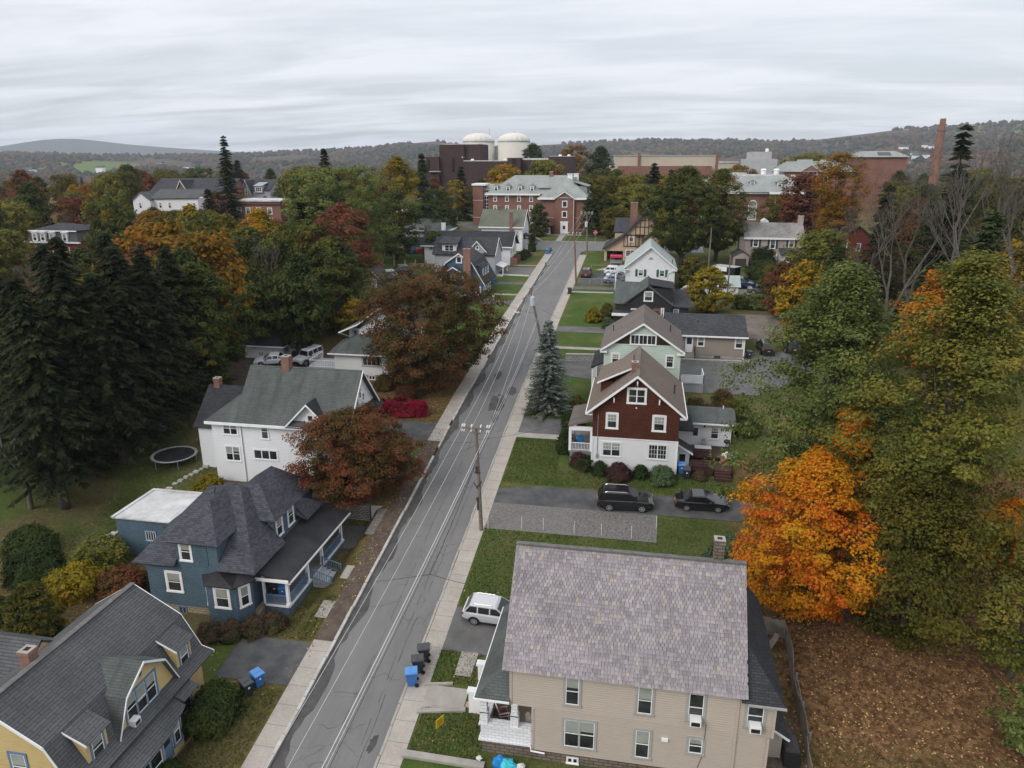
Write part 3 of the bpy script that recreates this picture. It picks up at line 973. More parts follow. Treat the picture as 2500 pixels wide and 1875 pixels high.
# ------------------------------------------------------------------ building kit
def PL(face,plane):
 """u along a wall, v up, n outward -> world"""
 return {'-y': lambda u,v,n: (u,plane - n,v),'+y': lambda u,v,n: (u,plane + n,v),
   '+x': lambda u,v,n: (plane + n,u,v),'-x': lambda u,v,n: (plane - n,u,v)}[face]
def pbox(mb,P,u0,u1,v0,v1,n0,n1,m=0):
 a,b = P(u0,v0,n0),P(u1,v1,n1)
 return mb.box(*a,*b,m)
def window(parent,face,plane,u0,u1,v0,v1,trim='white_trim',sash='white_paint',n=1,style='dh',tw=0.11,shade=True,label=None,P=None,head=0.0):
 P = P or PL(face,plane)
 mb = MB()
 g = lambda a,b,c,d,e,f,m: quadbox(mb,P,a,b,c,d,e,f,m)
 if tw > 0:
  g(u0,u0 + tw,v0,v1,-.05,.05,0)
  g(u1 - tw,u1,v0,v1,-.05,.05,0)
  g(u0 + tw,u1 - tw,v1 - tw,v1 + head,-.05,.055,0)
  g(u0 - .03,u1 + .03,v0 - .04,v0 + tw * .6,-.05,.085,0)
 iu0,iu1,iv0,iv1 = u0 + tw,u1 - tw,v0 + tw * .6,v1 - tw
 w = (iu1 - iu0) / n
 st = 0.045
 gl = MB()
 for i in range(n):
  a,b = iu0 + w * i,iu0 + w * (i + 1)
  if i:
   g(a - tw * .35,a + tw * .35,iv0,iv1,-.05,.045,0)
  a += st * .2
  b -= st * .2
  g(a,a + st,iv0,iv1,-.05,.032,1)
  g(b - st,b,iv0,iv1,-.05,.032,1)
  g(a + st,b - st,iv0,iv0 + st,-.05,.032,1)
  g(a + st,b - st,iv1 - st,iv1,-.05,.032,1)
  mid = (iv0 + iv1) / 2
  if style == 'dh' or style == 'dhg':
   g(a + st,b - st,mid - st * .5,mid + st * .5,-.05,.038,1)
  if style in ('grid','dhg'):
   nv = 3 if style == 'grid' else 2
   top0 = iv0 if style == 'grid' else mid
   for k in range(1,nv):
    zz = top0 + (iv1 - top0) * k / nv
    g(a + st,b - st,zz - .012,zz + .012,-.05,.028,1)
   for k in range(1,3):
    uu = a + (b - a) * k / 3
    g(uu - .012,uu + .012,top0 + st,iv1 - st,-.05,.027,1)
  if style == 'case':
   g((a + b) / 2 - .02,(a + b) / 2 + .02,iv0 + st,iv1 - st,-.05,.03,1)
  sh = shade and style in ('dh','dhg')
  fr = random.uniform(.35,.6) if sh else 1.0
  zs = iv1 - (iv1 - iv0) * fr if sh else iv1
  if sh:
   gl.face([P(a,zs,.012),P(b,zs,.012),P(b,iv1,.012),P(a,iv1,.012)],1)
  gl.face([P(a,iv0,.012),P(b,iv0,.012),P(b,zs,.012),P(a,zs,.012)],0)
 o = part(parent,'window',mb,M[trim],M[sash],label=label)
 part(o,'pane',gl,M['window_glass'],M['window_shade'])
 return o
def quadbox(mb,P,u0,u1,v0,v1,n0,n1,m=0):
 p = [P(u0,v0,n0),P(u1,v0,n0),P(u1,v1,n0),P(u0,v1,n0),P(u0,v0,n1),P(u1,v0,n1),P(u1,v1,n1),P(u0,v1,n1)]
 mb.solid(p,[(3,2,1,0),(4,5,6,7),(0,1,5,4),(1,2,6,5),(2,3,7,6),(3,0,4,7)],m)
def fix_normals(mb):
 return mb
def AX(axis):
 return (lambda u,v,z: (u,v,z)) if axis == 'y' else (lambda u,v,z: (v,u,z))
def roof_profile(mb,axis,prof_,v0,v1,th=0.16,mats=None):
 """slabs following a profile [(u,z)...] across the ridge, swept from v0 to v1"""
 F = AX(axis)
 for i in range(len(prof_) - 1):
  (ua,za),(ub,zb) = prof_[i],prof_[i + 1]
  mb.slab([F(ua,v0,za),F(ub,v0,zb),F(ub,v1,zb),F(ua,v1,za)],th,mats[i] if mats else 0)
def gable_end(mb,axis,prof_,v0,v1,zb,inset,drop=0.19):
 """wall block below a roof profile, inset from the eaves by inset"""
 F = AX(axis)
 us = [p[0] for p in prof_]
 zs = [p[1] for p in prof_]
 u0,u1 = us[0] + inset,us[-1] - inset
 pts = [(u0,zb)]
 pts.append((u0,float(np.interp(u0,us,zs)) - drop))
 for u,z in prof_[1:-1]:
  pts.append((u,z - drop))
 pts.append((u1,float(np.interp(u1,us,zs)) - drop))
 pts.append((u1,zb))
 mb.prism(pts,lambda u,z: F(u,v0,z),lambda u,z: F(u,v1,z))
def rake(mb,axis,prof_,v,dv,h=0.2,lift=0.0):
 """trim boards along the gable edge"""
 F = AX(axis)
 for i in range(len(prof_) - 1):
  (ua,za),(ub,zb) = prof_[i],prof_[i + 1]
  mb.prism([(ua,za - h + lift),(ub,zb - h + lift),(ub,zb + .012 + lift),(ua,za + .012 + lift)],lambda u,z: F(u,v,z),lambda u,z: F(u,v + dv,z))
def hip(mb,x0,x1,y0,y1,ze,ridge,m=0,fas=0.14):
 """hipped roof body: eaves rectangle, ridge ((xa,ya),(xb,yb),z)"""
 (xa,ya),(xb,yb),zr = ridge
 B = [(x0,y0,ze - fas),(x1,y0,ze - fas),(x1,y1,ze - fas),(x0,y1,ze - fas)]
 T = [(x0,y0,ze),(x1,y0,ze),(x1,y1,ze),(x0,y1,ze)]
 ra,rb = (xa,ya,zr),(xb,yb,zr)
 pts = B + T + [ra,rb]
 fs = [(3,2,1,0),(0,1,5,4),(1,2,6,5),(2,3,7,6),(3,0,4,7)]
 if abs(xb - xa) >= abs(yb - ya):
  fs += [(4,5,9,8),(5,6,9),(6,7,8,9),(7,4,8)]
 else:
  fs += [(4,5,8),(5,6,9,8),(6,7,9),(7,4,8,9)]
 mb.solid(pts,fs,m)
 return mb
def fascia(mb,x0,x1,y0,y1,ze,h=0.16,p=0.03):
 mb.box(x0 - p,y0 - p,ze - h,x1 + p,y0 + .02,ze + .015)
 mb.box(x0 - p,y1 - .02,ze - h,x1 + p,y1 + p,ze + .015)
 mb.box(x0 - p,y0 + .021,ze - h,x0 + .02,y1 - .021,ze + .015)
 mb.box(x1 - .02,y0 + .021,ze - h,x1 + p,y1 - .021,ze + .015)
def chimney(parent,x,y,z0,z1,w=0.6,d=0.6,mat='chimney_brick',cap='concrete',label=None):
 mb = MB().box(x - w / 2,y - d / 2,z0,x + w / 2,y + d / 2,z1)
 mb.box(x - w / 2 - .05,y - d / 2 - .05,z1 - .22,x + w / 2 + .05,y + d / 2 + .05,z1 - .06)
 o = part(parent,'chimney',mb,M[mat],label=label)
 c = MB().box(x - w / 2 - .03,y - d / 2 - .03,z1 - .005,x + w / 2 + .03,y + d / 2 + .03,z1 + .05)
 c.box(x - w / 4,y - d / 4,z1 + .04,x + w / 4,y + d / 4,z1 + .055,1)
 part(o,'chimney_cap',c,M[cap],M['dark_room'])
 return o
def door(parent,face,plane,u0,u1,v0,v1,mat='white_paint',trim='white_trim',glass=True,tw=.09):
 P = PL(face,plane)
 mb = MB()
 quadbox(mb,P,u0,u0 + tw,v0,v1,-.04,.05,0)
 quadbox(mb,P,u1 - tw,u1,v0,v1,-.04,.05,0)
 quadbox(mb,P,u0 + tw,u1 - tw,v1 - tw,v1,-.04,.05,0)
 quadbox(mb,P,u0 + tw,u1 - tw,v0,v1 - tw,-.04,.025,1)
 o = part(parent,'door',mb,M[trim],M[mat])
 if glass:
  g = MB()
  h = v1 - v0
  quadbox(g,P,u0 + tw * 2,u1 - tw * 2,v0 + h * .5,v1 - tw * 2.2,.02,.03)
  part(o,'pane',g,M['window_glass'])
 return o
def railing(parent,pts,h=0.95,mat='white_paint',step=0.16,name='railing',base=0.08,post=0.1):
 """balustrade through floor points"""
 mb = MB()
 for i in range(len(pts) - 1):
  a,b = Vector(pts[i]),Vector(pts[i + 1])
  mb.beam(a + Vector((0,0,h)),b + Vector((0,0,h)),.09,.06)
  mb.beam(a + Vector((0,0,base)),b + Vector((0,0,base)),.06,.05)
  L = (b - a).length
  n = max(2,int(L / step))
  for k in range(1,n):
   p = a.lerp(b,k / n)
   mb.box(p.x - .018,p.y - .018,p.z + base,p.x + .018,p.y + .018,p.z + h)
  for p in (a,b):
   mb.box(p.x - post / 2,p.y - post / 2,p.z,p.x + post / 2,p.y + post / 2,p.z + h + .08)
 return part(parent,name,mb,M[mat])
def steps(parent,x0,x1,y0,y1,z0,z1,n,axis,mat,name='steps'):
 """stairs rising from the first coordinate to the second along axis"""
 mb = MB()
 for i in range(n):
  t0,t1 = i / n,(i + 1) / n
  z = z0 + (z1 - z0) * (i + 1) / n
  if axis == 'x':
   mb.box(x0 + (x1 - x0) * t0,y0,z0 - .3,x0 + (x1 - x0) * t1,y1,z)
  else:
   mb.box(x0,y0 + (y1 - y0) * t0,z0 - .3,x1,y0 + (y1 - y0) * t1,z)
 return part(parent,name,mb,M[mat])
# ------------------------------------------------------------------ 1 beige house with the slate roof
def beige_house():
 t = thing('slate_roofed_house','large beige clapboard house with a purple grey slate roof, nearest on the right','house',(0,38,.5))
 W = MB()
 W.box(-4.99,33.6,1.35,6.25,43.2,4.33)
 W.prism([(33.6,4.331),(33.6,7.15),(38.0,11.9),(42.4,7.15),(43.2,6.3),(43.2,4.331)],lambda u,z: (-6.25,u,z),lambda u,z: (6.25,u,z))
 W.box(6.251,33.63,4.28,8.15,42.9,6.55)
 W.box(6.251,33.66,1.35,7.96,42.9,4.279)
 part(t,'wall',W,M['beige_siding'])
 c = MB()
 for x,z0,z1 in ((-6.20,4.35,6.75),(6.19,1.4,6.6),(8.09,4.3,6.4),(7.9,1.4,4.25),(-4.93,1.4,4.3)):
  c.box(x - .07,33.56,z0,x + .07,33.72,z1)
 part(t,'corner_trim',c,M['beige_siding'])
 f = MB().box(-5.1,33.66,-.4,7.9,43.1,1.349)
 part(t,'foundation',f,M['stone_block'])
 # slate roof: two planes of real slates over a dark deck
 R = MB()
 xa,xb,y0,yr,ze,zr = -6.63,6.58,33.2,38.0,6.98,12.2
 R.slab([(xa + .05,y0 + .06,ze),(xb - .05,y0 + .06,ze),(xb - .05,yr,zr - .06),(xa + .05,yr,zr - .06)],.12)
 R.slab([(xa + .05,42.8 - .06,ze),(xb - .05,42.8 - .06,ze),(xb - .05,yr,zr - .06),(xa + .05,yr,zr - .06)],.12)
 ro = part(t,'roof',R,M['slate_gap'])
 L = math.hypot(yr - y0,zr - ze)
 S = MB()
 rows = 33
 rh = L / rows
 for side in (1,-1):
  dy,dz = (yr - y0) / L * side,(zr - ze) / L
  ys = y0 if side == 1 else 42.8
  nrm = Vector((0,-dz * side,abs((yr - y0) / L)))
  for r in range(rows):
   s0 = r * rh - .05
   scal = (9 <= r < 14) or (20 <= r < 26)
   cw = .205
   x = xa - (cw / 2 if r % 2 else 0)
   while x < xb:
    w = cw if scal else cw * random.choice((.82,1,1,1.15,1.3))
    a,b = max(x + .007,xa),min(x + w - .007,xb)
    if b - a > .03:
     jt = random.uniform(-.012,.012)
     s1 = (r + 1) * rh + .02
     def P(u,s,up):
      return (u,ys + dy * s + nrm.y * up,ze + dz * s + nrm.z * up)
     tl = .026 + random.uniform(0,.010)
     if scal:
      m = (a + b) / 2
      hw = (b - a) / 2
      low = [(m + hw * math.sin(q),s0 + .5 * rh * (1 - math.cos(q)) + jt) for q in [rad(d) for d in (-90,-60,-30,0,30,60,90)]]
     else:
      low = [(a,s0 + jt),(b,s0 + jt + random.uniform(-.01,.01))]
     pts = [P(u,s,tl) for u,s in low] + [P(b,s1,.004),P(a,s1,.004)]
     if side == -1:
      pts.reverse()
     S.face(pts)
    x += w
 part(ro,'slates',S,M['slate'])
 part(ro,'ridge_cap',MB().beam((xa - .02,yr,zr + .03),(xb + .02,yr,zr + .03),.3,.1),M['roof_ridge'])
 c = chimney(t,5.05,38.2,11.4,13.5,.55,.55,'stone_block',label='weathered grey brick chimney on the slate ridge')
 # east hip over the projecting bay
 E = MB()
 E.slab([(8.5,33.25,6.62),(8.5,43.2,6.62),(6.6,43.2,8.9),(6.6,35.3,8.9)],.14)
 E.slab([(6.3,33.25,6.62),(8.5,33.25,6.62),(6.6,35.3,8.9),(6.3,35.3,8.9)],.14)
 part(t,'side_roof',E,M['roof_dark'])
 part(t,'gutter',MB().box(6.6,33.17,6.5,8.56,33.26,6.61),M['grey_trim'])
 K = MB()
 K.slab([(7.9,35.6,3.6),(9.5,35.6,2.6),(9.5,38.8,2.6),(7.9,38.8,3.6)],.12)
 part(t,'back_entry_roof',K,M['roof_dark'])
 part(t,'back_entry',MB().prism([(7.961,.4),(9.2,.4),(9.2,2.55),(7.961,3.4)],lambda u,z: (u,35.9,z),lambda u,z: (u,38.5,z)),M['beige_siding'])
 part(t,'gutter',MB().beam((7.95,35.55,3.52),(9.52,35.55,2.54),.06,.12),M['white_paint'])
 # porch under the corner
 p = MB()
 p.box(-8.0,33.6,1.66,-5.0,33.95,2.78)
 p.box(-8.0,33.951,1.66,-7.65,36.2,2.78)
 p.box(-8.0,39.0,1.66,-7.65,41.9,2.78)
 p.box(-8.1,33.5,2.68,-5.01,34.05,2.80)
 p.box(-8.1,34.051,2.68,-7.55,36.2,2.80)
 p.box(-8.12,33.48,1.6,-5.01,34.0,1.72)
 part(t,'porch_parapet',p,M['white_block'])
 part(t,'porch_base',MB().box(-7.95,33.68,-.2,-5.101,42,1.6),M['stone_block'])
 part(t,'porch_floor',MB().box(-7.6,34.0,1.601,-5.0,41.9,1.66),M['tan_floor'])
 part(t,'porch_ceiling',MB().box(-8.0,33.75,4.34,-5.0,42,4.40),M['tan_floor'])
 part(t,'porch_wall',MB().box(-5.06,34.0,1.66,-4.985,43,4.33),M['tan_floor'])
 for x,y in ((-7.8,33.78),(-6.0,33.78),(-7.8,36.2),(-7.8,39.0),(-7.8,41.7)):
  q = MB()
  for i in range(9):
   e = .02 if i % 2 else 0
   w = .17 + e + (.05 if i < 4 else 0)
   q.box(x - w,y - w,2.8 + i * .2,x + w,y + w,2.8 + i * .2 + .19)
  q.box(x - .24,y - .24,3.52,x + .24,y + .24,3.6)
  part(t,'porch_column',q,M['white_block'])
 r = MB()
 r.slab([(-8.3,33.4,4.66),(-6.25,33.4,4.66),(-6.25,35.0,6.3),(-6.26,35.0,6.3)],.12)
 r.slab([(-8.3,33.4,4.66),(-8.3,42.4,4.66),(-6.25,42.4,6.3),(-6.25,35.0,6.3)],.12)
 part(t,'porch_roof',r,M['roof_greengrey'])
 part(t,'gutter',MB().box(-8.36,33.33,4.54,-6.26,33.41,4.65).box(-8.36,33.411,4.54,-8.3,42.4,4.65),M['white_paint'])
 s = steps(t,-9.7,-8.0,36.55,38.75,.95,1.64,4,'x','step_wood')
 for y in (36.35,38.95):
  part(t,'stair_pier',MB().box(-9.35,y - .18,.5,-8.01,y + .18,2.5).box(-9.45,y - .24,2.5,-8.011,y + .24,2.66),M['white_paint'])
 # windows
 B = dict(trim='grey_trim',tw=.13)
 window(t,'-y',33.6,-3.22,-2.2,4.80,6.78,**B)
 window(t,'-y',33.6,-3.24,-1.26,1.90,3.95,n=2,**B)
 window(t,'-y',33.6,.76,1.80,4.80,6.75,**B)
 window(t,'-y',33.6,.76,1.80,1.80,3.85,**B)
 window(t,'-y',33.6,3.48,4.54,4.76,6.72,shade=False,**B)
 window(t,'-y',33.6,3.66,4.66,2.60,3.78,**B)
 window(t,'-y',33.63,6.56,7.66,4.80,6.5,shade=False,**B)
 window(t,'-y',33.66,-2.95,-2.25,.72,1.15,n=2,style='fixed',trim='white_paint',tw=.05,shade=False)
 part(t,'vent_hood',MB().box(2.3,33.48,3.25,2.66,33.6,3.42),M['white_paint'])
 part(t,'downpipe',MB().tube([(-5.02,33.5,1.62),(-5.0,33.42,1.42),(-4.2,33.42,1.36)],.05,8),M['white_paint'])
 part(t,'cable',MB().tube([(4.62,33.56,4.7),(4.58,33.56,3.6),(4.57,33.57,2.6),(4.3,33.57,1.5)],.014,5),M['wire_black'])
 return t
beige_house()
# ------------------------------------------------------------------ 2 yellow gambrel house
def yellow_house():
 t = thing('gambrel_house','yellow gambrel roofed house with blue window trim and grey shingles','house',(-31.2,30,.0))
 pf = [(-36.3,3.85),(-35.55,4.1),(-34.35,6.25),(-31.22,8.2),(-28.09,6.28),(-26.92,4.1),(-26.1,3.85)]
 R = MB()
 roof_profile(R,'y',pf,24.35,35.6,.16)
 ro = part(t,'roof',R,M['roof_grey'])
 part(ro,'ridge_cap',MB().beam((-31.22,24.33,8.22),(-31.22,35.62,8.22),.35,.06),M['roof_ridge'])
 W = MB()
 gable_end(W,'y',pf,24.64,35.25,-.5,.8,.2)
 part(t,'wall',W,M['yellow_siding'])
 T = MB()
 rake(T,'y',pf,24.30,.06,.16)
 rake(T,'y',pf,35.58,.06,.16)
 part(t,'rake_trim',T,M['white_trim'])
 # cross gambrel facing the street
 gp = [(27.2,3.4),(28.45,6.02),(30.12,7.12),(31.8,6.02),(33.0,3.4)]
 G = MB()
 roof_profile(G,'x',gp,-31.0,-26.6,.1)
 part(t,'cross_roof',G,M['roof_greengrey'])
 GW = MB()
 gable_end(GW,'x',gp,-31,-26.9,3.0,.12,.13)
 part(t,'cross_gable',GW,M['yellow_siding'])
 T = MB()
 rake(T,'x',gp,-26.62,.05,.13)
 part(t,'rake_trim',T,M['white_trim'])
 T = MB()
 rake(T,'x',gp,-26.88,.26,.11,-.115)
 part(t,'soffit',T,M['blue_trim'])
 window(t,'+x',-26.9,28.45,31.2,4.0,5.85,'blue_trim',n=3,tw=.14)
 part(t,'oval_vent',MB().prism([(29.95 + .2 * math.cos(a),6.46 + .3 * math.sin(a)) for a in [2 * math.pi * i / 16 for i in range(16)]],lambda u,z: (-26.899,u,z),lambda u,z: (-26.84,u,z)).prism(
  [(29.95 + .11 * math.cos(a),6.46 + .2 * math.sin(a)) for a in [2 * math.pi * i / 16 for i in range(16)]],lambda u,z: (-26.86,u,z),lambda u,z: (-26.83,u,z),1),M['blue_trim'],M['window_glass'])
 # shed dormers
 for y0 in (25.5,33.0):
  y1 = y0 + 1.75
  D = MB().prism([(-28.6,3.9),(-26.98,3.9),(-26.98,5.36),(-28.6,6.0)],lambda u,z: (u,y0 + .15,z),lambda u,z: (u,y1 - .15,z))
  d = part(t,'dormer',D,M['yellow_siding'])
  part(d,'dormer_roof',MB().slab([(-28.4,y0,6.36),(-26.72,y0,5.5),(-26.72,y1,5.5),(-28.4,y1,6.36)],.09),M['roof_grey'])
  part(d,'dormer_trim',MB().prism([(-28.4,6.26),(-26.72,5.4),(-26.72,5.52),(-28.4,6.38)],lambda u,z: (u,y0 - .03,z),lambda u,z: (u,y0,z)),M['white_trim'])
  window(d,'+x',-26.98,y0 + .4,y1 - .35,4.0,5.3,'blue_trim')
 window(t,'-y',24.64,-30.62,-29.5,3.6,5.42,'blue_trim',tw=.13)
 # enclosed porch and bay along the street side
 P = MB()
 P.prism([(26.0,-26.95),(26.0,-26.0),(26.5,-25.3),(29.0,-25.3),(29.4,-25.9),(31.4,-25.9),(31.4,-26.95)][::-1],lambda u,x: (x,u,.2),lambda u,x: (x,u,3.0))
 part(t,'bay_wall',P,M['yellow_siding'])
 r = MB()
 r.slab([(-27.2,25.6,3.95),(-27.2,31.6,3.95),(-25.55,31.6,3.05),(-25.0,29.4,3.0),(-25.0,26.4,3.0),(-25.7,25.6,3.05)],.12)
 part(t,'porch_roof',r,M['roof_grey'])
 r = MB().slab([(-27.1,31.6,3.9),(-27.1,33.1,3.9),(-25.6,33.1,3.3),(-25.6,31.6,3.3)],.1)
 part(t,'porch_roof',r,M['roof_grey'])
 window(t,'+x',-25.3,26.7,28.9,.9,2.75,'blue_trim',n=2,tw=.14,shade=False)
 window(t,'+x',-25.9,30.5,31.3,.9,2.7,'blue_trim',tw=.12)
 door(t,'+x',-25.9,29.5,30.4,.45,2.6,'blue_trim','blue_trim')
 window(t,'+x',-26.88,32.2,33.9,.9,3.0,'blue_trim',tw=.16,style='fixed')
 railing(t,[(-25.2,29.5,.3),(-25.2,31.2,.35)],.8,'brown_timber',.14)
 # west wing
 w = [(27.2,4.6),(30.6,7.3),(34.0,4.6)]
 X = MB()
 roof_profile(X,'x',w,-40,-33.6,.15)
 part(t,'wing_roof',X,M['roof_grey'])
 X = MB()
 gable_end(X,'x',w,-39.7,-33.6,-.5,.4)
 part(t,'wing_wall',X,M['yellow_siding'])
 chimney(t,-31.85,28.05,7.3,8.75,.62,.62,label='short red brick chimney')
 part(t,'vent_pipe',MB().tube([(-32.5,25.9,7.2),(-32.5,25.9,8.15)],.07,10),M['plastic_black'])
 return t
yellow_house()
# ------------------------------------------------------------------ 3 blue shingle house
def blue_house():
 t = thing('shingle_house','slate blue shingled house with dark hipped roofs and a street porch','house',(-31,47,2))
 W = MB().box(-35.4,42.0,2.1,-27.25,52.6,5.6)
 part(t,'wall',W,M['blue_shingle'])
 part(t,'foundation',MB().box(-35.3,42.08,.8,-26.7,52.5,2.099),M['sand_block'])
 R = MB()
 a,b = (-32.6,46.9,9.8),(-30.2,47.2,9.8)
 s = lambda y: 5.72 + (y - 41.5) * .75
 e = lambda x: 5.72 + (-26.3 - x) * 1.046
 R.slab([(-36.2,41.5,5.72),(-32.75,41.5,5.72),(-32.75,44,s(44)),(-29.35,44,s(44)),(-29.35,41.5,5.72),(-26.3,41.5,5.72),b,a],.14)
 R.slab([(-26.3,41.5,5.72),(-26.3,46.2,5.72),(-28.5,46.2,e(-28.5)),(-28.5,50.1,e(-28.5)),(-26.3,50.1,5.72),(-26.3,53.2,5.72),b],.14)
 R.slab([(-26.3,53.2,5.72),(-36.2,53.2,5.72),a,b],.14)
 R.slab([(-36.2,53.2,5.72),(-36.2,41.5,5.72),a],.14)
 part(t,'roof',R,M['roof_blueblack'])
 # south dormer, flush with the wall
 d = part(t,'dormer',MB().box(-32.7,41.98,5.0,-29.4,46.5,7.75),M['blue_shingle'],label='wide dormer with one window on the near side')
 R = MB()
 A = (-31.2,44.6,9.75)
 B = (-31.3,47,9.85)
 R.slab([(-33.1,41.5,7.7),(-29.0,41.5,7.7),A],.12)
 R.slab([(-29.0,41.5,7.7),(-29.0,47.0,7.7),B,A],.12)
 R.slab([(-33.1,41.5,7.7),A,B,(-33.1,47.0,7.7)],.12)
 part(d,'dormer_roof',R,M['roof_blueblack'])
 window(d,'-y',41.98,-32.45,-31.4,6.0,7.6,tw=.13,head=.03)
 part(d,'blocked_door',MB().box(-30.95,41.94,5.75,-30.2,41.982,7.5),M['blue_shingle'])
 # east dormer
 d = part(t,'dormer',MB().box(-31,46.35,5.0,-27.24,50.0,7.65),M['blue_shingle'],label='dormer with two windows facing the street')
 R = MB()
 A = (-29.1,48.1,9.62)
 B = (-32,47.8,9.7)
 R.slab([(-26.8,45.9,7.6),(-26.8,50.4,7.6),A],.12)
 R.slab([(-26.8,45.9,7.6),A,B,(-31.2,45.9,7.6)],.12)
 R.slab([(-26.8,50.4,7.6),(-31.2,50.4,7.6),B,A],.12)
 part(d,'dormer_roof',R,M['roof_blueblack'])
 window(d,'+x',-27.24,46.6,47.7,5.75,7.45,tw=.13)
 window(d,'+x',-27.24,48.5,49.6,5.75,7.45,tw=.13)
 # west dormer edge
 d = part(t,'dormer',MB().box(-35.2,45.0,5.4,-31,49,7.0),M['blue_shingle'],label='small dormer on the garden side')
 part(d,'dormer_roof',MB().slab([(-35.6,44.6,7.0),(-35.6,49.4,7.0),(-32.1,47.2,9.7),(-32.1,46.6,9.7)],.12).slab([(-35.6,44.6,7.0),(-32.1,46.6,9.7),(-31,44.6,7.6)],.12),M['roof_blueblack'])
 # rear hip
 part(t,'rear_wall',MB().box(-33.6,52.6,2.2,-28.4,55.3,6.3),M['blue_shingle'])
 part(t,'rear_roof',hip(MB(),-34.0,-28.0,49.6,55.7,6.4,((-31.3,51.2),(-31.0,53.4),8.75)),M['roof_blueblack'])
 # bay with its own low roof
 q = [(-30.55,42.02),(-29.9,40.9),(-27.6,40.9),(-26.9,42.02)]
 part(t,'bay_wall',MB().prism(q,lambda x,y: (x,y,1.9),lambda x,y: (x,y,4.95)),M['blue_shingle'])
 part(t,'bay_base',MB().prism([(a,b + .06) for a,b in q],lambda x,y: (x,y,.9),lambda x,y: (x,y,1.899)),M['sand_block'])
 r = MB()
 for k in range(3):
  a,b = q[k],q[k + 1]
  ax,ay = a[0] + (-.35 if k == 0 else 0),a[1] - (.3 if k else 0)
  bx,by = b[0] + (.35 if k == 2 else 0),b[1] - (.3 if k < 2 else 0)
  r.slab([(ax,ay,5.02),(bx,by,5.02),(-27.9,42.0,5.5),(-29.6,42.0,5.5)],.1)
 part(t,'bay_roof',r,M['roof_membrane'])
 window(t,'-y',40.9,-29.35,-28.05,3.1,4.85,tw=.15,head=.03)
 def angled(a,b):
  A,B = Vector((*a,0)),Vector((*b,0))
  d = (B - A).normalized()
  nr = Vector((d.y,-d.x,0))
  return lambda u,v,n: tuple(A + d * u + nr * n + Vector((0,0,v)))
 window(t,None,0,.2,1.1,3.1,4.85,tw=.14,P=angled(q[2],q[3]))
 window(t,None,0,.2,1.1,3.1,4.85,tw=.14,P=angled(q[0],q[1]))
 window(t,'-y',42.0,-33.95,-32.55,3.25,5.0,tw=.15,head=.03)
 window(t,'-y',42.08,-33.3,-32.6,1.25,2.0,n=2,style='fixed',trim='blue_trim',sash='blue_trim',tw=.06,shade=False)
 # porch
 part(t,'porch_floor',MB().box(-27.0,43.0,2.2,-24.7,53.2,2.35),M['porch_floor'])
 part(t,'porch_skirt',MB().box(-24.82,43.05,.9,-24.72,53.1,2.199).box(-26.6,43.02,.9,-24.821,43.1,2.199).box(-26.6,53.1,.9,-24.8,53.18,2.199),M['blue_shingle'])
 part(t,'porch_trim',MB().box(-24.74,43.0,2.2,-24.66,53.2,2.36).box(-26.6,42.95,2.2,-24.741,42.999,2.36),M['white_paint'])
 r = MB().slab([(-27.2,42.5,5.35),(-24.3,42.5,4.72),(-24.3,53.9,4.72),(-27.2,53.9,5.35)],.14)
 part(t,'porch_roof',r,M['roof_membrane'])
 part(t,'gutter',MB().box(-24.34,42.5,4.5,-24.2,53.9,4.60).box(-26.9,42.42,4.62,-24.3,42.5,4.86),M['white_trim'])
 for y in (43.15,46.4,49.0,52.9):
  part(t,'porch_post',MB().box(-24.92,y - .11,2.35,-24.70,y + .11,4.6).box(-24.97,y - .16,2.35,-24.65,y + .16,2.5).box(-24.97,y - .16,4.45,-24.65,y + .16,4.6),M['white_paint'])
 part(t,'porch_post',MB().box(-26.75,43.0,2.35,-26.6,43.2,4.8),M['white_paint'])
 railing(t,[(-26.6,43.1,2.35),(-24.85,43.1,2.35)],.75,'blue_trim',.13)
 railing(t,[(-24.8,43.3,2.35),(-24.8,46.3,2.35)],.75,'blue_trim',.13)
 railing(t,[(-24.8,49.1,2.35),(-24.8,52.8,2.35)],.75,'blue_trim',.13)
 steps(t,-23.0,-24.65,46.8,48.6,1.75,2.33,4,'x','pale_grey')
 for y in (46.75,48.65):
  railing(t,[(-23.05,y,1.9),(-24.6,y,2.4)],.8,'blue_trim',.2,'stair_rail')
 part(t,'landing',MB().box(-23.3,46.6,1.3,-22.2,48.8,1.85),M['concrete'])
 # flat roofed addition
 part(t,'addition_wall',MB().box(-43.0,48.4,1.8,-35.2,53.5,5.25),M['blue_shingle'])
 part(t,'addition_roof',MB().box(-43.15,48.2,5.251,-35.25,53.7,5.36).box(-43.2,48.15,5.361,-42.9,53.75,5.45).box(-42.899,53.45,5.361,-35.25,53.75,5.47),M['roof_white'])
 window(t,'-y',48.4,-40.4,-39.3,3.3,4.3,'blue_trim','white_paint',n=2,style='case',tw=.08,shade=False)
blue_house()
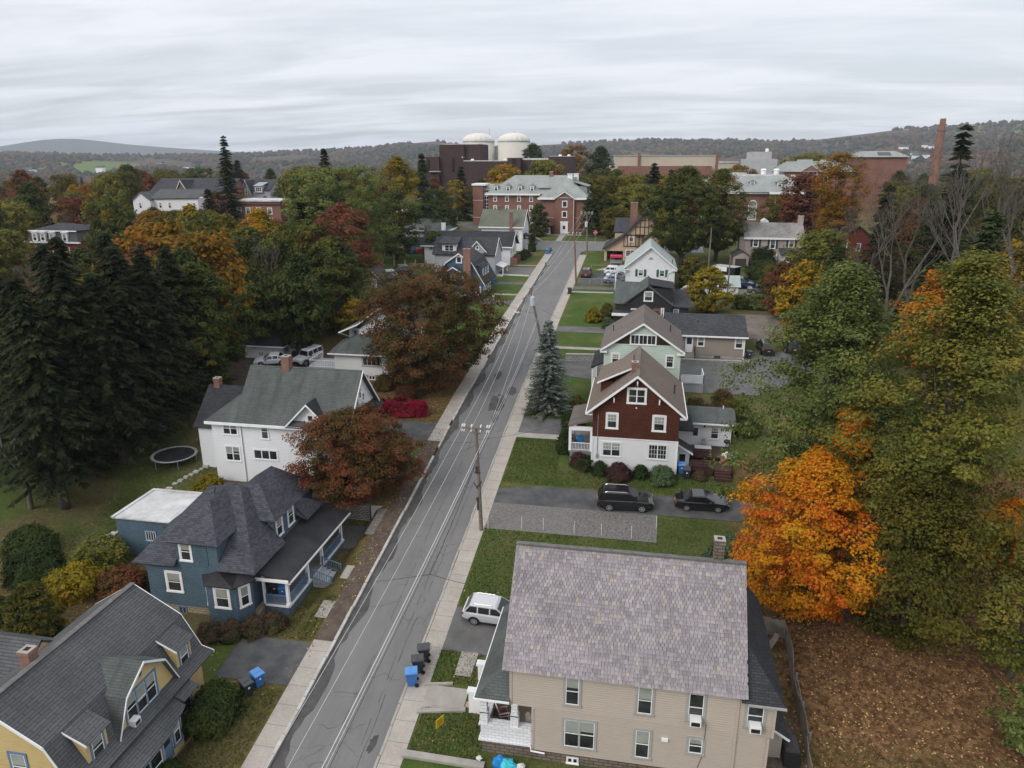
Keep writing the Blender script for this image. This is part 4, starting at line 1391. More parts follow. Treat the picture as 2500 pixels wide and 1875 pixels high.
# ------------------------------------------------------------------ 4 white house with a grey roof
def white_gable_house():
 t = thing('white_house','tall white clapboard house with grey roof and cross gable behind the rust tree','house',(-33,63,4.2))
 pf = [(58.5,10.45),(62.65,15.05),(66.8,10.45)]
 R = MB()
 roof_profile(R,'x',pf,-37.4,-25.8,.15)
 part(t,'roof',R,M['roof_greengrey'])
 W = MB()
 gable_end(W,'x',pf,-37,-26.25,3.4,.5)
 W.box(-40.0,58.95,3.4,-37.001,66.2,10.4)
 part(t,'wall',W,M['white_siding'])
 T = MB()
 rake(T,'x',pf,-25.82,.06,.22)
 T.box(-37.4,58.42,10.2,-25.8,58.5,10.46)
 T.box(-40.4,58.42,10.2,-37.401,58.5,10.46)
 part(t,'trim',T,M['white_paint'])
 part(t,'pent_roof',MB().slab([(-26.25,58.6,11.2),(-25.4,58.6,10.45),(-25.4,66.7,10.45),(-26.25,66.7,11.2)],.1),M['roof_dark'])
 # cross gable
 gp = [(-32.2,10.4),(-29.87,12.75),(-27.55,10.4)]
 G = MB()
 roof_profile(G,'y',gp,58.45,62.4,.12)
 part(t,'cross_roof',G,M['roof_dark'])
 G = MB()
 gable_end(G,'y',gp,58.93,62,10.2,.3,.14)
 part(t,'cross_gable',G,M['white_siding'])
 T = MB()
 rake(T,'y',gp,58.40,.05,.18)
 part(t,'trim',T,M['white_paint'])
 part(t,'pent_roof',MB().slab([(-31.9,58.93,10.75),(-27.8,58.93,10.75),(-27.6,58.35,10.4),(-32.1,58.35,10.4)],.08),M['roof_dark'])
 window(t,'-y',58.93,-30.15,-29.35,10.9,11.65,style='fixed',tw=.12,shade=False)
 # west hip and rear wing
 part(t,'side_roof',MB().slab([(-40.45,58.5,10.45),(-37.2,58.5,10.45),(-37.2,61.2,12.4),(-38.0,61.2,12.4)],.14).slab([(-40.45,58.5,10.45),(-38.0,61.2,12.4),(-38,65,12.4),(-40.45,66.7,10.45)],.14),M['roof_greengrey'])
 rp = [(60.6,8.9),(64.2,12.3),(67.8,8.9)]
 G = MB()
 roof_profile(G,'x',rp,-43.2,-37.5,.14)
 part(t,'wing_roof',G,M['roof_dark'])
 G = MB()
 gable_end(G,'x',rp,-42.9,-37.5,4,.4)
 part(t,'wing_wall',G,M['white_siding'])
 chimney(t,-33.55,62.6,14.3,16.1,.75,.7,label='red brick chimney on the ridge')
 chimney(t,-42.2,64.2,11.5,13.0,.6,.6)
 for a in ((-38.9,-37.25,9.05,10.4,2),(-34.98,-34.1,8.82,10.42,1),(-38.9,-37.25,6.35,7.95,2)):
  window(t,'-y',58.95 if a[0] < -37 else 59.0,a[0],a[1],a[2],a[3],n=a[4],tw=.1)
 window(t,'-y',59.0,-36.0,-33.4,6.7,7.78,n=3,style='fixed',tw=.11,shade=False)
 for y,z0,z1 in ((62.55,12.2,13.6),(61.75,11.75,12.6),(63.35,11.75,12.6)):
  window(t,'+x',-26.25,y - .3,y + .3,z0,z1,style='dh',tw=.07,shade=False)
 for y in (60.6,64.2):
  window(t,'+x',-26.25,y - .5,y + .5,8.3,10.0,tw=.11)
 part(t,'downpipe',MB().box(-37.04,58.86,4.4,-36.94,58.95,10.2),M['white_paint'])
 # street porch
 part(t,'porch_roof',MB().slab([(-26.2,59.3,7.7),(-23.6,59.3,7.2),(-23.6,66.2,7.2),(-26.2,66.2,7.7)],.16),M['roof_grey'])
 part(t,'porch_floor',MB().box(-26.2,59.4,4.2,-23.8,66.1,4.75),M['porch_floor'])
 for y in (59.6,62.8,66.0):
  part(t,'porch_post',MB().box(-23.95,y - .1,4.75,-23.75,y + .1,7.1),M['white_paint'])
 railing(t,[(-23.85,59.7,4.75),(-23.85,62.7,4.75),(-23.85,65.9,4.75)],.8)
white_gable_house()
# ------------------------------------------------------------------ 5 white bungalow behind the rust maple
def white_bungalow():
 t = thing('bungalow','white bungalow with low hipped sunroom, half hidden by the rust maple','house',(-34,87,7.4))
 part(t,'sunroom_wall',MB().box(-38.0,83.2,8.25,-30.95,86.8,11.1),M['white_siding_wide'])
 part(t,'foundation',MB().box(-37.9,83.27,6.8,-31.05,95,8.249),M['sand_block'])
 part(t,'sunroom_roof',MB().slab([(-38.6,82.7,11.0),(-30.4,82.7,11.0),(-32.0,86.9,12.6),(-36.2,86.9,12.6)],.14).slab([(-38.6,82.7,11.0),(-36.2,86.9,12.6),(-38.6,87.4,11.6)],.14).slab([(-30.4,82.7,11.0),(-30.4,87,11.0),(-32,86.9,12.6)],.14),M['roof_greengrey'])
 part(t,'gutter',MB().box(-38.66,82.62,10.84,-30.34,82.7,11.0),M['white_paint'])
 part(t,'wall',MB().box(-37.7,87.6,8,-36.001,94,13.2).box(-36.0,86.9,8,-29.5,95.0,13.2).prism([(-36.0,13.2),(-29.5,13.2),(-32.75,16.0)],lambda u,z: (u,86.92,z),lambda u,z: (u,95,z)),M['white_siding_wide'])
 R = MB()
 roof_profile(R,'y',[(-38.6,12.9),(-36.0,14.0),(-32.75,16.3),(-29.0,13.4)],86.3,95.4,.14)
 part(t,'roof',R,M['roof_greengrey'])
 T = MB()
 rake(T,'y',[(-38.6,12.9),(-36.0,14.0),(-32.75,16.3),(-29.0,13.4)],86.26,.05,.18)
 T.beam((-38.4,86.35,12.75),(-37.72,87.55,12.1),.08,.1)
 part(t,'trim',T,M['white_paint'])
 window(t,'-y',83.2,-34.35,-31.75,9.4,10.7,'grey_trim',n=4,style='fixed',tw=.14,shade=False)
 window(t,'-y',86.9,-34.9,-33.95,11.6,13.1,'grey_trim',tw=.12,shade=False)
 window(t,'-y',87.6,-37.2,-36.4,11.9,13.0,'grey_trim',tw=.12,shade=False)
 window(t,'-y',83.27,-33.6,-32.7,7.6,8.2,n=2,style='fixed',tw=.05,shade=False)
 part(t,'deck',MB().box(-42.0,83.8,8.6,-38.001,88.2,8.75).box(-41.9,84,7.4,-41.7,84.2,8.6).box(-41.9,87.8,7.6,-41.7,88,8.6),M['pale_grey'])
 railing(t,[(-38.1,83.9,8.75),(-41.9,83.9,8.75),(-41.9,88.1,8.75)],.9,'white_paint',.3)
 window(t,'+x',-29.5,88.5,89.6,10.5,12.0,tw=.1)
white_bungalow()
def small_outbuildings():
 t = thing('garage','low white open garage with dark hip roof beside the spruces','garage',(-50.5,90.5,8.0))
 part(t,'wall',MB().box(-53.5,88.6,7.6,-48.0,88.75,9.95).box(-53.5,88.751,7.6,-53.3,93.8,9.95).box(-53.299,93.65,7.6,-48.0,93.8,9.95).box(-48.25,88.751,7.6,-48.0,89.3,9.95).box(-48.25,90.9,7.6,-48.0,91.3,9.95).box(-48.25,93.2,7.6,-48.0,93.649,9.95).box(-48.25,89.301,9.6,-48.0,93.199,9.95),M['white_siding_wide'])
 part(t,'roof',hip(MB(),-54,-47.5,88.1,94.3,10.05,((-51.5,91.0),(-50.3,91.3),12.0)),M['roof_dark'])
 F = MB()
 fascia(F,-54,-47.5,88.1,94.3,10.05,.16)
 part(t,'trim',F,M['white_paint'])
 window(t,'-y',88.6,-51.6,-50.7,8.5,9.2,n=2,style='grid',tw=.07,shade=False)
 t = thing('pale_blue_house','small pale blue two storey block with dark shallow roof and outside stairs','house',(-44,108,10.0))
 part(t,'wall',MB().box(-47.5,105.8,9.2,-38.5,112,12.8),M['pale_blue_siding'])
 part(t,'roof',hip(MB(),-48.3,-37.8,105.1,112.8,12.95,((-45.2,108.8),(-41.0,108.8),14.2)),M['roof_dark'])
 F = MB()
 fascia(F,-48.3,-37.8,105.1,112.8,12.95,.3)
 part(t,'trim',F,M['white_paint'])
 steps(t,-48.9,-47.6,101.4,105.8,9.1,10.9,9,'y','pale_grey')
 railing(t,[(-48.9,101.4,9.3),(-48.9,105.6,11.0)],.9,'grey_siding',.2,'stair_rail')
 railing(t,[(-47.6,101.4,9.3),(-47.6,105.6,11.0)],.9,'grey_siding',.2,'stair_rail')
 window(t,'-y',105.8,-44.5,-43.3,11.2,12.3,n=2,style='fixed',tw=.09)
 t = thing('blue_garage','small blue gabled garage with white door beside the parked cars','garage',(-49.5,127.5,11.5))
 gp = [(-51.4,13.6),(-49.6,15.4),(-47.8,13.6)]
 G = MB()
 gable_end(G,'y',gp,126.6,131.5,11.2,.2,.12)
 part(t,'wall',G,M['blue_siding'])
 G = MB()
 roof_profile(G,'y',gp,126.2,131.8,.1)
 part(t,'roof',G,M['roof_grey'])
 G = MB()
 rake(G,'y',gp,126.15,.06,.2)
 part(t,'trim',G,M['white_paint'])
 d = part(t,'garage_door',MB().box(-50.9,126.5,11.5,-48.3,126.6,13.4),M['white_paint'])
 part(d,'pane',MB().box(-50.5,126.47,12.75,-48.7,126.5,13.0),M['window_glass'])
small_outbuildings()
# ------------------------------------------------------------------ 6 blue gambrel, grey house, white long house, hip house, white house with red chimney
def blue_gambrel():
 t = thing('blue_gambrel_house','blue clapboard gambrel house with a tall red brick chimney','house',(-30.5,125,11.4))
 pf = [(-36.0,14.0),(-33.6,17.5),(-31.3,19.05),(-29.0,17.5),(-26.7,13.7)]
 R = MB()
 roof_profile(R,'y',pf,121.2,131.3,.16)
 part(t,'roof',R,M['roof_charcoal'])
 W = MB()
 gable_end(W,'y',pf,121.5,131,10.6,.5)
 part(t,'wall',W,M['blue_siding'])
 T = MB()
 rake(T,'y',pf,121.14,.06,.22)
 part(t,'trim',T,M['white_paint'])
 p2 = [(-34.3,14.4),(-33.1,16.2),(-31.9,16.95),(-30.6,16.2),(-29.0,13.2)]
 R = MB()
 roof_profile(R,'y',p2,119.4,121.5,.12)
 part(t,'wing_roof',R,M['roof_charcoal'])
 W = MB()
 gable_end(W,'y',p2,119.7,121.499,10.6,.25,.14)
 part(t,'wing_wall',W,M['blue_siding'])
 T = MB()
 rake(T,'y',p2,119.34,.06,.18)
 part(t,'trim',T,M['white_paint'])
 chimney(t,-29.75,121.05,11,19.85,1.2,.75,'chimney_brick')
 window(t,'-y',121.5,-31.85,-30.75,17.35,18.55,tw=.16,style='fixed')
 window(t,'-y',119.7,-32.35,-31.45,14.3,15.75,tw=.14,style='dhg',shade=False)
 window(t,'-y',121.5,-28.5,-27.5,11.9,13.4,tw=.14,style='dhg',shade=False)
 window(t,'+x',-27.2,121.9,124.4,11.9,13.3,n=3,tw=.12)
 window(t,'+x',-27.2,125.4,127.9,11.9,13.3,n=3,tw=.12)
 for y in (123.4,125.4,127.4):
  d = part(t,'dormer',MB().box(-29.0,y - .6,15.0,-27.5,y + .6,16.4),M['blue_siding'])
  part(d,'dormer_roof',MB().slab([(-29.2,y - .75,17.1),(-27.3,y - .75,16.45),(-27.3,y + .75,16.45),(-29.2,y + .75,17.1)],.1),M['roof_charcoal'])
  window(d,'+x',-27.5,y - .5,y + .5,15.05,16.3,tw=.12)
 part(t,'lean_to',MB().slab([(-34.6,117.6,13.3),(-29.4,117.6,12.2),(-29.4,119.69,12.4),(-34.6,119.69,13.5)],.1),M['roof_pale'])
blue_gambrel()
def grey_house():
 t = thing('grey_gabled_house','grey two storey house with dark cross gabled roof behind the blue gambrel','house',(-33,141,12.8))
 pf = [(136.6,16.9),(140.4,19.9),(144.2,16.9)]
 W = MB()
 gable_end(W,'x',pf,-40.2,-28.2,12,.5)
 part(t,'wall',W,M['grey_siding'])
 R = MB()
 roof_profile(R,'x',pf,-40.6,-28.0,.16)
 part(t,'roof',R,M['roof_charcoal'])
 gp = [(-33.2,17.6),(-31.6,19.3),(-30.0,17.6)]
 G = MB()
 gable_end(G,'y',gp,137.0,141,12,.25,.14)
 part(t,'cross_gable',G,M['grey_siding'])
 G = MB()
 roof_profile(G,'y',[(-33.5,17.5),(-31.6,19.55),(-29.7,17.5)],136.6,141,.14)
 part(t,'cross_roof',G,M['roof_charcoal'])
 T = MB()
 rake(T,'y',[(-33.5,17.5),(-31.6,19.55),(-29.7,17.5)],136.54,.06,.22)
 rake(T,'x',pf,-28.02,.06,.22)
 part(t,'trim',T,M['white_paint'])
 window(t,'-y',137.0,-31.95,-31.25,17.9,18.6,style='fixed',tw=.12,shade=False)
 d = part(t,'dormer',MB().box(-38.7,137.4,16.9,-35.9,140,18.9),M['white_siding_wide'])
 part(d,'dormer_roof',MB().slab([(-39.2,136.8,19.0),(-35.4,136.8,19.0),(-35.4,140.4,19.95),(-39.2,140.4,19.95)],.14),M['roof_charcoal'])
 window(d,'-y',137.4,-38.3,-36.3,17.4,18.7,n=2,tw=.15,shade=False)
 for y in (138.4,140.4,142.4):
  window(t,'+x',-28.7,y - .45,y + .45,15.2,16.9,tw=.12)
  window(t,'+x',-28.7,y - .45,y + .45,13.0,14.4,tw=.12)
 window(t,'-y',137.0,-32.4,-30.8,14.4,16.6,n=2,tw=.12)
 part(t,'porch',MB().box(-28.2,138,12.4,-26.9,142.6,12.9).slab([(-28.2,137.9,15.0),(-26.6,137.9,14.5),(-26.6,142.8,14.5),(-28.2,142.8,15.0)],.12).box(-26.9,138,12.9,-26.75,138.2,14.5).box(-26.9,142.4,12.9,-26.75,142.6,14.5),M['white_paint'])
grey_house()
def long_white_house():
 t = thing('long_white_house','long low white house with dark roof and brick garage front','house',(-36,152,13.5))
 pf = [(147.3,17.3),(151.5,20.1),(155.7,17.3)]
 W = MB()
 gable_end(W,'x',pf,-45.5,-27.2,12.6,.5)
 part(t,'wall',W,M['white_siding_wide'])
 R = MB()
 roof_profile(R,'x',pf,-46.2,-26.6,.16)
 part(t,'roof',R,M['roof_dark'])
 T = MB()
 rake(T,'x',pf,-26.62,.06,.24)
 T.box(-46.2,147.2,17.1,-26.6,147.3,17.31)
 part(t,'trim',T,M['white_paint'])
 window(t,'-y',147.8,-42.9,-41.2,14.9,15.4,n=2,style='fixed',tw=.08,shade=False)
 window(t,'-y',147.8,-30.3,-29.2,16.1,17.0,tw=.1)
 for y in (148.6,151.2):
  window(t,'+x',-27.2,y,y + 1.5,15.6,16.9,n=2,tw=.1)
 window(t,'+x',-27.2,153.6,154.3,15.9,16.9,tw=.1)
 part(t,'garage_front',MB().box(-27.199,147.9,12.6,-25.8,148.5,15.0).box(-27.199,148.501,12.6,-27.0,155,15.0).box(-27.199,152,12.6,-25.8,152.6,15.2),M['red_brick'])
 part(t,'garage_door',MB().box(-27.0,148.6,13.0,-26.93,151.9,14.9),M['dark_trim'])
long_white_house()
def hip_house():
 t = thing('grey_blue_house','pale grey blue house with pyramid roof and white chimney at the lawn end','house',(-50,163,14.3))
 part(t,'wall',MB().box(-54.3,160.4,13.6,-44.2,168,19.2),M['pale_blue_siding'])
 part(t,'lower_wall',MB().box(-54.6,158.2,13.6,-46.4,160.399,16.4),M['grey_siding'])
 part(t,'lower_roof',MB().slab([(-55.1,157.7,16.4),(-45.9,157.7,16.4),(-45.9,160.4,17.7),(-55.1,160.4,17.7)],.14),M['roof_dark'])
 part(t,'roof',hip(MB(),-54.9,-43.6,159.8,168.6,19.35,((-51.0,164.2),(-46.6,164.2),21.6)),M['roof_greengrey'])
 F = MB()
 fascia(F,-54.9,-43.6,159.8,168.6,19.35,.34)
 part(t,'trim',F,M['white_paint'])
 chimney(t,-44.6,160.0,15,21.0,.8,.8,'white_paint')
 window(t,'-y',160.4,-53.7,-52.3,18.05,18.95,n=2,style='fixed',tw=.1)
 window(t,'-y',160.4,-48.9,-47.4,17.8,19.0,n=2,style='fixed',tw=.1,shade=False)
 window(t,'-y',158.2,-53.6,-53.0,15.2,15.9,style='fixed',tw=.09,shade=False)
hip_house()
def red_chimney_house():
 t = thing('green_roofed_house','white house with mossy green roof and red chimney before the brick hall','house',(-32,167,15))
 pf = [(162.7,20.0),(167.6,23.6),(172.5,20.0)]
 W = MB()
 gable_end(W,'x',pf,-36.6,-27.2,14.2,.5)
 part(t,'wall',W,M['white_siding_wide'])
 R = MB()
 roof_profile(R,'x',pf,-37.2,-26.8,.16)
 part(t,'roof',R,M['roof_moss'])
 T = MB()
 rake(T,'x',pf,-26.82,.06,.24)
 T.box(-37.2,162.6,19.75,-26.8,162.7,20.0)
 part(t,'trim',T,M['white_paint'])
 chimney(t,-29.7,162.85,15,23.3,.72,.6)
 chimney(t,-33.3,167.5,23,24.3,.5,.5,'stone_block')
 window(t,'-y',163.2,-34.6,-33.5,17.4,19.2,tw=.12)
 window(t,'-y',163.2,-28.9,-27.9,17.4,19.2,tw=.12)
 for y in (164.4,166.8,169.4):
  window(t,'+x',-27.2,y - .5,y + .5,17.4,19.2,tw=.12)
 part(t,'entry',MB().box(-27.199,164.5,14.6,-25.4,167.6,17.2),M['white_siding_wide'])
 part(t,'entry_roof',MB().slab([(-27.2,164.1,18.4),(-25.0,164.1,17.2),(-25.0,168,17.2),(-27.2,168,18.4)],.14),M['roof_dark'])
 part(t,'side_room',MB().box(-39.6,163.4,14.4,-37.0,168,17.3).slab([(-39.9,163.1,17.3),(-36.6,163.1,17.9),(-36.6,168.3,17.9),(-39.9,168.3,17.3)],.12),M['white_paint'])
red_chimney_house()
# ------------------------------------------------------------------ right hand side of the street
def brown_house():
 t = thing('shingled_gable_house','brown shingled house with white lower storey and wide taupe gable roof','house',(0,71,5.1))
 W = MB()
 pf = [(-4.66,11.3),(0,15.15),(4.66,11.3)]
 G = MB().box(-4.05,65.5,5.35,4.03,75.8,8.69)
 part(t,'lower_wall',G,M['white_siding'])
 gable_end(W,'y',[(-4.66,11.3),(0,15.15),(4.66,11.3)],65.46,75.8,8.691,.62)
 part(t,'wall',W,M['brown_shingle'])
 part(t,'foundation',MB().box(-3.98,65.58,4.3,3.96,75.7,5.349),M['concrete'])
 part(t,'corner_trim',MB().box(-4.09,65.43,5.35,-3.97,65.55,8.69).box(3.95,65.43,5.35,4.07,65.55,8.69).box(-4.1,65.44,8.62,4.08,65.5,8.72),M['white_paint'])
 R = MB()
 roof_profile(R,'y',pf,64.9,76.4,.16)
 ro = part(t,'roof',R,M['roof_brown'])
 part(ro,'ridge_cap',MB().beam((0,64.88,15.17),(0,76.42,15.17),.34,.06),M['roof_taupe'])
 T = MB()
 rake(T,'y',pf,64.84,.06,.24)
 T.box(-4.74,64.9,11.1,-4.66,76.4,11.31).box(4.66,64.9,11.1,4.74,76.4,11.31)
 T.box(-4.66,64.9,11.06,-4.06,65.44,11.12).box(4.06,64.9,11.06,4.66,65.44,11.12)
 for u,z in ((0,14.5),(-2.1,12.75),(2.1,12.75)):
  T.box(u - .06,64.95,z - .15,u + .06,65.44,z + .05)
  T.box(u - .06,65.38,z - .5,u + .06,65.45,z - .15)
 part(t,'trim',T,M['white_paint'])
 d = part(t,'dormer',MB().box(-3.55,68.6,12.0,-.8,73.4,13.35),M['brown_shingle'])
 part(d,'dormer_roof',MB().slab([(-3.9,68.2,13.35),(-.55,68.2,14.95),(-.55,73.8,14.95),(-3.9,73.8,13.35)],.1),M['roof_brown'])
 part(d,'dormer_trim',MB().prism([(-3.92,13.2),(-.6,14.8),(-.6,14.97),(-3.92,13.37)],lambda u,z: (u,68.14,z),lambda u,z: (u,68.2,z)),M['white_paint'])
 chimney(t,-.33,67.6,13.5,15.75,.62,.62)
 part(t,'vent_pipe',MB().tube([(3.6,69.5,12.0),(3.6,69.5,13.1)],.08,10),M['dark_trim'])
 y = 65.46
 window(t,'-y',y,-2.82,-1.60,9.62,11.25,tw=.17,style='dhg',head=.03)
 window(t,'-y',y,1.53,2.85,9.6,11.25,tw=.17,style='dhg',head=.03)
 window(t,'-y',y,-.93,.91,12.25,13.82,tw=.16,n=2,style='dh',shade=False,head=.03)
 window(t,'-y',65.5,-3.14,-1.19,6.72,8.3,tw=.14,n=2,style='dhg',trim='white_siding')
 window(t,'-y',65.5,1.21,3.18,6.72,8.36,tw=.14,n=2,style='grid',trim='white_siding',shade=False)
 part(t,'meter_box',MB().box(-3.65,65.38,6.55,-3.4,65.5,6.95).tube([(-3.53,65.44,6.95),(-3.53,65.42,11.0)],.03,6),M['galvanised'])
 part(t,'lamp',MB().box(-.06,65.36,11.78,.06,65.46,11.9),M['sign_white'])
 # street porch
 part(t,'porch_roof',MB().slab([(-6.5,66.6,9.3),(-4.06,66.6,10.0),(-4.06,72.4,10.0),(-6.5,72.4,9.3)],.16),M['roof_taupe'])
 part(t,'porch_beam',MB().box(-6.42,66.7,8.75,-6.2,72.3,9.15).box(-6.199,66.7,8.75,-4.1,66.9,9.15),M['white_paint'])
 part(t,'porch_floor',MB().box(-6.4,66.7,6.45,-4.06,72.3,6.6).box(-6.3,66.8,5.0,-4.1,72.2,6.449),M['porch_floor'])
 for x,yy in ((-6.3,66.85),(-6.3,69.5),(-6.3,72.1),(-4.2,66.85)):
  part(t,'porch_column',MB().box(x - .13,yy - .13,6.6,x + .13,yy + .13,8.75),M['white_paint'])
 railing(t,[(-6.2,66.85,6.6),(-4.25,66.85,6.6)],.8,'white_paint',.14)
 railing(t,[(-6.3,67,6.6),(-6.3,69.4,6.6)],.8,'white_paint',.14)
 # rear rooms on the right
 part(t,'annex_wall',MB().box(5.5,71.5,5.4,9.6,76,8.65),M['white_siding'])
 part(t,'annex_roof',MB().slab([(5.1,70.9,8.75),(9.95,70.9,8.8),(10.0,73.6,9.5),(5.1,73.6,9.5)],.14).slab([(5.1,73.6,9.5),(10.0,73.6,9.5),(10.0,76.4,8.75),(5.1,76.4,8.75)],.14),M['roof_greengrey'])
 part(t,'trim',MB().box(5.1,70.83,8.6,9.95,70.9,8.76),M['white_paint'])
 part(t,'vent_pipe',MB().tube([(8.9,73.9,9.3),(8.9,73.9,9.75)],.06,8),M['white_paint'])
 window(t,'-y',71.5,7.5,8.45,6.9,8.2,tw=.1,trim='white_siding')
 door(t,'-y',71.5,5.65,6.5,6.15,8.2)
 part(t,'lamp',MB().box(6.85,71.38,8.15,7.0,71.5,8.4),M['plastic_black'])
 part(t,'link_wall',MB().box(4.031,69,5.2,5.5,75,8.6),M['white_siding'])
 part(t,'link_roof',MB().slab([(4.04,68.6,8.75),(5.75,68.6,8.75),(5.4,71,9.6),(4.04,71,9.9)],.14),M['roof_dark'])
 part(t,'side_entry',MB().prism([(4.04,5.0),(5.3,5.0),(5.3,6.95),(4.04,7.5)],lambda u,z: (u,67.3,z),lambda u,z: (u,69,z)),M['white_siding'])
 part(t,'side_entry_roof',MB().slab([(4.04,67.0,7.9),(5.6,67.0,7.0),(5.6,69.2,7.0),(4.04,69.2,7.9)],.1),M['roof_dark'])
 part(t,'trim',MB().prism([(4.04,7.72),(5.62,6.8),(5.62,7.0),(4.04,7.92)],lambda u,z: (u,66.94,z),lambda u,z: (u,67.0,z)),M['white_paint'])
 window(t,'-y',67.3,4.25,5.05,5.75,6.85,tw=.06,style='fixed',shade=False)
 d = thing('deck','reddish brown wooden deck with bench and steps beside the white annex','deck',(7.5,68.5,5.6))
 part(d,'floor',MB().box(5.55,68.3,6.05,9.5,71.4,6.2).box(5.35,65.9,5.75,9.3,68.299,5.88),M['deck_boards'])
 part(d,'skirt',MB().box(5.35,65.85,4.9,7.5,65.9,5.749).box(5.3,65.9,4.9,5.35,68.3,5.749).box(9.3,65.9,4.9,9.35,71.4,5.749),M['deck_boards'])
 B = MB()
 for k in range(3):
  B.box(5.45,65.95,6.05 + k * .25,7.55,66.0,6.2 + k * .25)
 B.box(5.45,66.0,6.15,7.55,66.45,6.22)
 for x in (5.45,6.5,7.5):
  B.box(x,65.9,5.88,x + .09,66.02,6.8)
 part(d,'bench',B,M['deck_boards'])
 steps(d,7.6,9.15,65.0,65.9,5.2,5.75,3,'y','deck_boards')
 railing(d,[(9.25,66.0,5.88),(9.25,68.2,5.88),(9.45,71.2,6.2)],.75,'deck_boards',.3)
 part(d,'lattice',MB().box(5.6,68.25,6.2,7.6,68.3,6.55),M['deck_boards'])
brown_house()
def mint_house():
 t = thing('mint_house','pale mint house with half stripped gable wall behind the brown house','house',(.3,86,7.2))
 pf = [(-4.4,13.65),(.34,16.85),(5.05,13.65)]
 W = MB()
 gable_end(W,'y',pf,80.4,91,7.0,.45)
 part(t,'wall',W,M['mint_siding'])
 part(t,'bare_boards',MB().prism([(-2.9,14.35),(3.5,14.35),(3.3,14.55),(1.9,15.45),(-1.3,15.45)],lambda u,z: (u,80.37,z),lambda u,z: (u,80.42,z)),M['bare_boards'])
 R = MB()
 roof_profile(R,'y',pf,80.0,91.5,.16)
 part(t,'roof',R,M['roof_taupe'])
 T = MB()
 rake(T,'y',pf,79.94,.06,.22)
 T.box(-4.35,80.0,13.3,-3.6,80.42,13.5).box(4.2,80.0,13.3,5.0,80.42,13.5)
 part(t,'trim',T,M['white_paint'])
 window(t,'-y',80.38,-1.1,1.85,14.3,15.5,tw=.1,n=3,style='case',shade=False)
 window(t,'-y',80.4,-3.15,-2.12,11.95,13.25,tw=.14,style='dhg')
 window(t,'-y',80.4,2.92,3.95,11.75,13.25,tw=.14,style='dhg',shade=False)
 for x,y,z in ((-3.2,86.4,14.2),(3.5,85.8,14.6)):
  part(t,'vent_pipe',MB().tube([(x,y,z),(x,y,z + .95)],.07,8),M['dark_trim'])
 part(t,'porch_roof',MB().slab([(-5.4,80.6,11.4),(-3.95,80.6,12.1),(-3.95,88,12.1),(-5.4,88,11.4)],.2),M['roof_dark'])
 for y in (80.8,84,87.8):
  part(t,'porch_post',MB().box(-5.3,y - .1,7.2,-5.1,y + .1,11.2),M['white_paint'])
 d = thing('deck','small white railed deck behind the mint house','deck',(6.0,86,7.8))
 part(d,'floor',MB().box(5.1,84.4,8.75,7.7,87.6,8.9).box(5.15,84.5,7.2,7.65,84.6,8.75),M['pale_grey'])
 railing(d,[(5.15,84.5,8.9),(7.65,84.5,8.9),(7.65,87.5,8.9)],.95,'white_paint',.16)
mint_house()
def taupe_cottage():
 t = thing('cottage','single storey taupe clapboard cottage with charcoal shingle roof','house',(9,100,8.9))
 part(t,'wall',MB().box(4.2,96.6,9.3,13.6,106,12.0).prism([(96.6,12.0),(106,12.0),(101.3,13.75)],lambda u,z: (4.2,u,z),lambda u,z: (13.6,u,z)),M['taupe_siding'])
 part(t,'foundation',MB().box(4.3,96.67,8.3,13.53,105.9,9.299),M['concrete'])
 R = MB()
 roof_profile(R,'x',[(96.1,12.0),(101.3,13.95),(106.5,12.0)],3.2,13.95,.16)
 part(t,'roof',R,M['roof_charcoal'])
 part(t,'trim',MB().box(3.2,96.02,11.82,13.98,96.1,12.02).box(13.5,96.52,8.9,13.66,96.62,11.8),M['white_paint'])
 door(t,'-y',96.6,6.0,7.0,9.6,11.8)
 window(t,'-y',96.6,7.5,8.5,10.45,11.8,tw=.11)
 window(t,'-y',96.6,12.35,13.45,10.35,11.8,tw=.11)
 part(t,'vent',MB().box(9.85,96.57,8.95,10.65,96.6,9.22),M['dark_trim'])
 s = steps(t,5.8,7.3,95.2,96.55,8.75,9.55,4,'y','concrete')
 railing(t,[(5.85,95.2,9.0),(5.85,96.5,9.6)],.8,'dark_trim',.3,'stair_rail')
 railing(t,[(7.25,95.2,9.0),(7.25,96.5,9.6)],.8,'dark_trim',.3,'stair_rail')
 part(t,'vent_pipe',MB().tube([(7.6,99.0,12.9),(7.6,99.0,13.5)],.06,8),M['dark_trim'])
taupe_cottage()
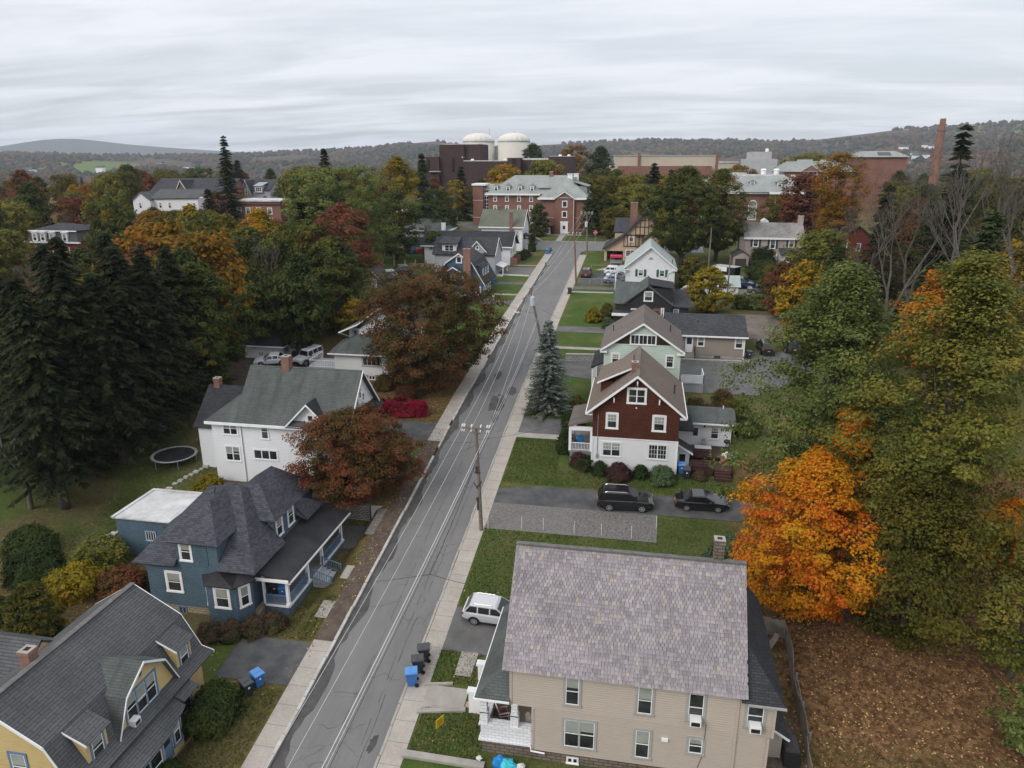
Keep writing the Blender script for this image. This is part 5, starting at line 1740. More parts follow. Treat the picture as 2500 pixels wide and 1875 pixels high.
def charcoal_house():
 t = thing('charcoal_house','charcoal painted house with steep dark gable and single white window','house',(0,114,10.5))
 pf = [(-2.9,13.3),(.85,16.2),(4.75,13.3)]
 W = MB()
 W.box(-4.0,110.4,9.8,4.5,119,13.2)
 gable_end(W,'y',pf,110.4,119.5,13.201,.3)
 part(t,'wall',W,M['charcoal_siding'])
 R = MB()
 roof_profile(R,'y',pf,110.0,120,.16)
 R.slab([(-4.2,110.2,13.3),(-2.0,110.2,13.3),(.6,114.5,16.0),(-4.2,114.5,16.1)],.14)
 part(t,'roof',R,M['roof_greengrey'])
 part(t,'dormer',MB().box(1.2,111.0,13.5,4.5,117,15.7),M['charcoal_siding'])
 part(t,'dormer_roof',MB().slab([(.9,110.7,16.3),(4.8,110.7,15.75),(4.8,117.3,15.75),(.9,117.3,16.3)],.12),M['roof_dark'])
 window(t,'-y',110.4,.25,1.65,13.75,15.3,tw=.15)
 window(t,'-y',110.4,-1.6,-.6,11.3,12.6,tw=.12)
 window(t,'-y',110.4,2.9,3.4,11.3,12.8,tw=.12)
 part(t,'brick_panel',MB().box(1.75,110.33,10.5,2.85,110.4,12.7),M['red_brick'])
 part(t,'front_porch',MB().box(-4.3,107.6,12.1,2.5,110.399,12.35),M['roof_membrane'])
 part(t,'trim',MB().box(-4.35,107.52,11.95,2.5,107.6,12.36),M['white_paint'])
 part(t,'rear_wall',MB().box(4.501,111,9.9,7.0,117,12.9),M['charcoal_siding'])
 part(t,'rear_roof',MB().slab([(4.3,110.6,13.0),(7.4,110.6,12.95),(7.4,117.5,14.5),(4.3,117.5,14.5)],.14),M['roof_charcoal'])
 door(t,'-y',111,4.75,5.6,10.5,12.6,'blue_trim','white_trim',False)
 part(t,'satellite_dish',MB().lathe((4.2,110.2,11.9),[(.02,0),(.25,.06),(.36,.16)],14).tube([(4.2,110.3,11.6),(4.2,110.2,11.95)],.03,6),M['pale_grey'])
charcoal_house()
def shutter_house():
 t = thing('shuttered_house','white gabled house with pale green metal roof and green shutters','house',(1.2,136,12.2))
 pf = [(-3.5,16.0),(1.12,19.8),(5.85,16.0)]
 W = MB()
 gable_end(W,'y',pf,130.5,144,11.6,.4)
 part(t,'wall',W,M['white_siding_wide'])
 R = MB()
 roof_profile(R,'y',pf,130.0,145.0,.16)
 part(t,'roof',R,M['roof_pale'])
 T = MB()
 rake(T,'y',pf,129.94,.06,.2)
 T.box(-3.45,130,15.6,-2.6,130.5,15.78).box(4.95,130,15.6,5.8,130.5,15.78)
 part(t,'trim',T,M['white_paint'])
 for u0 in (-.95,2.75):
  w = window(t,'-y',130.5,u0,u0 + 1.0,14.55,15.75,tw=.1,style='dhg',shade=u0 < 0)
  for s in (u0 - .46,u0 + 1.06):
   part(t,'shutter',MB().box(s,130.42,14.5,s + .4,130.5,15.75),M['shutter_green'])
 part(t,'attic_vent',MB().prism([(1.2 + .38 * math.cos(a),17.5 + .42 * math.sin(a)) for a in [math.pi * i / 10 for i in range(11)]],lambda u,z: (u,130.44,z),lambda u,z: (u,130.5,z)),M['grey_trim'])
 part(t,'vent_pipe',MB().tube([(5.0,132.5,16.5),(5.0,132.5,17.3)],.07,8),M['dark_trim'])
 part(t,'downpipe',MB().tube([(5.6,130.3,15.9),(4.2,130.4,15.0),(4.15,130.4,12.2)],.05,6),M['white_paint'])
 part(t,'carport_roof',MB().slab([(-5.0,129.6,15.3),(-3.1,129.6,15.75),(-3.1,137,15.75),(-5.0,137,15.3)],.14),M['roof_pale'])
 part(t,'carport_post',MB().box(-4.9,129.7,11.8,-4.7,129.9,15.1).box(-4.9,136.7,12.2,-4.7,136.9,15.1),M['white_paint'])
 p = thing('swimming_pool','round above ground pool under a grey cover behind the charcoal house','pool',(.7,125.5,11.5))
 part(p,'wall',MB().lathe((.7,125.5,11.3),[(2.9,0),(2.9,1.5),(2.98,1.52),(2.98,1.6)],28),M['pale_grey'])
 part(p,'cover',MB().lathe((.7,125.5,12.85),[(2.85,0),(2.0,-.05),(.2,-.12)],28),M['roof_slate_pale'])
NT('shutter_green',0.6,0.3).color((0.012,0.10,0.055))
shutter_house()
def tudor_house():
 t = thing('tudor_house','half timbered tan house with steep dark roof beside the stop sign corner','house',(-2,158,14))
 pf = [(-8.7,16.6),(-4.6,19.3),(.2,24.5),(4.8,17.0)]
 W = MB()
 W.box(-4.4,154.6,13.4,4.0,166,19.0)
 W.prism([(-4.4,19.001),(3.4,19.001),(.2,24.1),(-4.4,19.2)],lambda u,z: (u,154.6,z),lambda u,z: (u,166,z))
 W.box(-8.3,154.6,16.1,-4.401,156.5,16.7).prism([(-8.3,16.701),(-4.401,16.701),(-4.401,19.0)],lambda u,z: (u,154.62,z),lambda u,z: (u,155.2,z))
 W.box(-8.3,154.6,13.4,-7.8,155.1,16.1)
 part(t,'wall',W,M['stucco'])
 R = MB()
 roof_profile(R,'y',pf,154.0,166.5,.22)
 part(t,'roof',R,M['roof_charcoal'])
 T = MB()
 rake(T,'y',pf,153.92,.08,.36)
 part(t,'barge_board',T,M['dark_trim'])
 B = MB()
 y0,y1 = 154.52,154.6
 for z in (17.1,19.4):
  B.box(-4.4,y0,z - .1,2.4,y1,z + .1)
 for x in (-4.3,-3.6,-2.9,-1.9,-1.2,-.4,.5):
  B.box(x - .08,y0,17.201,x + .08,y1,min(19.29,24))
 for x in (-3.0,-2.0,-1.1,-.2,.6):
  top = 24.0 - abs(x - .2) * 1.12 - .6
  B.box(x - .08,y0,19.501,x + .08,y1,top)
 B.box(-2.2,y0,21.0,.7,y1,21.18)
 B.box(-1.2,y0,22.3,.1,y1,22.45)
 part(t,'timber_frame',B,M['brown_timber'])
 window(t,'-y',154.6,-3.35,-2.25,18.0,19.1,n=1,style='grid',tw=.12,shade=False)
 window(t,'-y',154.6,-3.9,-1.9,15.0,16.4,n=2,style='grid',tw=.12,shade=False)
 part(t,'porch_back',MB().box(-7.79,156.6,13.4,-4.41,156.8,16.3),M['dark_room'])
 chimney(t,-2.6,160,19.5,25.7,1.5,1.1,'chimney_brick')
 part(t,'wing_roof',MB().slab([(-6.6,159,19.6),(-2.6,159,19.6),(-2.6,162,22.4),(-6.6,162,22.4)],.2),M['roof_blueblack'])
 part(t,'wing_wall',MB().box(-6.4,159.3,13.5,-4.401,165,19.5),M['stucco'])
 E = MB()
 for k in range(8):
  E.box(-1.6,154.3,15.2 + k * .55,-.7,154.36,15.26 + k * .55)
 E.box(-1.62,154.28,14.6,-1.56,154.38,19.6)
 E.box(-.74,154.28,14.6,-.68,154.38,19.6)
 E.box(-2.2,153.7,19.5,-.3,154.52,19.58)
 part(t,'fire_escape',E,M['brown_timber'])
 g = [(-.6,18.4),(1.4,20.2),(3.4,18.4)]
 G = MB()
 roof_profile(G,'y',g,152.6,155,.16)
 part(t,'front_gable_roof',G,M['roof_charcoal'])
 G = MB()
 gable_end(G,'y',g,152.9,154.59,13.4,.3)
 part(t,'front_gable',G,M['stucco'])
tudor_house()
def brick_colonial():
 t = thing('colonial_house','pale painted brick colonial with slate roof, two end chimneys and sunroom','house',(25.5,158,13.8))
 pf = [(154.6,19.4),(158.8,22.0),(163.0,19.4)]
 W = MB()
 gable_end(W,'x',pf,20.0,31.2,13.2,.4)
 part(t,'wall',W,M['white_brick'])
 R = MB()
 roof_profile(R,'x',pf,19.7,31.5,.18)
 part(t,'roof',R,M['roof_slate_pale'])
 part(t,'cornice',MB().box(19.7,154.5,18.95,31.5,154.99,19.36),M['white_paint'])
 for x,nm in ((19.6,'left'),(31.0,'right')):
  chimney(t,x,158.8,14,23.4,.9,1.3,'white_brick','concrete')
 part(t,'left_chimney_breast',MB().box(18.95,155.2,13.4,19.98,158.0,19.3),M['white_brick'])
 part(t,'roof_dormer',MB().prism([(-.7,0),(.7,0),(.7,.5),(0,1.0),(-.7,.5)],lambda u,z: (24.3 + u,160,21.7 + z),lambda u,z: (24.3 + u,162,21.7 + z)),M['white_paint'])
 for u in (21.55,24.85,28.45):
  low = 17.1 if u == 24.85 else 17.45
  window(t,'-y',155.0,u,u + 1.15,low,18.95,tw=.13,style='dhg',shade=u > 28)
  for s in (u - .42,u + 1.2):
   part(t,'shutter',MB().box(s,154.93,low,s + .36,155.0,18.9),M['shutter_dark'])
 part(t,'sunroom_wall',MB().box(26.9,152.6,13.2,31.4,154.99,16.3),M['white_siding_wide'])
 part(t,'sunroom_roof',MB().slab([(26.6,152.2,16.3),(31.6,152.2,16.3),(31.6,155,17.3),(26.6,155,17.3)],.14),M['roof_blueblack'])
 window(t,'-y',152.6,27.5,31.1,14.55,15.95,tw=.12,n=2,style='grid',shade=False)
 part(t,'garage_wing',MB().box(17.6,151.5,13.2,20.6,156,16.0).prism([(17.6,16.0),(20.6,16.0),(19.1,16.8)],lambda u,z: (u,151.5,z),lambda u,z: (u,156,z)),M['white_brick'])
 G = MB()
 roof_profile(G,'y',[(17.3,15.95),(19.1,17.0),(20.9,15.95)],151.2,156.2,.12)
 part(t,'garage_roof',G,M['roof_greengrey'])
 part(t,'garage_door',MB().box(18.0,151.42,13.5,20.1,151.5,15.4),M['dark_trim'])
 part(t,'porch',MB().box(20.61,152.5,13.3,26.89,154.98,13.9).box(26.2,154.4,13.9,26.4,154.6,16.2),M['white_paint'])
 p = thing('pergola','small white pergola frame on the terrace below the sunroom','pergola',(28.2,149.0,13.4))
 part(p,'frame',MB().box(27.2,148.8,13.0,27.45,149.05,15.0).box(29.0,148.8,13.0,29.25,149.05,15.0).box(26.9,148.75,15.0,29.6,149.1,15.2).box(27.2,150.5,13,27.4,150.7,15).box(29.0,150.5,13,29.2,150.7,15).box(26.9,150.45,15,29.6,150.75,15.2),M['white_paint'])
 for (x,y,lab) in ((28.1,151.6,'closed black parasol standing before the sunroom window'),(29.9,149.4,'closed black parasol standing beside the white pergola')):
  u = thing('parasol',lab,'parasol',(x,y,prof(y) + .1))
  part(u,'pole',MB().tube([(x,y,prof(y)),(x,y,prof(y) + 2.7)],.03,6),M['dark_trim'])
  part(u,'canopy',MB().lathe((x,y,prof(y) + .9),[(.06,0),(.22,.3),(.16,1.0),(.03,1.75)],8),M['plastic_black'])
 g = thing('white_garage','white garage with pale roof behind the yellow tree','garage',(13,129,12))
 gp = [(128.2,13.4),(131.0,15.0),(133.8,13.4)]
 G = MB()
 gable_end(G,'x',gp,9.6,16.2,11.5,.25,.14)
 part(g,'wall',G,M['white_siding_wide'])
 G = MB()
 roof_profile(G,'x',gp,9.3,16.6,.12)
 part(g,'roof',G,M['roof_pale'])
NT('shutter_dark',0.6,0.3).color((0.035,0.04,0.036))
brick_colonial()
# ------------------------------------------------------------------ campus
def brick_hall():
 t = thing('brick_hall','red brick college hall with grey green hipped roof closing the street','college hall',(-28,196,16.8))
 part(t,'wall',MB().box(-41.0,191.3,15.8,-26.5,204,25.8).box(-26.499,187.9,15.8,-14.9,206,25.0),M['red_brick'])
 part(t,'entrance_bay',MB().prism([(-22.85,15.8),(-18.0,15.8),(-18.0,25.2),(-20.45,26.6),(-22.85,25.2)],lambda u,z: (u,187.3,z),lambda u,z: (u,187.899,z)),M['red_brick'])
 part(t,'roof',hip(MB(),-41.6,-21,190.7,204.6,26.1,((-35.0,197.6),(-18,197.6),30.6)),M['roof_college'])
 part(t,'wing_roof',hip(MB(),-27.2,-14.2,187.1,206.6,25.3,((-20.45,195.2),(-19.9,200.0),30.3)),M['roof_college'],label='hipped roof of the entrance wing')
 part(t,'cornice',MB().box(-41.75,190.55,25.7,-27.2,190.7,26.12).box(-27.3,186.95,24.85,-22.9,187.1,25.32).box(-17.9,186.95,24.85,-14.1,187.1,25.32).box(-14.2,187.1,24.85,-14.05,206,25.3),M['white_paint'])
 P = MB()
 rake(P,'y',[(-23.3,25.1),(-20.45,26.95),(-17.6,25.1)],186.9,.4,.3)
 part(t,'pediment',P,M['white_paint'])
 part(t,'pediment_roof',MB().slab([(-23.4,186.9,25.15),(-20.45,186.9,27.05),(-20.45,190.5,27.05),(-23.4,188,25.15)],.1).slab([(-17.5,186.9,25.15),(-20.45,186.9,27.05),(-20.45,190.5,27.05),(-17.5,188,25.15)],.1),M['roof_college'])
 for u in (-39.66,-36.5,-33.3,-30.12):
  for z in (24.1,21.7):
   window(t,'-y',191.3,u,u + 1.0,z,z + 1.45,tw=.13)
  window(t,'-y',191.3,u,u + 1.0,18.6,20.1,tw=.13)
  d = part(t,'dormer',MB().box(u + .05,191.9,26.4,u + 1.25,194,28.0).prism([(u - .1,28.0),(u + 1.4,28.0),(u + .65,28.6)],lambda a,z: (a,191.8,z),lambda a,z: (a,194.6,z)),M['roof_college'])
  window(d,'-y',191.9,u + .15,u + 1.15,26.75,28.0,tw=.13)
 for z in (23.0,20.45):
  window(t,'-y',187.3,-21.1,-19.75,z,z + 1.6,tw=.16,style='fixed',shade=False)
 part(t,'door_surround',MB().box(-21.4,187.15,16.4,-21.0,187.3,19.2).box(-19.95,187.15,16.4,-19.5,187.3,19.2).box(-21.5,187.1,19.2,-19.4,187.3,19.5).box(-20.999,187.2,18.6,-19.951,187.3,19.19),M['white_paint'])
 door(t,'-y',187.25,-20.98,-19.97,16.4,18.6)
 part(t,'string_course',MB().box(-26.4,187.84,20.3,-22.86,187.9,20.42).box(-17.99,187.84,20.3,-15,187.9,20.42),M['white_brick'])
 part(t,'downpipe',MB().tube([(-18.1,187.2,25),(-18.1,187.2,16.3)],.07,6),M['white_paint'])
 chimney(t,-25.2,197.4,29.9,31.5,.9,.8,'red_brick','white_paint')
 for x,y in ((-20.6,194.5),(-19.2,197.0)):
  part(t,'roof_vent',MB().box(x,y,29.3,x + 1.2,y + 1.0,30.9).box(x - .15,y - .15,30.9,x + 1.35,y + 1.15,31.05),M['white_paint'])
 part(t,'shed_dormer',MB().box(-17.5,192,26.2,-15.3,201,28.0).slab([(-18.8,191.5,29.2),(-14.9,191.5,28.0),(-14.9,201.5,28.0),(-18.8,201.5,29.2)],.12),M['roof_college'])
 part(t,'shed_dormer',MB().box(-27.5,192.2,26,-24,196,27.6).slab([(-28,191.8,27.6),(-23,191.8,27.6),(-23,196.5,29.4),(-28,196.5,29.4)],.12),M['roof_college'])
 # stair tower and glazed link
 part(t,'stair_tower',MB().box(-46.5,197.2,15.8,-43.7,203,27.9),M['red_brick'])
 part(t,'tower_cap',MB().box(-46.75,196.9,27.9,-42.9,203.3,28.4),M['white_paint'])
 part(t,'tower_band',MB().box(-46.53,197.14,23.9,-43.67,197.2,24.15).box(-46.53,197.14,19.4,-43.67,197.2,19.65),M['white_brick'])
 g = part(t,'glazed_link',MB().box(-43.699,198.2,16,-41.5,203,26.6),M['green_glass'])
 G = MB()
 for z in np.arange(16.5,26.7,.95):
  G.box(-43.7,198.1,z,-41.5,198.2,z + .12)
 for x in (-43.65,-43.0,-42.3,-41.6):
  G.box(x,198.06,16,x + .1,198.1,26.6)
 part(g,'mullions',G,M['white_paint'])
 part(t,'link_roof',MB().slab([(-43.7,197.8,26.7),(-33,197.8,26.7),(-33,201,28.3),(-43.7,201,28.3)],.15),M['roof_college'])
 s = thing('shelter','small wooden bin shelter with sloping roof by the hall entrance','shelter',(-24.2,185.8,16.3))
 part(s,'wall',MB().box(-25.2,186.9,16.2,-23.1,187.0,18.3).box(-23.2,185.6,16.2,-23.1,186.899,18.5),M['brown_timber'])
 part(s,'roof',MB().slab([(-25.6,185.2,18.1),(-22.8,185.2,18.9),(-22.8,187.2,18.9),(-25.6,187.2,18.1)],.1),M['roof_taupe'])
 part(s,'cabinet',MB().box(-24.7,185.9,16.3,-23.8,186.6,18.0),M['white_paint'])
brick_hall()
def arts_complex():
 t = thing('dark_brick_block','dark brown brick blocks with flat roofs below the two white domes','college building',(-52,270,17.3))
 part(t,'tower',MB().box(-73.2,262,17,-58.9,276,39.9),M['dark_brick'])
 part(t,'tower_fin',MB().box(-73.4,260.5,17,-64.5,262,39.7),M['dark_brick'])
 part(t,'west_wing',MB().box(-78,259,17,-73.21,275,35.7).box(-65.4,259.5,17,-64.4,260.49,35.4),M['dark_brick'])
 part(t,'low_wing',MB().box(-64.0,257,17,-47.8,270,34.2).box(-47.799,255,17,-43.3,268,35.3).box(-43.299,258,17,-34,268,34.6).box(-33.7,256,17,-25.5,268,35.7),M['dark_brick'])
 part(t,'roof',MB().box(-63.8,257.2,34.2,-48,269.8,34.5).box(-43.1,258.2,34.6,-34.1,267.8,35.2).box(-73,262.2,39.9,-59.1,275.8,40.15).box(-33.5,256.2,35.7,-25.7,267.8,35.85),M['roof_white'])
 for x,y,z in ((-61,259,34.5),(-49.2,258.5,34.5),(-30,258,35.85),(-27,258,35.85),(-65,261,35.4)):
  part(t,'roof_vent',MB().lathe((x,y,z),[(.55,0),(.6,.25),(.35,.5)],10),M['white_paint'])
 part(t,'window_band',MB().box(-68.9,260.4,30.5,-67.9,260.5,35.2).box(-46.2,254.9,31,-44.9,255,35).box(-31.5,255.9,26.5,-29.5,256,31.5).box(-77.5,258.9,31,-76.6,259,34.8),M['dark_room'])
 part(t,'canopy',MB().box(-51.5,255.5,30.6,-47.8,257,30.9).box(-76.5,257.8,30.6,-72.5,259,30.9),M['pale_grey'])
 for i,(cx,top,lab) in enumerate(((-74.8,46.3,'white domed cylinder behind the dark brick tower, left of the pair'),(-58.9,46.3,'white domed cylinder half behind the pines, right of the pair'))):
  d = thing('domed_silo',lab,'domed tower',(cx,330,17))
  part(d,'drum',MB().lathe((cx,330,17),[(7.0,0),(7.0,25.4)],40),M['silo_white'],smooth=True)
  part(d,'rim',MB().lathe((cx,330,42.3),[(7.12,0),(7.2,.3),(7.12,.55)],40),M['pale_grey'])
  D = MB()
  R_ = 7.15
  n = 20
  rows = []
  for k in range(8):
   q = k / 7
   rows.append((R_ * math.cos(q * math.pi / 2 * .97),42.75 + 3.5 * math.sin(q * math.pi / 2 * .97)))
  for j in range(n):
   a0,a1 = 2 * math.pi * j / n,2 * math.pi * (j + 1) / n
   am = (a0 + a1) / 2
   for k in range(7):
    (r0,z0),(r1,z1) = rows[k],rows[k + 1]
    for (b0,b1,e0,e1) in ((a0,am,1,.965),(am,a1,.965,1)):
     D.face([(cx + r0 * e0 * math.cos(b0),330 + r0 * e0 * math.sin(b0),z0),(cx + r0 * e1 * math.cos(b1),330 + r0 * e1 * math.sin(b1),z0),
       (cx + r1 * e1 * math.cos(b1),330 + r1 * e1 * math.sin(b1),z1),(cx + r1 * e0 * math.cos(b0),330 + r1 * e0 * math.sin(b0),z1)])
  dm = part(d,'dome',D,M['dome_white'])
  part(dm,'cap',MB().lathe((cx,330,46.1),[(.8,0),(.7,.25),(.2,.4)],14),M['pale_grey'])
 b = solo('link_tower',MB().box(-68.3,331,17,-65.5,335,38),'narrow grey link between the two domed cylinders','building',M['pale_grey'])
 b = thing('flagpole','thin pole rising behind the left dome','pole',(-72,340,17))
 part(b,'pole',MB().tube([(-72,340,17),(-72,340,48.5)],.12,6),M['pale_grey'])
arts_complex()
def library():
 t = thing('library','red brick college library with arched windows and hipped grey green roof','college building',(30,215,17.3))
 part(t,'wall',MB().box(12,206,16.5,41.3,232,26.0),M['red_brick'])
 part(t,'end_block',MB().box(31.5,204.6,16.5,41.8,205.999,25.9),M['red_brick'])
 part(t,'cornice',MB().box(11.6,205.0,25.8,31.4,205.99,26.3).box(31.41,203.9,25.8,42.4,204.59,26.3).box(41.81,204.6,25.8,42.4,232,26.3),M['white_paint'])
 part(t,'roof',MB().solid([(11,205,26.3),(42.5,204,26.3),(42.5,233,26.3),(11,233,26.3),(19,213,30.2),(36.5,213,30.2),(36.5,225,30.2),(19,225,30.2)],
          [(3,2,1,0),(4,5,6,7),(0,1,5,4),(1,2,6,5),(2,3,7,6),(3,0,4,7)]),M['roof_college'])
 part(t,'roof_deck',MB().box(19.2,213.2,30.2,36.3,224.8,30.5).box(19.5,214,30.5,26.5,220,31.0),M['roof_white'])
 for x in (31.0,34.4):
  part(t,'roof_vent',MB().lathe((x,215.5,30.5),[(.7,0),(.7,1.1),(.85,1.2),(.5,1.6)],14),M['white_paint'])
 railing(t,[(26.8,213.4,30.5),(36.2,213.4,30.5),(36.2,224,30.5)],1.0,'galvanised',.8,post=.08)
 part(t,'guard_rail',MB().beam((19.3,213.4,31.5),(36.2,213.4,31.5),.05,.05),M['galvanised'])
 for u in (14.5,20.5,26.6):
  a = [(u + 1.1 + 1.1 * math.cos(q),23.0 + 1.2 * math.sin(q)) for q in [math.pi * i / 12 for i in range(13)]]
  w = part(t,'arched_window',MB().prism([(u,19.0)] + [(u + 2.2,19.0)] + a,lambda p,z: (p,205.9,z),lambda p,z: (p,206,z)),M['white_paint'])
  b = [(u + 1.1 + .93 * math.cos(q),23.0 + 1.0 * math.sin(q)) for q in [math.pi * i / 12 for i in range(13)]]
  part(w,'pane',MB().prism([(u + .17,19.2)] + [(u + 2.03,19.2)] + b,lambda p,z: (p,205.86,z),lambda p,z: (p,205.905,z)),M['window_shade'])
 for u in (33.0,35.9,38.8):
  for z in (23.4,20.8,18.0):
   window(t,'-y',204.6,u,u + 1.5,z,z + 1.6,tw=.14)
 for x,y in ((27.5,209.2),(34.3,208.0)):
  d = part(t,'dormer',MB().box(x - .7,y - .6,27.3,x + .7,y + 3,28.8).prism([(x - .95,28.8),(x + .95,28.8),(x,29.5)],lambda a,z: (a,y - .8,z),lambda a,z: (a,y + 3,z)),M['roof_college'])
  window(d,'-y',y - .6,x - .6,x + .6,27.4,28.8,tw=.14)
 part(t,'flag_pole',MB().tube([(41.9,203.5,17),(41.9,203.5,25.8)],.09,6),M['pale_grey'])
library()
def campus_far():
 t = thing('pediment_building','brick college building with stone pediment beyond the library roof','college building',(56,280,17))
 part(t,'wall',MB().box(46.3,270.5,16.5,68,295,30.6),M['red_brick'])
 part(t,'portico',MB().prism([(51.2,30.6),(57.3,30.6),(54.2,32.6)],lambda u,z: (u,270.0,z),lambda u,z: (u,270.49,z)),M['chimney_brick'])
 part(t,'roof',MB().solid([(45.2,269.6,30.6),(69,269.6,30.6),(69,296,30.6),(45.2,296,30.6),(48.5,276,33.6),(66,276,33.6),(66,290,33.6),(48.5,290,33.6)],
          [(3,2,1,0),(4,5,6,7),(0,1,5,4),(1,2,6,5),(2,3,7,6),(3,0,4,7)]),M['roof_college'])
 part(t,'roof_plant',MB().box(49,276.4,33.6,65.5,289,34.0).box(52,278,34,56,284,34.6).box(59,278,34,60.5,280,34.5).box(63,278,34,64,280,34.4),M['pale_grey'])
 for u in (48,51.6,54.8,58.6):
  window(t,'-y',270.5,u,u + 1.6,27.0,29.6,tw=.2)
 P = MB()
 rake(P,'y',[(50.8,30.7),(54.2,32.9),(57.7,30.7)],269.7,.5,.3)
 part(t,'pediment',P,M['cream_wall'])
 for x in (52.2,53.6,55.0,56.4):
  part(t,'pilaster',MB().box(x - .25,270.3,24,x + .25,270.49,30.5),M['cream_wall'])
 t = thing('cream_hall','long cream walled building with flat roof in the middle distance','college building',(7,340,17))
 part(t,'wall',MB().box(-15,330,17,28.6,345,36.3),M['cream_wall'])
 part(t,'roof',MB().box(-15.3,329.7,36.3,28.9,345.3,36.6),M['pale_grey'])
 part(t,'brick_stack',MB().box(-4.8,329.4,30,-3.7,330,37.6).box(27.6,329.4,30,28.8,330,37.8),M['red_brick'])
 part(t,'lower_wall',MB().box(-13,327,17,26,329.99,32.2),M['red_brick'])
 t = thing('plant_building','pale grey building with square penthouse against the far hillside','building',(58,430,12))
 part(t,'wall',MB().box(50,420,8,67,435,35.3),M['pale_grey'])
 part(t,'penthouse',MB().box(52.5,421,35.3,64,433,38.9),M['pale_grey'])
 part(t,'roof_vent',MB().lathe((61.8,424,38.9),[(.9,0),(.9,1.5),(.3,1.7)],12),M['white_paint'])
 t = thing('hip_roofed_hall','college hall with pale flat topped hip roof left of the smokestack','college building',(94,340,17))
 part(t,'wall',MB().box(85,331,15,103,350,35.6),M['red_brick'])
 part(t,'roof',MB().solid([(84,330,35.6),(104,330,35.6),(104,351,35.6),(84,351,35.6),(88.5,335,38),(99.5,335,38),(99.5,346,38),(88.5,346,38)],
          [(3,2,1,0),(4,5,6,7),(0,1,5,4),(1,2,6,5),(2,3,7,6),(3,0,4,7)]),M['roof_college'])
 part(t,'skylight',MB().slab([(92,331.2,36.22),(97,331.2,36.22),(97,334,37.56),(92,334,37.56)],.05),M['car_glass'])
 t = thing('smokestack','tall round red brick smokestack above the bare trees','chimney',(103.4,300,17))
 part(t,'shaft',MB().lathe((103.4,300,17),[(1.75,0),(1.35,22),(1.22,27.2),(1.45,27.5),(1.45,28.0),(1.05,28.1),(.95,31.6)],20),M['chimney_brick'])
 for (x0,x1,y0,z1,lab,m) in ((-20.5,-8.5,400,33.5,'white roofed low building right of the dark brick blocks','roof_white'),(28,42,380,34.0,'white flat roof beyond the bare trees','roof_white')):
  t = thing('low_building',lab,'building',((x0 + x1) / 2,y0 + 6,14))
  part(t,'wall',MB().box(x0,y0,8,x1,y0 + 14,z1 - .6),M['cream_wall'])
  part(t,'roof',MB().box(x0 - .5,y0 - .5,z1 - .6,x1 + .5,y0 + 14.5,z1),M[m])
 # red buildings behind the right hand trees
 t = thing('red_house','dark red house with grey roof glimpsed behind the amber tree','house',(43,163,14.5))
 pf = [(38.6,18.5),(42.6,21.6),(47.5,17.8)]
 G = MB()
 gable_end(G,'y',pf,160,172,13.8,.4)
 part(t,'wall',G,M['barn_red'])
 G = MB()
 roof_profile(G,'y',pf,159.5,172.5,.16)
 part(t,'roof',G,M['roof_grey'])
 window(t,'-y',160,40.0,40.9,16.4,18.0,tw=.12)
 window(t,'-y',160,42.6,43.5,16.4,18.0,tw=.12)
 t = thing('red_shed','small red shed with grey roof among the shrubs right','shed',(35.6,141.5,12.8))
 pf = [(33.4,16.0),(35.6,17.6),(37.8,16.0)]
 G = MB()
 gable_end(G,'y',pf,140,145,12.4,.25,.14)
 part(t,'wall',G,M['barn_red'])
 G = MB()
 roof_profile(G,'y',pf,139.7,145.3,.12)
 part(t,'roof',G,M['roof_greengrey'])
 window(t,'-y',140,34.5,35.2,14.6,15.8,tw=.1)
campus_far()
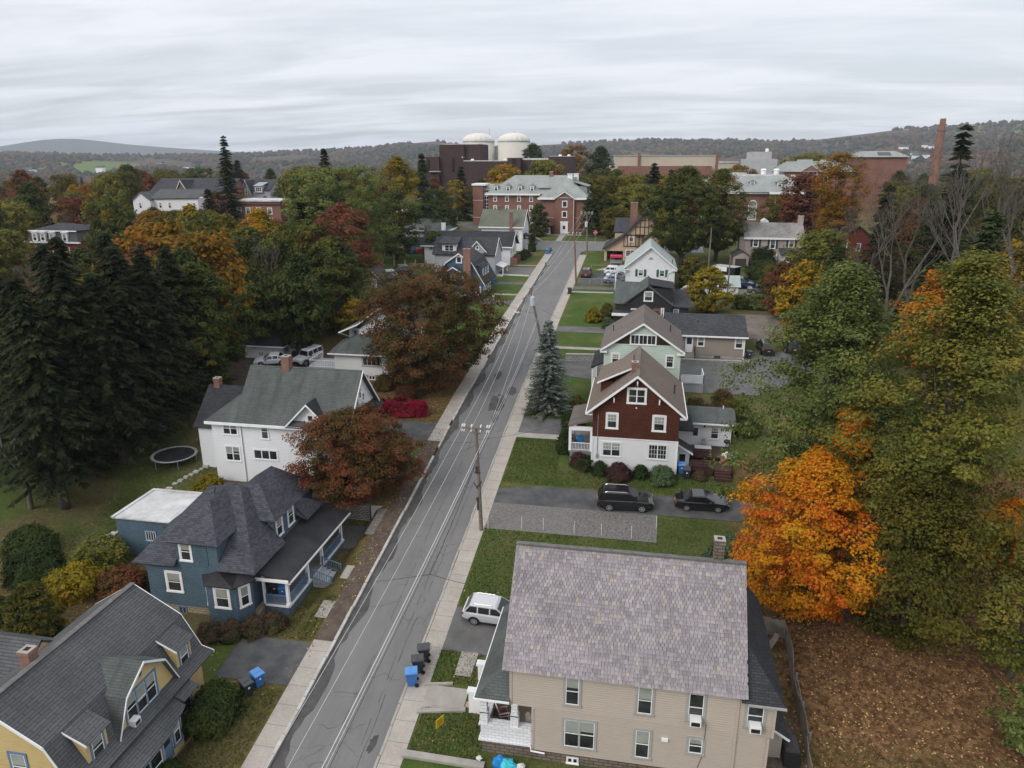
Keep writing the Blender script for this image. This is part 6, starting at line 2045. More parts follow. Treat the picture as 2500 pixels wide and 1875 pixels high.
def town_left():
 t = thing('mansard_house','red house with grey mansard roof and white dormers among trees at far left','house',(-127.5,145,12.5))
 part(t,'wall',MB().box(-134.5,140.5,11,-121.5,151,17.2),M['mansard_red'])
 part(t,'mansard_roof',MB().solid([(-134.4,140.4,17.4),(-121.6,140.4,17.4),(-121.6,151,17.4),(-134.4,151,17.4),(-133.6,141.2,19.6),(-122.4,141.2,19.6),(-122.4,150.2,19.6),(-133.6,150.2,19.6)],
            [(3,2,1,0),(4,5,6,7),(0,1,5,4),(1,2,6,5),(2,3,7,6),(3,0,4,7)]),M['roof_grey'])
 part(t,'top_roof',hip(MB(),-133.9,-122.1,140.9,150.5,19.75,((-129.5,145.6),(-126.5,145.6),21.0)),M['roof_charcoal'])
 part(t,'cornice',MB().box(-135,140,17.1,-121,140.5,17.4).box(-134,140.75,19.55,-122,140.9,19.78),M['white_paint'])
 for u in (-132.9,-130.9,-128.6,-125.4):
  d = part(t,'dormer',MB().box(u,140.4,17.45,u + 1.3,141.6,19.3).box(u - .12,140.25,19.3,u + 1.42,141.6,19.5),M['white_paint'])
  window(d,'-y',140.4,u + .15,u + 1.15,17.55,19.15,tw=.1)
 for u in (-132.7,-128.4,-125):
  window(t,'-y',140.5,u,u + 1.0,14.5,16.3,tw=.14)
 t = thing('church_hall','large dark slate roofed church hall above the trees at left','church',(-152,238,15))
 pf = [(229,24.3),(237,28.8),(245,24.3)]
 G = MB()
 gable_end(G,'x',pf,-167,-138,14,.4)
 part(t,'wall',G,M['red_brick'])
 G = MB()
 roof_profile(G,'x',pf,-167.5,-137.5,.2)
 part(t,'roof',G,M['roof_charcoal'])
 G = MB()
 gp = [(-156.8,24.3),(-154.6,28.0),(-152.4,24.3)]
 gable_end(G,'y',gp,228.5,236,14,.2)
 part(t,'cross_gable',G,M['red_brick'])
 G = MB()
 roof_profile(G,'y',[(-157.1,24.1),(-154.6,28.3),(-152.1,24.1)],228.1,236.4,.15)
 part(t,'cross_roof',G,M['roof_charcoal'])
 G = MB()
 rake(G,'y',[(-157.1,24.1),(-154.6,28.3),(-152.1,24.1)],228.0,.1,.3)
 part(t,'trim',G,M['white_paint'])
 t = thing('white_gabled_hall','white gabled house with grey roof in front of the dark church roof','house',(-141,206,15))
 G = MB()
 gable_end(G,'y',[(-152.3,23.2),(-149.2,25.6),(-146.0,23.2)],200,212,14,.3)
 G.box(-146.3,201.5,14,-131.5,213,23.6)
 part(t,'wall',G,M['white_siding_wide'])
 G = MB()
 roof_profile(G,'y',[(-152.3,23.2),(-149.2,25.6),(-146.0,23.2)],199.6,213,.16)
 G.slab([(-147,201,23.6),(-131,201,23.9),(-131.5,208,26.2),(-148,208,26.2)],.16)
 part(t,'roof',G,M['roof_grey'])
 for u in (-150.2,-144.6,-141.5,-135.2,-133.4):
  y = 200 if u < -147 else 201.5
  window(t,'-y',y,u,u + 1.1,20.8,22.6,tw=.14)
 t = thing('twin_gabled_house','grey shingled house with twin dormers and steep centre gable at left','house',(-136,245,16))
 G = MB().box(-143.2,240.5,15,-129,252,24.6)
 G.prism([(240.5,24.6),(252,24.6),(246.2,28)],lambda u,z: (-143.2,u,z),lambda u,z: (-129,u,z))
 part(t,'wall',G,M['grey_dark_siding'])
 G = MB()
 roof_profile(G,'x',[(240,24.7),(246.2,28.3),(252.5,24.7)],-143.6,-128.6,.16)
 part(t,'roof',G,M['roof_charcoal'])
 G = MB()
 gp = [(-139.2,23.2),(-137.2,28.0),(-135.2,23.2)]
 gable_end(G,'y',gp,239.4,246,15,.15)
 part(t,'centre_gable',G,M['grey_dark_siding'])
 G = MB()
 roof_profile(G,'y',gp,239,246,.12)
 part(t,'gable_roof',G,M['roof_charcoal'])
 G = MB()
 rake(G,'y',gp,238.9,.1,.24)
 part(t,'trim',G,M['white_paint'])
 window(t,'-y',239.4,-137.7,-136.7,23.5,25.2,tw=.14)
 for u in (-142.6,-134.4):
  d = part(t,'dormer',MB().box(u,240,23.8,u + 3.0,243,26.2).slab([(u - .2,239.6,26.2),(u + 3.2,239.6,26.2),(u + 3.2,244,27.3),(u - .2,244,27.3)],.12),M['grey_dark_siding'])
  window(d,'-y',240,u + .3,u + 2.7,24.2,25.8,n=3,tw=.14,shade=False)
 t = thing('brick_apartments','three storey red brick apartment block with white flat roof at left','apartment block',(-106,196,15))
 part(t,'wall',MB().box(-114,190.5,14,-99.5,203,23.6),M['red_brick'])
 part(t,'roof',MB().box(-114.4,190.1,23.6,-99.1,203.4,23.95),M['roof_white'])
 part(t,'cornice',MB().box(-114.2,190.3,22.6,-99.3,190.49,23.0),M['dark_brick'])
 for u in (-112.7,-110,-106.8,-103.5):
  for z in (20.2,17.4):
   window(t,'-y',190.5,u,u + 1.5,z,z + 1.8,n=1,tw=.16)
 t = thing('grey_roofed_house','house with steep grey roof and round vent behind the conifers, mid left','house',(-65,206,16))
 G = MB().box(-68.3,200.8,15,-60,212,22.2)
 part(t,'wall',G,M['cream_wall'])
 part(t,'roof',MB().solid([(-69,200,22.2),(-59.4,200,22.2),(-59.4,212.6,22.2),(-69,212.6,22.2),(-65.2,204.5,27),(-62.2,205,27),(-62.2,209,27),(-65.2,209,27)],
          [(3,2,1,0),(4,5,6,7),(0,1,5,4),(1,2,6,5),(2,3,7,6),(3,0,4,7)]),M['roof_grey'])
 part(t,'porch_roof',MB().slab([(-68.8,197.5,20.6),(-61,197.5,20.6),(-61,200.8,21.6),(-68.8,200.8,21.6)],.14),M['roof_white'])
town_left()
# ------------------------------------------------------------------ walls and fences
def garden_walls():
 def wall(name,lab,a,b,z0,z1a,z1b,w,mat,cap=None):
  mb = MB()
  d = (Vector(b) - Vector(a)).normalized()
  nx,ny = -d.y * w / 2,d.x * w / 2
  p = [(a[0] - nx,a[1] - ny),(b[0] - nx,b[1] - ny),(b[0] + nx,b[1] + ny),(a[0] + nx,a[1] + ny)]
  za = z0 if isinstance(z0,tuple) else (z0,z0)
  mb.solid([(*p[0],za[0]),(*p[1],za[1]),(*p[2],za[1]),(*p[3],za[0]),(*p[0],z1a),(*p[1],z1b),(*p[2],z1b),(*p[3],z1a)],
       [(3,2,1,0),(4,5,6,7),(0,1,5,4),(1,2,6,5),(2,3,7,6),(3,0,4,7)])
  t = thing(name,lab,'wall',(a[0],a[1],za[0]))
  part(t,'wall_body',mb,M[mat])
  if cap:
   c = MB().beam((*a,z1a + .06),(*b,z1b + .06),w + .12,.12)
   part(t,'coping',c,M[cap])
  return t
 wall('garden_wall','low concrete kerb wall along the near end of the front lawn',(-12.55,32.7),(-7.6,32.62),-.4,.62,.62,.35,'concrete','concrete')
 wall('garden_wall','low concrete wall on the camera side of the entrance walk',(-12.6,35.75),(-9.6,36.32),.3,.95,1.05,.2,'concrete','concrete')
 wall('garden_wall','low concrete wall edging the grass patch above the entrance walk',(-12.75,37.85),(-10.9,38.2),.8,1.35,1.4,.22,'concrete')
 wall('block_wall','grey block retaining wall in front of the taupe cottage',(5.3,94.6),(14.2,95.0),8.0,9.05,9.05,.4,'retaining_block','concrete')
 wall('block_wall','grey stepped block retaining wall left of the mint house',(-9.6,92.9),(-4.6,93.4),7.8,9.5,9.5,.4,'retaining_block','concrete')
 wall('stone_wall','rough fieldstone retaining wall at the back of the gravel drive',(-33.5,56.95),(-23.6,56.95),1.5,3.75,3.95,.5,'field_stone')
 wall('stone_wall','low white stone end of the retaining wall beside the pavement',(-23.5,56.95),(-22.0,57.3),2.4,3.85,3.9,.5,'kerb_stone')
 wall('brick_post_wall','short brick pier between the white garage and the pool',(6.9,124.5),(7.6,127.0),10.5,13.6,13.6,.5,'red_brick','white_brick')
 # stone edging past the trampoline
 t = thing('stone_edging','broken row of pale edging stones running past the trampoline','edging',(-44,60,4))
 mb = MB()
 for i in range(26):
  q = i / 25
  x,y = -46.5 + 5.2 * q,50.2 + 14.2 * q
  if 7 < i < 10:
   continue
  z = gz(x,y) + .1
  s = random.uniform(.18,.32)
  mb.box(x - s,y - s * .8,z - .2,x + s,y + s * .8,z + random.uniform(.1,.22))
 part(t,'stones',mb,M['kerb_stone'])
 # grey timber fence behind the beige house
 t = thing('board_fence','weathered grey board fence leaning along the yard behind the beige house','fence',(10.7,38,1.2))
 def run(a,b,name='fence_panel',h=1.35):
  mb = MB()
  n = max(2,int(math.hypot(b[0] - a[0],b[1] - a[1]) / .15))
  for i in range(n):
   q = i / n
   x,y = a[0] + (b[0] - a[0]) * q,a[1] + (b[1] - a[1]) * q
   z = gz(x,y) + .1
   d = (b[0] - a[0]) / n,(b[1] - a[1]) / n
   lean = .10 * math.sin(y * 1.2)
   hh = h + random.uniform(-.05,.04)
   mb.solid([(x - .02,y,z - .1),(x + .02,y,z - .1),(x + d[0] * .93 + .02,y + d[1] * .93,z - .1),(x + d[0] * .93 - .02,y + d[1] * .93,z - .1),
        (x - .02 + lean,y,z + hh),(x + .02 + lean,y,z + hh),(x + d[0] * .93 + .02 + lean,y + d[1] * .93,z + hh),(x + d[0] * .93 - .02 + lean,y + d[1] * .93,z + hh)],
        [(3,2,1,0),(4,5,6,7),(0,1,5,4),(1,2,6,5),(2,3,7,6),(3,0,4,7)])
  part(t,name,mb,M['fence_wood'])
 run((10.95,45.4),(10.75,41.0))
 run((10.75,40.9),(10.75,36.6),h=1.25)
 run((10.72,36.5),(10.55,29.0),h=1.2)
 run((9.3,45.9),(10.95,45.5))
 for y in (41.0,38.8,36.6,33.5,30.5):
  part(t,'fence_post',MB().box(10.8,y - .06,gz(10.8,y) - .2,10.93,y + .06,gz(10.8,y) + 1.45),M['fence_wood'])
 part(t,'bottom_rail',MB().beam((10.9,37,gz(10,37) + .9),(10.95,41,gz(10,41) + .9),.06,.12),M['fence_wood'])
 g = solo('timber_gate',MB().beam((8.6,33.2,.3),(9.3,32.0,1.5),.05,.16).beam((8.3,32.4,.2),(8.3,32.4,1.6),.1,.1).beam((9.3,32.0,.2),(9.3,32.0,1.6),.1,.1).beam((8.3,32.4,1.5),(9.3,32.0,1.5),.05,.14),'weathered timber gate frame below the corner of the beige house','gate',M['fence_wood'])
 # chain link fence round the car park, wooden post fence behind
 t = thing('chain_link_fence','galvanised chain link fence on the near side of the car park','fence',(-8,133.2,12.2))
 for x in (-11.6,-9.6,-7.4,-5.2):
  part(t,'fence_post',MB().tube([(x,133.1,12),(x,133.1,13.55)],.05,6),M['galvanised'])
 mb = MB().beam((-11.6,133.1,13.5),(-5.2,133.1,13.5),.05,.05)
 for i in range(40):
  x = -11.6 + 6.4 * i / 40
  mb.beam((x,133.1,12.25),(x + .16,133.1,13.48),.008,.008)
  mb.beam((x + .16,133.11,12.25),(x,133.11,13.48),.008,.008)
 part(t,'mesh',mb,M['galvanised'])
 t = thing('chain_link_fence','galvanised chain link fence between the car park and the tudor lawn','fence',(-8,146,13.3))
 mb = MB().beam((-10.2,143.6,14.5),(-4,144.6,14.5),.05,.05)
 for x in (-10.2,-8,-6,-4):
  y = 143.6 + (x + 10.2) * .16
  mb.tube([(x,y,13),(x,y,14.5)],.05,6)
 part(t,'frame',mb,M['galvanised'])
 for i,(x,y) in enumerate(((-55.3,144.6),(-54.8,147.9),(-51.3,145),(-49,145.2),(-46.8,145.4),(-44.4,145.1))):
  solo('fence_post',MB().box(x - .1,y - .1,prof(y),x + .1,y + .1,prof(y) + 1.4),'pale new wooden fence post at the edge of the back lawn','fence post',M['new_lumber'],group='new wooden posts round the back lawn')
 s = thing('board_fence','low straw coloured board fence below the back lawn','fence',(-48,144,13))
 mb = MB()
 for i in range(60):
  x = -47.5 + i * .2
  mb.box(x,143.7,12.9,x + .17,143.76,14.1)
 part(s,'boards',mb,M['new_lumber'])
 for i,(x,y) in enumerate(((-12.09,54.84),(-9.22,55.2),(-7.34,55.3),(-4.68,55.2),(-2.37,55.2),(.14,55.2),(2.2,56.9))):
  z = gz(x,y) + .12
  solo('driveway_marker',MB().tube([(x,y,z),(x + random.uniform(-.04,.04),y,z + 1.15)],.022,6),'thin white driveway marker stake at the gravel edge','marker stake',M['white_paint'],group='white marker stakes along the gravel drive')
garden_walls()
# ------------------------------------------------------------------ vehicles (x forward, y left, z up, origin on the ground)
CARS = {
 # length, half width, belt z, roof z, [body outline x,ztop], cabin (rear base, rear top, front top, front base), wheelbase xs, wheel r
 'suv': dict(L=5.0,w=.98,belt=1.12,roof=1.78,zl=.28,top=[(-2.48,.75),(-2.44,1.08),(-1.6,1.14),(.5,1.12),(1.15,1.12),(2.0,1.04),(2.40,.90),(2.50,.60)],cab=(-2.42,-2.0,.35,1.22),wx=(-1.42,1.44),r=.39,rails=True,posts=(-1.25,-.28)),
 'crossover': dict(L=4.6,w=.92,belt=1.05,roof=1.66,zl=.26,top=[(-2.29,.72),(-2.24,1.02),(-1.5,1.07),(.4,1.05),(1.0,1.04),(1.8,.96),(2.2,.82),(2.3,.55)],cab=(-2.2,-1.72,.28,1.12),wx=(-1.36,1.36),r=.36,rails=True,posts=(-1.1,-.2)),
 'sedan': dict(L=4.7,w=.90,belt=.93,roof=1.44,zl=.22,top=[(-2.34,.62),(-2.28,.92),(-1.6,.98),(-1.2,.96),(.6,.93),(1.1,.92),(1.9,.82),(2.25,.70),(2.35,.5)],cab=(-1.75,-1.0,.25,1.1),wx=(-1.36,1.34),r=.33,rails=False,posts=(-.95,-.2)),
 'wagon_jeep': dict(L=4.4,w=.90,belt=1.15,roof=1.84,zl=.34,top=[(-2.18,.9),(-2.15,1.12),(-1.2,1.16),(.5,1.15),(.95,1.14),(2.0,1.08),(2.15,.98),(2.2,.6)],cab=(-2.14,-2.02,.52,.84),wx=(-1.38,1.38),r=.41,rails=False,posts=(-1.15,-.25)),
}
CAR_MESH = {}
def car_meshes(kind):
 if kind in CAR_MESH:
  return CAR_MESH[kind]
 C = CARS[kind]
 w,zl,belt,roof = C['w'],C['zl'],C['belt'],C['roof']
 out = {}
 mb = MB()
 rows = []
 hl = C['L'] / 2
 for x,zt in C['top']:
  f = 1 - .16 * max(0,(abs(x) - hl + .55) / .55) ** 2
  ww = w * f
  zb = zl + .10 * max(0,(abs(x) - hl + .5) / .5)
  half = [(0,zb),(ww * .86,zb),(ww * .97,zb + .12),(ww,zb + (zt - zb) * .5),(ww * .985,zt - .10),(ww * .93,zt - .015),(ww * .6,zt + .012),(0,zt + .02)]
  rows.append([(x,-y,z) for y,z in half] + [(x,y,z) for y,z in half[-2:0:-1]])
 b = 0
 n = len(rows[0])
 for r in rows:
  mb.v += r
 for i in range(len(rows) - 1):
  for k in range(n):
   mb.f.append((i * n + k,i * n + (k + 1) % n,(i + 1) * n + (k + 1) % n,(i + 1) * n + k))
   mb.mi.append(0)
 mb.f += [tuple(range(n)),tuple((len(rows) - 1) * n + k for k in range(n - 1,-1,-1))]
 mb.mi += [0,0]
 r0,r1,f1,f0 = C['cab']
 wb,wt = w * .93,w * .74
 zb0 = belt - .06
 # cabin: body coloured pillars and roof, glass set just proud of it
 cab = [(r0,-wb,zb0),(r0,wb,zb0),(f0,wb,zb0),(f0,-wb,zb0),(r1,-wt,roof - .07),(r1,wt,roof - .07),(f1,wt,roof - .07),(f1,-wt,roof - .07),
     (r1 + .12,-wt * .86,roof),(r1 + .12,wt * .86,roof),(f1 - .12,wt * .86,roof),(f1 - .12,-wt * .86,roof)]
 mb.solid(cab,[(0,1,2,3),(4,5,1,0),(5,6,2,1),(6,7,3,2),(7,4,0,3),(8,9,5,4),(9,10,6,5),(10,11,7,6),(11,8,4,7),(11,10,9,8)])
 out['body'] = mb.mesh('car_body_' + kind,smooth=False,mats=[M['paint_black']])
 # windows
 g = MB()
 def side(xa,xb,s):
  q = []
  for (x,t) in ((xa,.16),(xb,.16),(xb,.90),(xa,.90)):
   # clamp to the slanted ends of the cabin
   lo,hi = r0 + (r1 - r0) * t + .10,f0 + (f1 - f0) * t - .10
   x = min(max(x,lo),hi)
   y = wb + (wt - wb) * t + .012
   q.append((x,s * y,zb0 + (roof - .07 - zb0) * t))
  g.face(q if s < 0 else q[::-1])
 p0,p1 = C['posts']
 for s in (-1,1):
  for q in ((r0,p0 - .05),(p0 + .05,p1 - .05),(p1 + .05,f0)):
   g = MB()
   side(*q,s)
   out.setdefault('window',[]).append(g.mesh('car_side_glass_' + kind,mats=[M['car_glass']]))
 g = MB()
 t0,t1 = .10,.93
 L = lambda a,b,t: a + (b - a) * t
 g.face([(L(f0,f1,t0) + .015,-L(wb,wt,t0) * .92,L(zb0,roof - .07,t0) + .01),(L(f0,f1,t0) + .015,L(wb,wt,t0) * .92,L(zb0,roof - .07,t0) + .01),
   (L(f0,f1,t1) + .015,L(wb,wt,t1) * .92,L(zb0,roof - .07,t1) + .01),(L(f0,f1,t1) + .015,-L(wb,wt,t1) * .92,L(zb0,roof - .07,t1) + .01)])
 out['windscreen'] = g.mesh('car_windscreen_' + kind,mats=[M['car_glass']])
 g = MB()
 t0 = .22
 g.face([(L(r0,r1,t0) - .015,L(wb,wt,t0) * .9,L(zb0,roof - .07,t0) + .01),(L(r0,r1,t0) - .015,-L(wb,wt,t0) * .9,L(zb0,roof - .07,t0) + .01),
   (L(r0,r1,t1) - .015,-L(wb,wt,t1) * .9,L(zb0,roof - .07,t1) + .01),(L(r0,r1,t1) - .015,L(wb,wt,t1) * .9,L(zb0,roof - .07,t1) + .01)])
 out['rear_window'] = g.mesh('car_rear_glass_' + kind,mats=[M['car_glass']])
 # wheel: tyre with rim
 r = C['r']
 ty = MB()
 prof_ = [(r * .62,0),(r * .95,.0),(r,.05),(r,.17),(r * .95,.22),(r * .62,.22)]
 nseg = 20
 base = 0
 for pr,py in prof_:
  for k in range(nseg):
   a = 2 * math.pi * k / nseg
   ty.v.append((pr * math.cos(a),py - .11,pr * math.sin(a)))
 for i in range(len(prof_) - 1):
  for k in range(nseg):
   ty.f.append((i * nseg + k,i * nseg + (k + 1) % nseg,(i + 1) * nseg + (k + 1) % nseg,(i + 1) * nseg + k))
   ty.mi.append(0)
 ty.f += [tuple(range(nseg)),tuple((len(prof_) - 1) * nseg + k for k in range(nseg))]
 ty.mi += [0,0]
 out['wheel'] = ty.mesh('car_wheel_' + kind,mats=[M['rubber']])
 rm = MB()
 for s in (-1,1):
  y = s * .115
  ns = 5
  ring = []
  for k in range(nseg):
   a0,a1 = 2 * math.pi * k / nseg,2 * math.pi * (k + 1) / nseg
   rm.face([(r * .68 * math.cos(a0),y,r * .68 * math.sin(a0)),(r * .68 * math.cos(a1),y,r * .68 * math.sin(a1)),(r * .58 * math.cos(a1),y,r * .58 * math.sin(a1)),(r * .58 * math.cos(a0),y,r * .58 * math.sin(a0))])
  for k in range(ns):
   a = 2 * math.pi * k / ns + .3
   c,sn = math.cos(a),math.sin(a)
   for off in (-.055,.03):
    hw = .028
    rm.face([(c * .06 - sn * (off - 0),y,sn * .06 + c * off),(c * r * .6 - sn * (off * 1.7),y,sn * r * .6 + c * off * 1.7),(c * r * .6 - sn * (off * 1.7 + hw * 1.6),y,sn * r * .6 + c * (off * 1.7 + hw * 1.6)),(c * .06 - sn * (off + hw),y,sn * .06 + c * (off + hw))])
  rm.face([(.09 * math.cos(2 * math.pi * k / 10),y * 1.02,.09 * math.sin(2 * math.pi * k / 10)) for k in range(10)])
 out['rim'] = rm.mesh('car_rim_' + kind,mats=[M['alloy']])
 ar = MB()
 for x in C['wx']:
  for s in (-1,1):
   pts = [(x + (r + .075) * math.cos(a),s * (w + .004),max(zl - .02,r + (r + .075) * math.sin(a))) for a in [2 * math.pi * k / 24 for k in range(24)]]
   ar.face(pts)
 out['wheel_arch'] = ar.mesh('car_arches_' + kind,mats=[M['plastic_black']])
 sk = MB()
 for s in (-1,1):
  sk.box(C['wx'][0] + r + .1,s * (w - .03),zl - .03,C['wx'][1] - r - .1,s * (w + .008),zl + .13)
 sk.box(-hl - .012,-w * .78,zl + .06,-hl + .25,w * .78,zl + .24).box(hl - .2,-w * .72,zl + .06,hl + .012,w * .72,zl + .26)
 out['sill_trim'] = sk.mesh('car_trim_' + kind,mats=[M['plastic_black']])
 zr = C['top'][1][1]
 lt = MB().box(-.02,-.13,-.09,.10,.13,.09)
 out['tail_lamp'] = lt.mesh('car_tail_' + kind,mats=[M['lamp_red']])
 hd = MB().box(-.18,-.16,-.06,.03,.16,.06)
 out['headlamp'] = hd.mesh('car_head_' + kind,mats=[M['lamp_clear']])
 mi = MB().box(-.1,-.1,-.07,.08,.1,.07)
 out['mirror'] = mi.mesh('car_mirror_' + kind,mats=[M['plastic_black']])
 pl = MB().box(-.012,-.16,-.07,.012,.16,.07)
 out['plate'] = pl.mesh('car_plate_' + kind,mats=[M['plate']])
 gr = MB().box(-.03,-.42,-.10,.012,.42,.10)
 out['grille'] = gr.mesh('car_grille_' + kind,mats=[M['plastic_black']])
 if C['rails']:
  ra = MB()
  for s in (-1,1):
   ra.tube([(r1 + .2,s * wt * .84,roof - .02),(r1 + .35,s * wt * .86,roof + .05),(f1 - .4,s * wt * .86,roof + .05),(f1 - .2,s * wt * .84,roof - .02)],.025,6)
  out['roof_rail'] = ra.mesh('car_rails_' + kind,mats=[M['chrome']])
 CAR_MESH[kind] = out
 return out
def car(kind,paint,x,y,head,label,cat='car',z=None,full=True,extra=None):
 """head: direction the nose points, degrees from +x"""
 C,me = CARS[kind],car_meshes(kind)
 t = thing('parked_car',label,cat,(x,y,(gz(x,y) if z is None else z) + .14),'parked cars',rad(head))
 # tilt with the slope
 hx,hy = math.cos(rad(head)),math.sin(rad(head))
 e = 1.4
 pitch = math.atan2(gz(x + hx * e,y + hy * e) - gz(x - hx * e,y - hy * e),2 * e)
 rollv = math.atan2(gz(x - hy * .8,y + hx * .8) - gz(x + hy * .8,y - hx * .8),1.6)
 t.rotation_euler = (rollv,-pitch,rad(head))
 def put(name,p,loc=(0,0,0),par=None,mat=None):
  o = bpy.data.objects.new(name,me[p])
  COL.objects.link(o)
  o.parent = par or t
  o.location = loc
  if mat:
   o.material_slots[0].link = 'OBJECT'
   o.material_slots[0].material = M[mat]
  return o
 put('body','body',mat=paint)
 for w in me['window']:
  lpart(t,'side_window',w)
 put('windscreen','windscreen')
 put('rear_window','rear_window')
 put('wheel_arches','wheel_arch')
 put('sill_trim','sill_trim')
 for wx in C['wx']:
  for s in (-1,1):
   w = put('wheel','wheel',(wx,s * (C['w'] - .08),C['r']))
   put('rim','rim',(0,0,0),w)
 zr = C['top'][1][1] - .12
 hl = C['L'] / 2
 for s in (-1,1):
  put('tail_lamp','tail_lamp',(-hl + .04,s * (C['w'] - .22),zr))
  put('headlamp','headlamp',(hl - .10,s * (C['w'] - .30),C['top'][-2][1] - .1))
  put('mirror','mirror',(C['cab'][3] - .45,s * (C['w'] + .08),C['belt'] + .05))
 put('plate','plate',(-hl - .01,0,zr - .16))
 put('grille','grille',(hl + .0,0,C['top'][-1][1] + .02))
 if C['rails']:
  put('roof_rails','roof_rail')
 return t
car('suv','paint_black',-.55,59.85,3,'black sport utility car with silver roof rails on the drive below the brown house')
car('sedan','paint_black',6.15,60.7,2,'black saloon car at the shaded right end of the dark drive')
car('crossover','paint_silver',-9.3,44.35,-3,'silver crossover half hidden by the slate roof, parked on the near drive')
car('wagon_jeep','paint_silver',21.3,115.6,98,'silver boxy four wheel drive seen from behind on the dirt lot')
car('crossover','paint_black',16.8,99.9,92,'black crossover seen from behind next to the taupe cottage')
car('crossover','paint_greenblack',20.0,100.9,100,'dark green estate car partly under the big green tree')
car('sedan','paint_steelblue',12.4,109.6,96,'steel blue car showing its roof above the cottage roof')
car('sedan','paint_teal',20.3,130.6,-2,'grey green saloon on the concrete pad')
car('suv','paint_navy',17.4,134.4,-8,'navy blue pick up truck behind the grey green saloon')
car('crossover','paint_maroon',-10.75,139.9,90,'maroon car seen from behind in the fenced car park')
car('crossover','paint_white',-5.2,141.7,-5,'white crossover at the back of the fenced car park')
car('sedan','paint_silver',-4.6,138.3,-5,'silver car in the middle row of the fenced car park')
car('sedan','paint_steelblue',-4.9,135.2,-5,'slate blue car nearest the chain link fence')
car('wagon_jeep','paint_silver',-44.0,88.2,250,'silver and grey off roader in front of the open garage')
car('sedan','paint_white',-48.6,86.8,200,'white car beside the garage behind the grey roof')
car('sedan','paint_silver',-50.2,91.5,0,'silver car standing inside the open garage',z=7.9)
car('crossover','paint_white',-49.0,133.4,205,'white crossover beside the small blue garage')
car('sedan','paint_greenblack',-48.4,131.3,205,'dark car parked against the white crossover at the blue garage')
car('suv','paint_black',-47.6,137.2,200,'black car behind the white crossover at the blue garage')
car('crossover','paint_black',-41.6,178.5,80,'black car on the campus drive behind the long white house')
car('sedan','paint_greenblack',-44.6,180.0,80,'dark car left of the black car on the campus drive')
car('sedan','paint_white',-38.5,186.5,60,'white car by the brick stair tower')
car('sedan','paint_black',-27.0,183.4,90,'black car beside the cedar at the brick hall')
car('suv','paint_white',33.5,170.0,80,'white pick up truck right of the colonial house')
car('suv','paint_red',37.5,171.5,85,'red van by the amber tree')
car('sedan','paint_greenblack',34.0,160.5,10,'dark green car behind the shrubs right of the colonial house')
car('sedan','paint_black',36.6,159.0,0,'black car nose to nose with the dark green car')
def trailer():
 x,y = 15.2,139.5
 t = thing('box_trailer','open backed black box trailer by the white garage','trailer',(x,y,gz(x,y) + .1),None,rad(-35))
 z = 0
 lpart(t,'box',MB().box(-2.2,-1.1,.6,2.2,1.1,.75).box(-2.2,-1.1,.751,2.2,-1.02,2.6).box(-2.2,1.02,.751,2.2,1.1,2.6).box(-2.2,-1.019,.751,-2.1,1.019,2.6).mesh('trailer_box',mats=[M['plastic_black']]))
 lpart(t,'roof',MB().box(-2.25,-1.15,2.6,2.25,1.15,2.7).mesh('trailer_roof',mats=[M['pale_grey']]))
 lpart(t,'side_panel',MB().box(-2.15,-1.13,1.8,.6,-1.1,2.6).mesh('trailer_panel',mats=[M['white_paint']]))
 for s in (-1,1):
  lpart(t,'wheel',MB().tube([(-.4,s * 1.12,.38),(-.4,s * 1.32,.38)],.38,14).mesh('trailer_wheel',mats=[M['rubber']]))
trailer()
# ------------------------------------------------------------------ wheeled bins
def bin_meshes():
 b = MB()
 b.solid([(-.24,-.26,.06),(.24,-.26,.06),(.24,.26,.06),(-.24,.26,.06),(-.33,-.37,.98),(.33,-.37,.98),(.33,.37,.98),(-.33,.37,.98)],
   [(3,2,1,0),(4,5,6,7),(0,1,5,4),(1,2,6,5),(2,3,7,6),(3,0,4,7)])
 b.box(-.35,-.39,.93,.35,.39,.99)
 l = MB()
 l.solid([(-.36,-.42,1.0),(.36,-.42,1.0),(.36,.40,1.0),(-.36,.40,1.0),(-.33,-.38,1.05),(.33,-.38,1.05),(.31,.36,1.12),(-.31,.36,1.12)],
   [(3,2,1,0),(4,5,6,7),(0,1,5,4),(1,2,6,5),(2,3,7,6),(3,0,4,7)])
 l.box(-.22,-.1,1.075,.22,-.02,1.105)
 w = MB().tube([(-.035,0,0),(.035,0,0)],.13,14)
 h = MB().tube([(-.28,.39,.95),(-.28,.47,1.02),(.28,.47,1.02),(.28,.39,.95)],.018,6)
 e = MB().box(-.075,-.345,.62,.075,-.325,.77).box(-.06,-.352,.64,.06,-.34,.75,1)
 return (b.mesh('bin_body',mats=[M['bin_black']]),l.mesh('bin_lid',mats=[M['bin_lid_black']]),w.mesh('bin_wheel',mats=[M['rubber']]),
   h.mesh('bin_handle',mats=[M['plastic_black']]),e.mesh('bin_emblem',mats=[M['bin_lid_blue'],M['sign_white']]))
BINM = bin_meshes()
def wheelie(x,y,rz,col,label,z=None,s=1.0):
 t = thing('wheeled_bin',label,'bin',(x,y,(gz(x,y) + .1) if z is None else z),'wheeled rubbish and recycling bins',rad(rz))
 t.scale = (s,s,s)
 for nm,me,mat in (('body',BINM[0],'bin_' + col),('lid',BINM[1],'bin_lid_' + col),('handle',BINM[3],None),('emblem',BINM[4],None)):
  o = lpart(t,nm,me)
  if mat:
   o.material_slots[0].link = 'OBJECT'
   o.material_slots[0].material = M[mat]
 for sx in (-1,1):
  o = lpart(t,'wheel',BINM[2])
  o.location = (sx * .31,.30,.13)
sw = lambda y: prof(y) + .14
wheelie(-13.55,37.75,-72,'blue','blue recycling bin, nearest of the three at the kerb',sw(37.7),1.05)
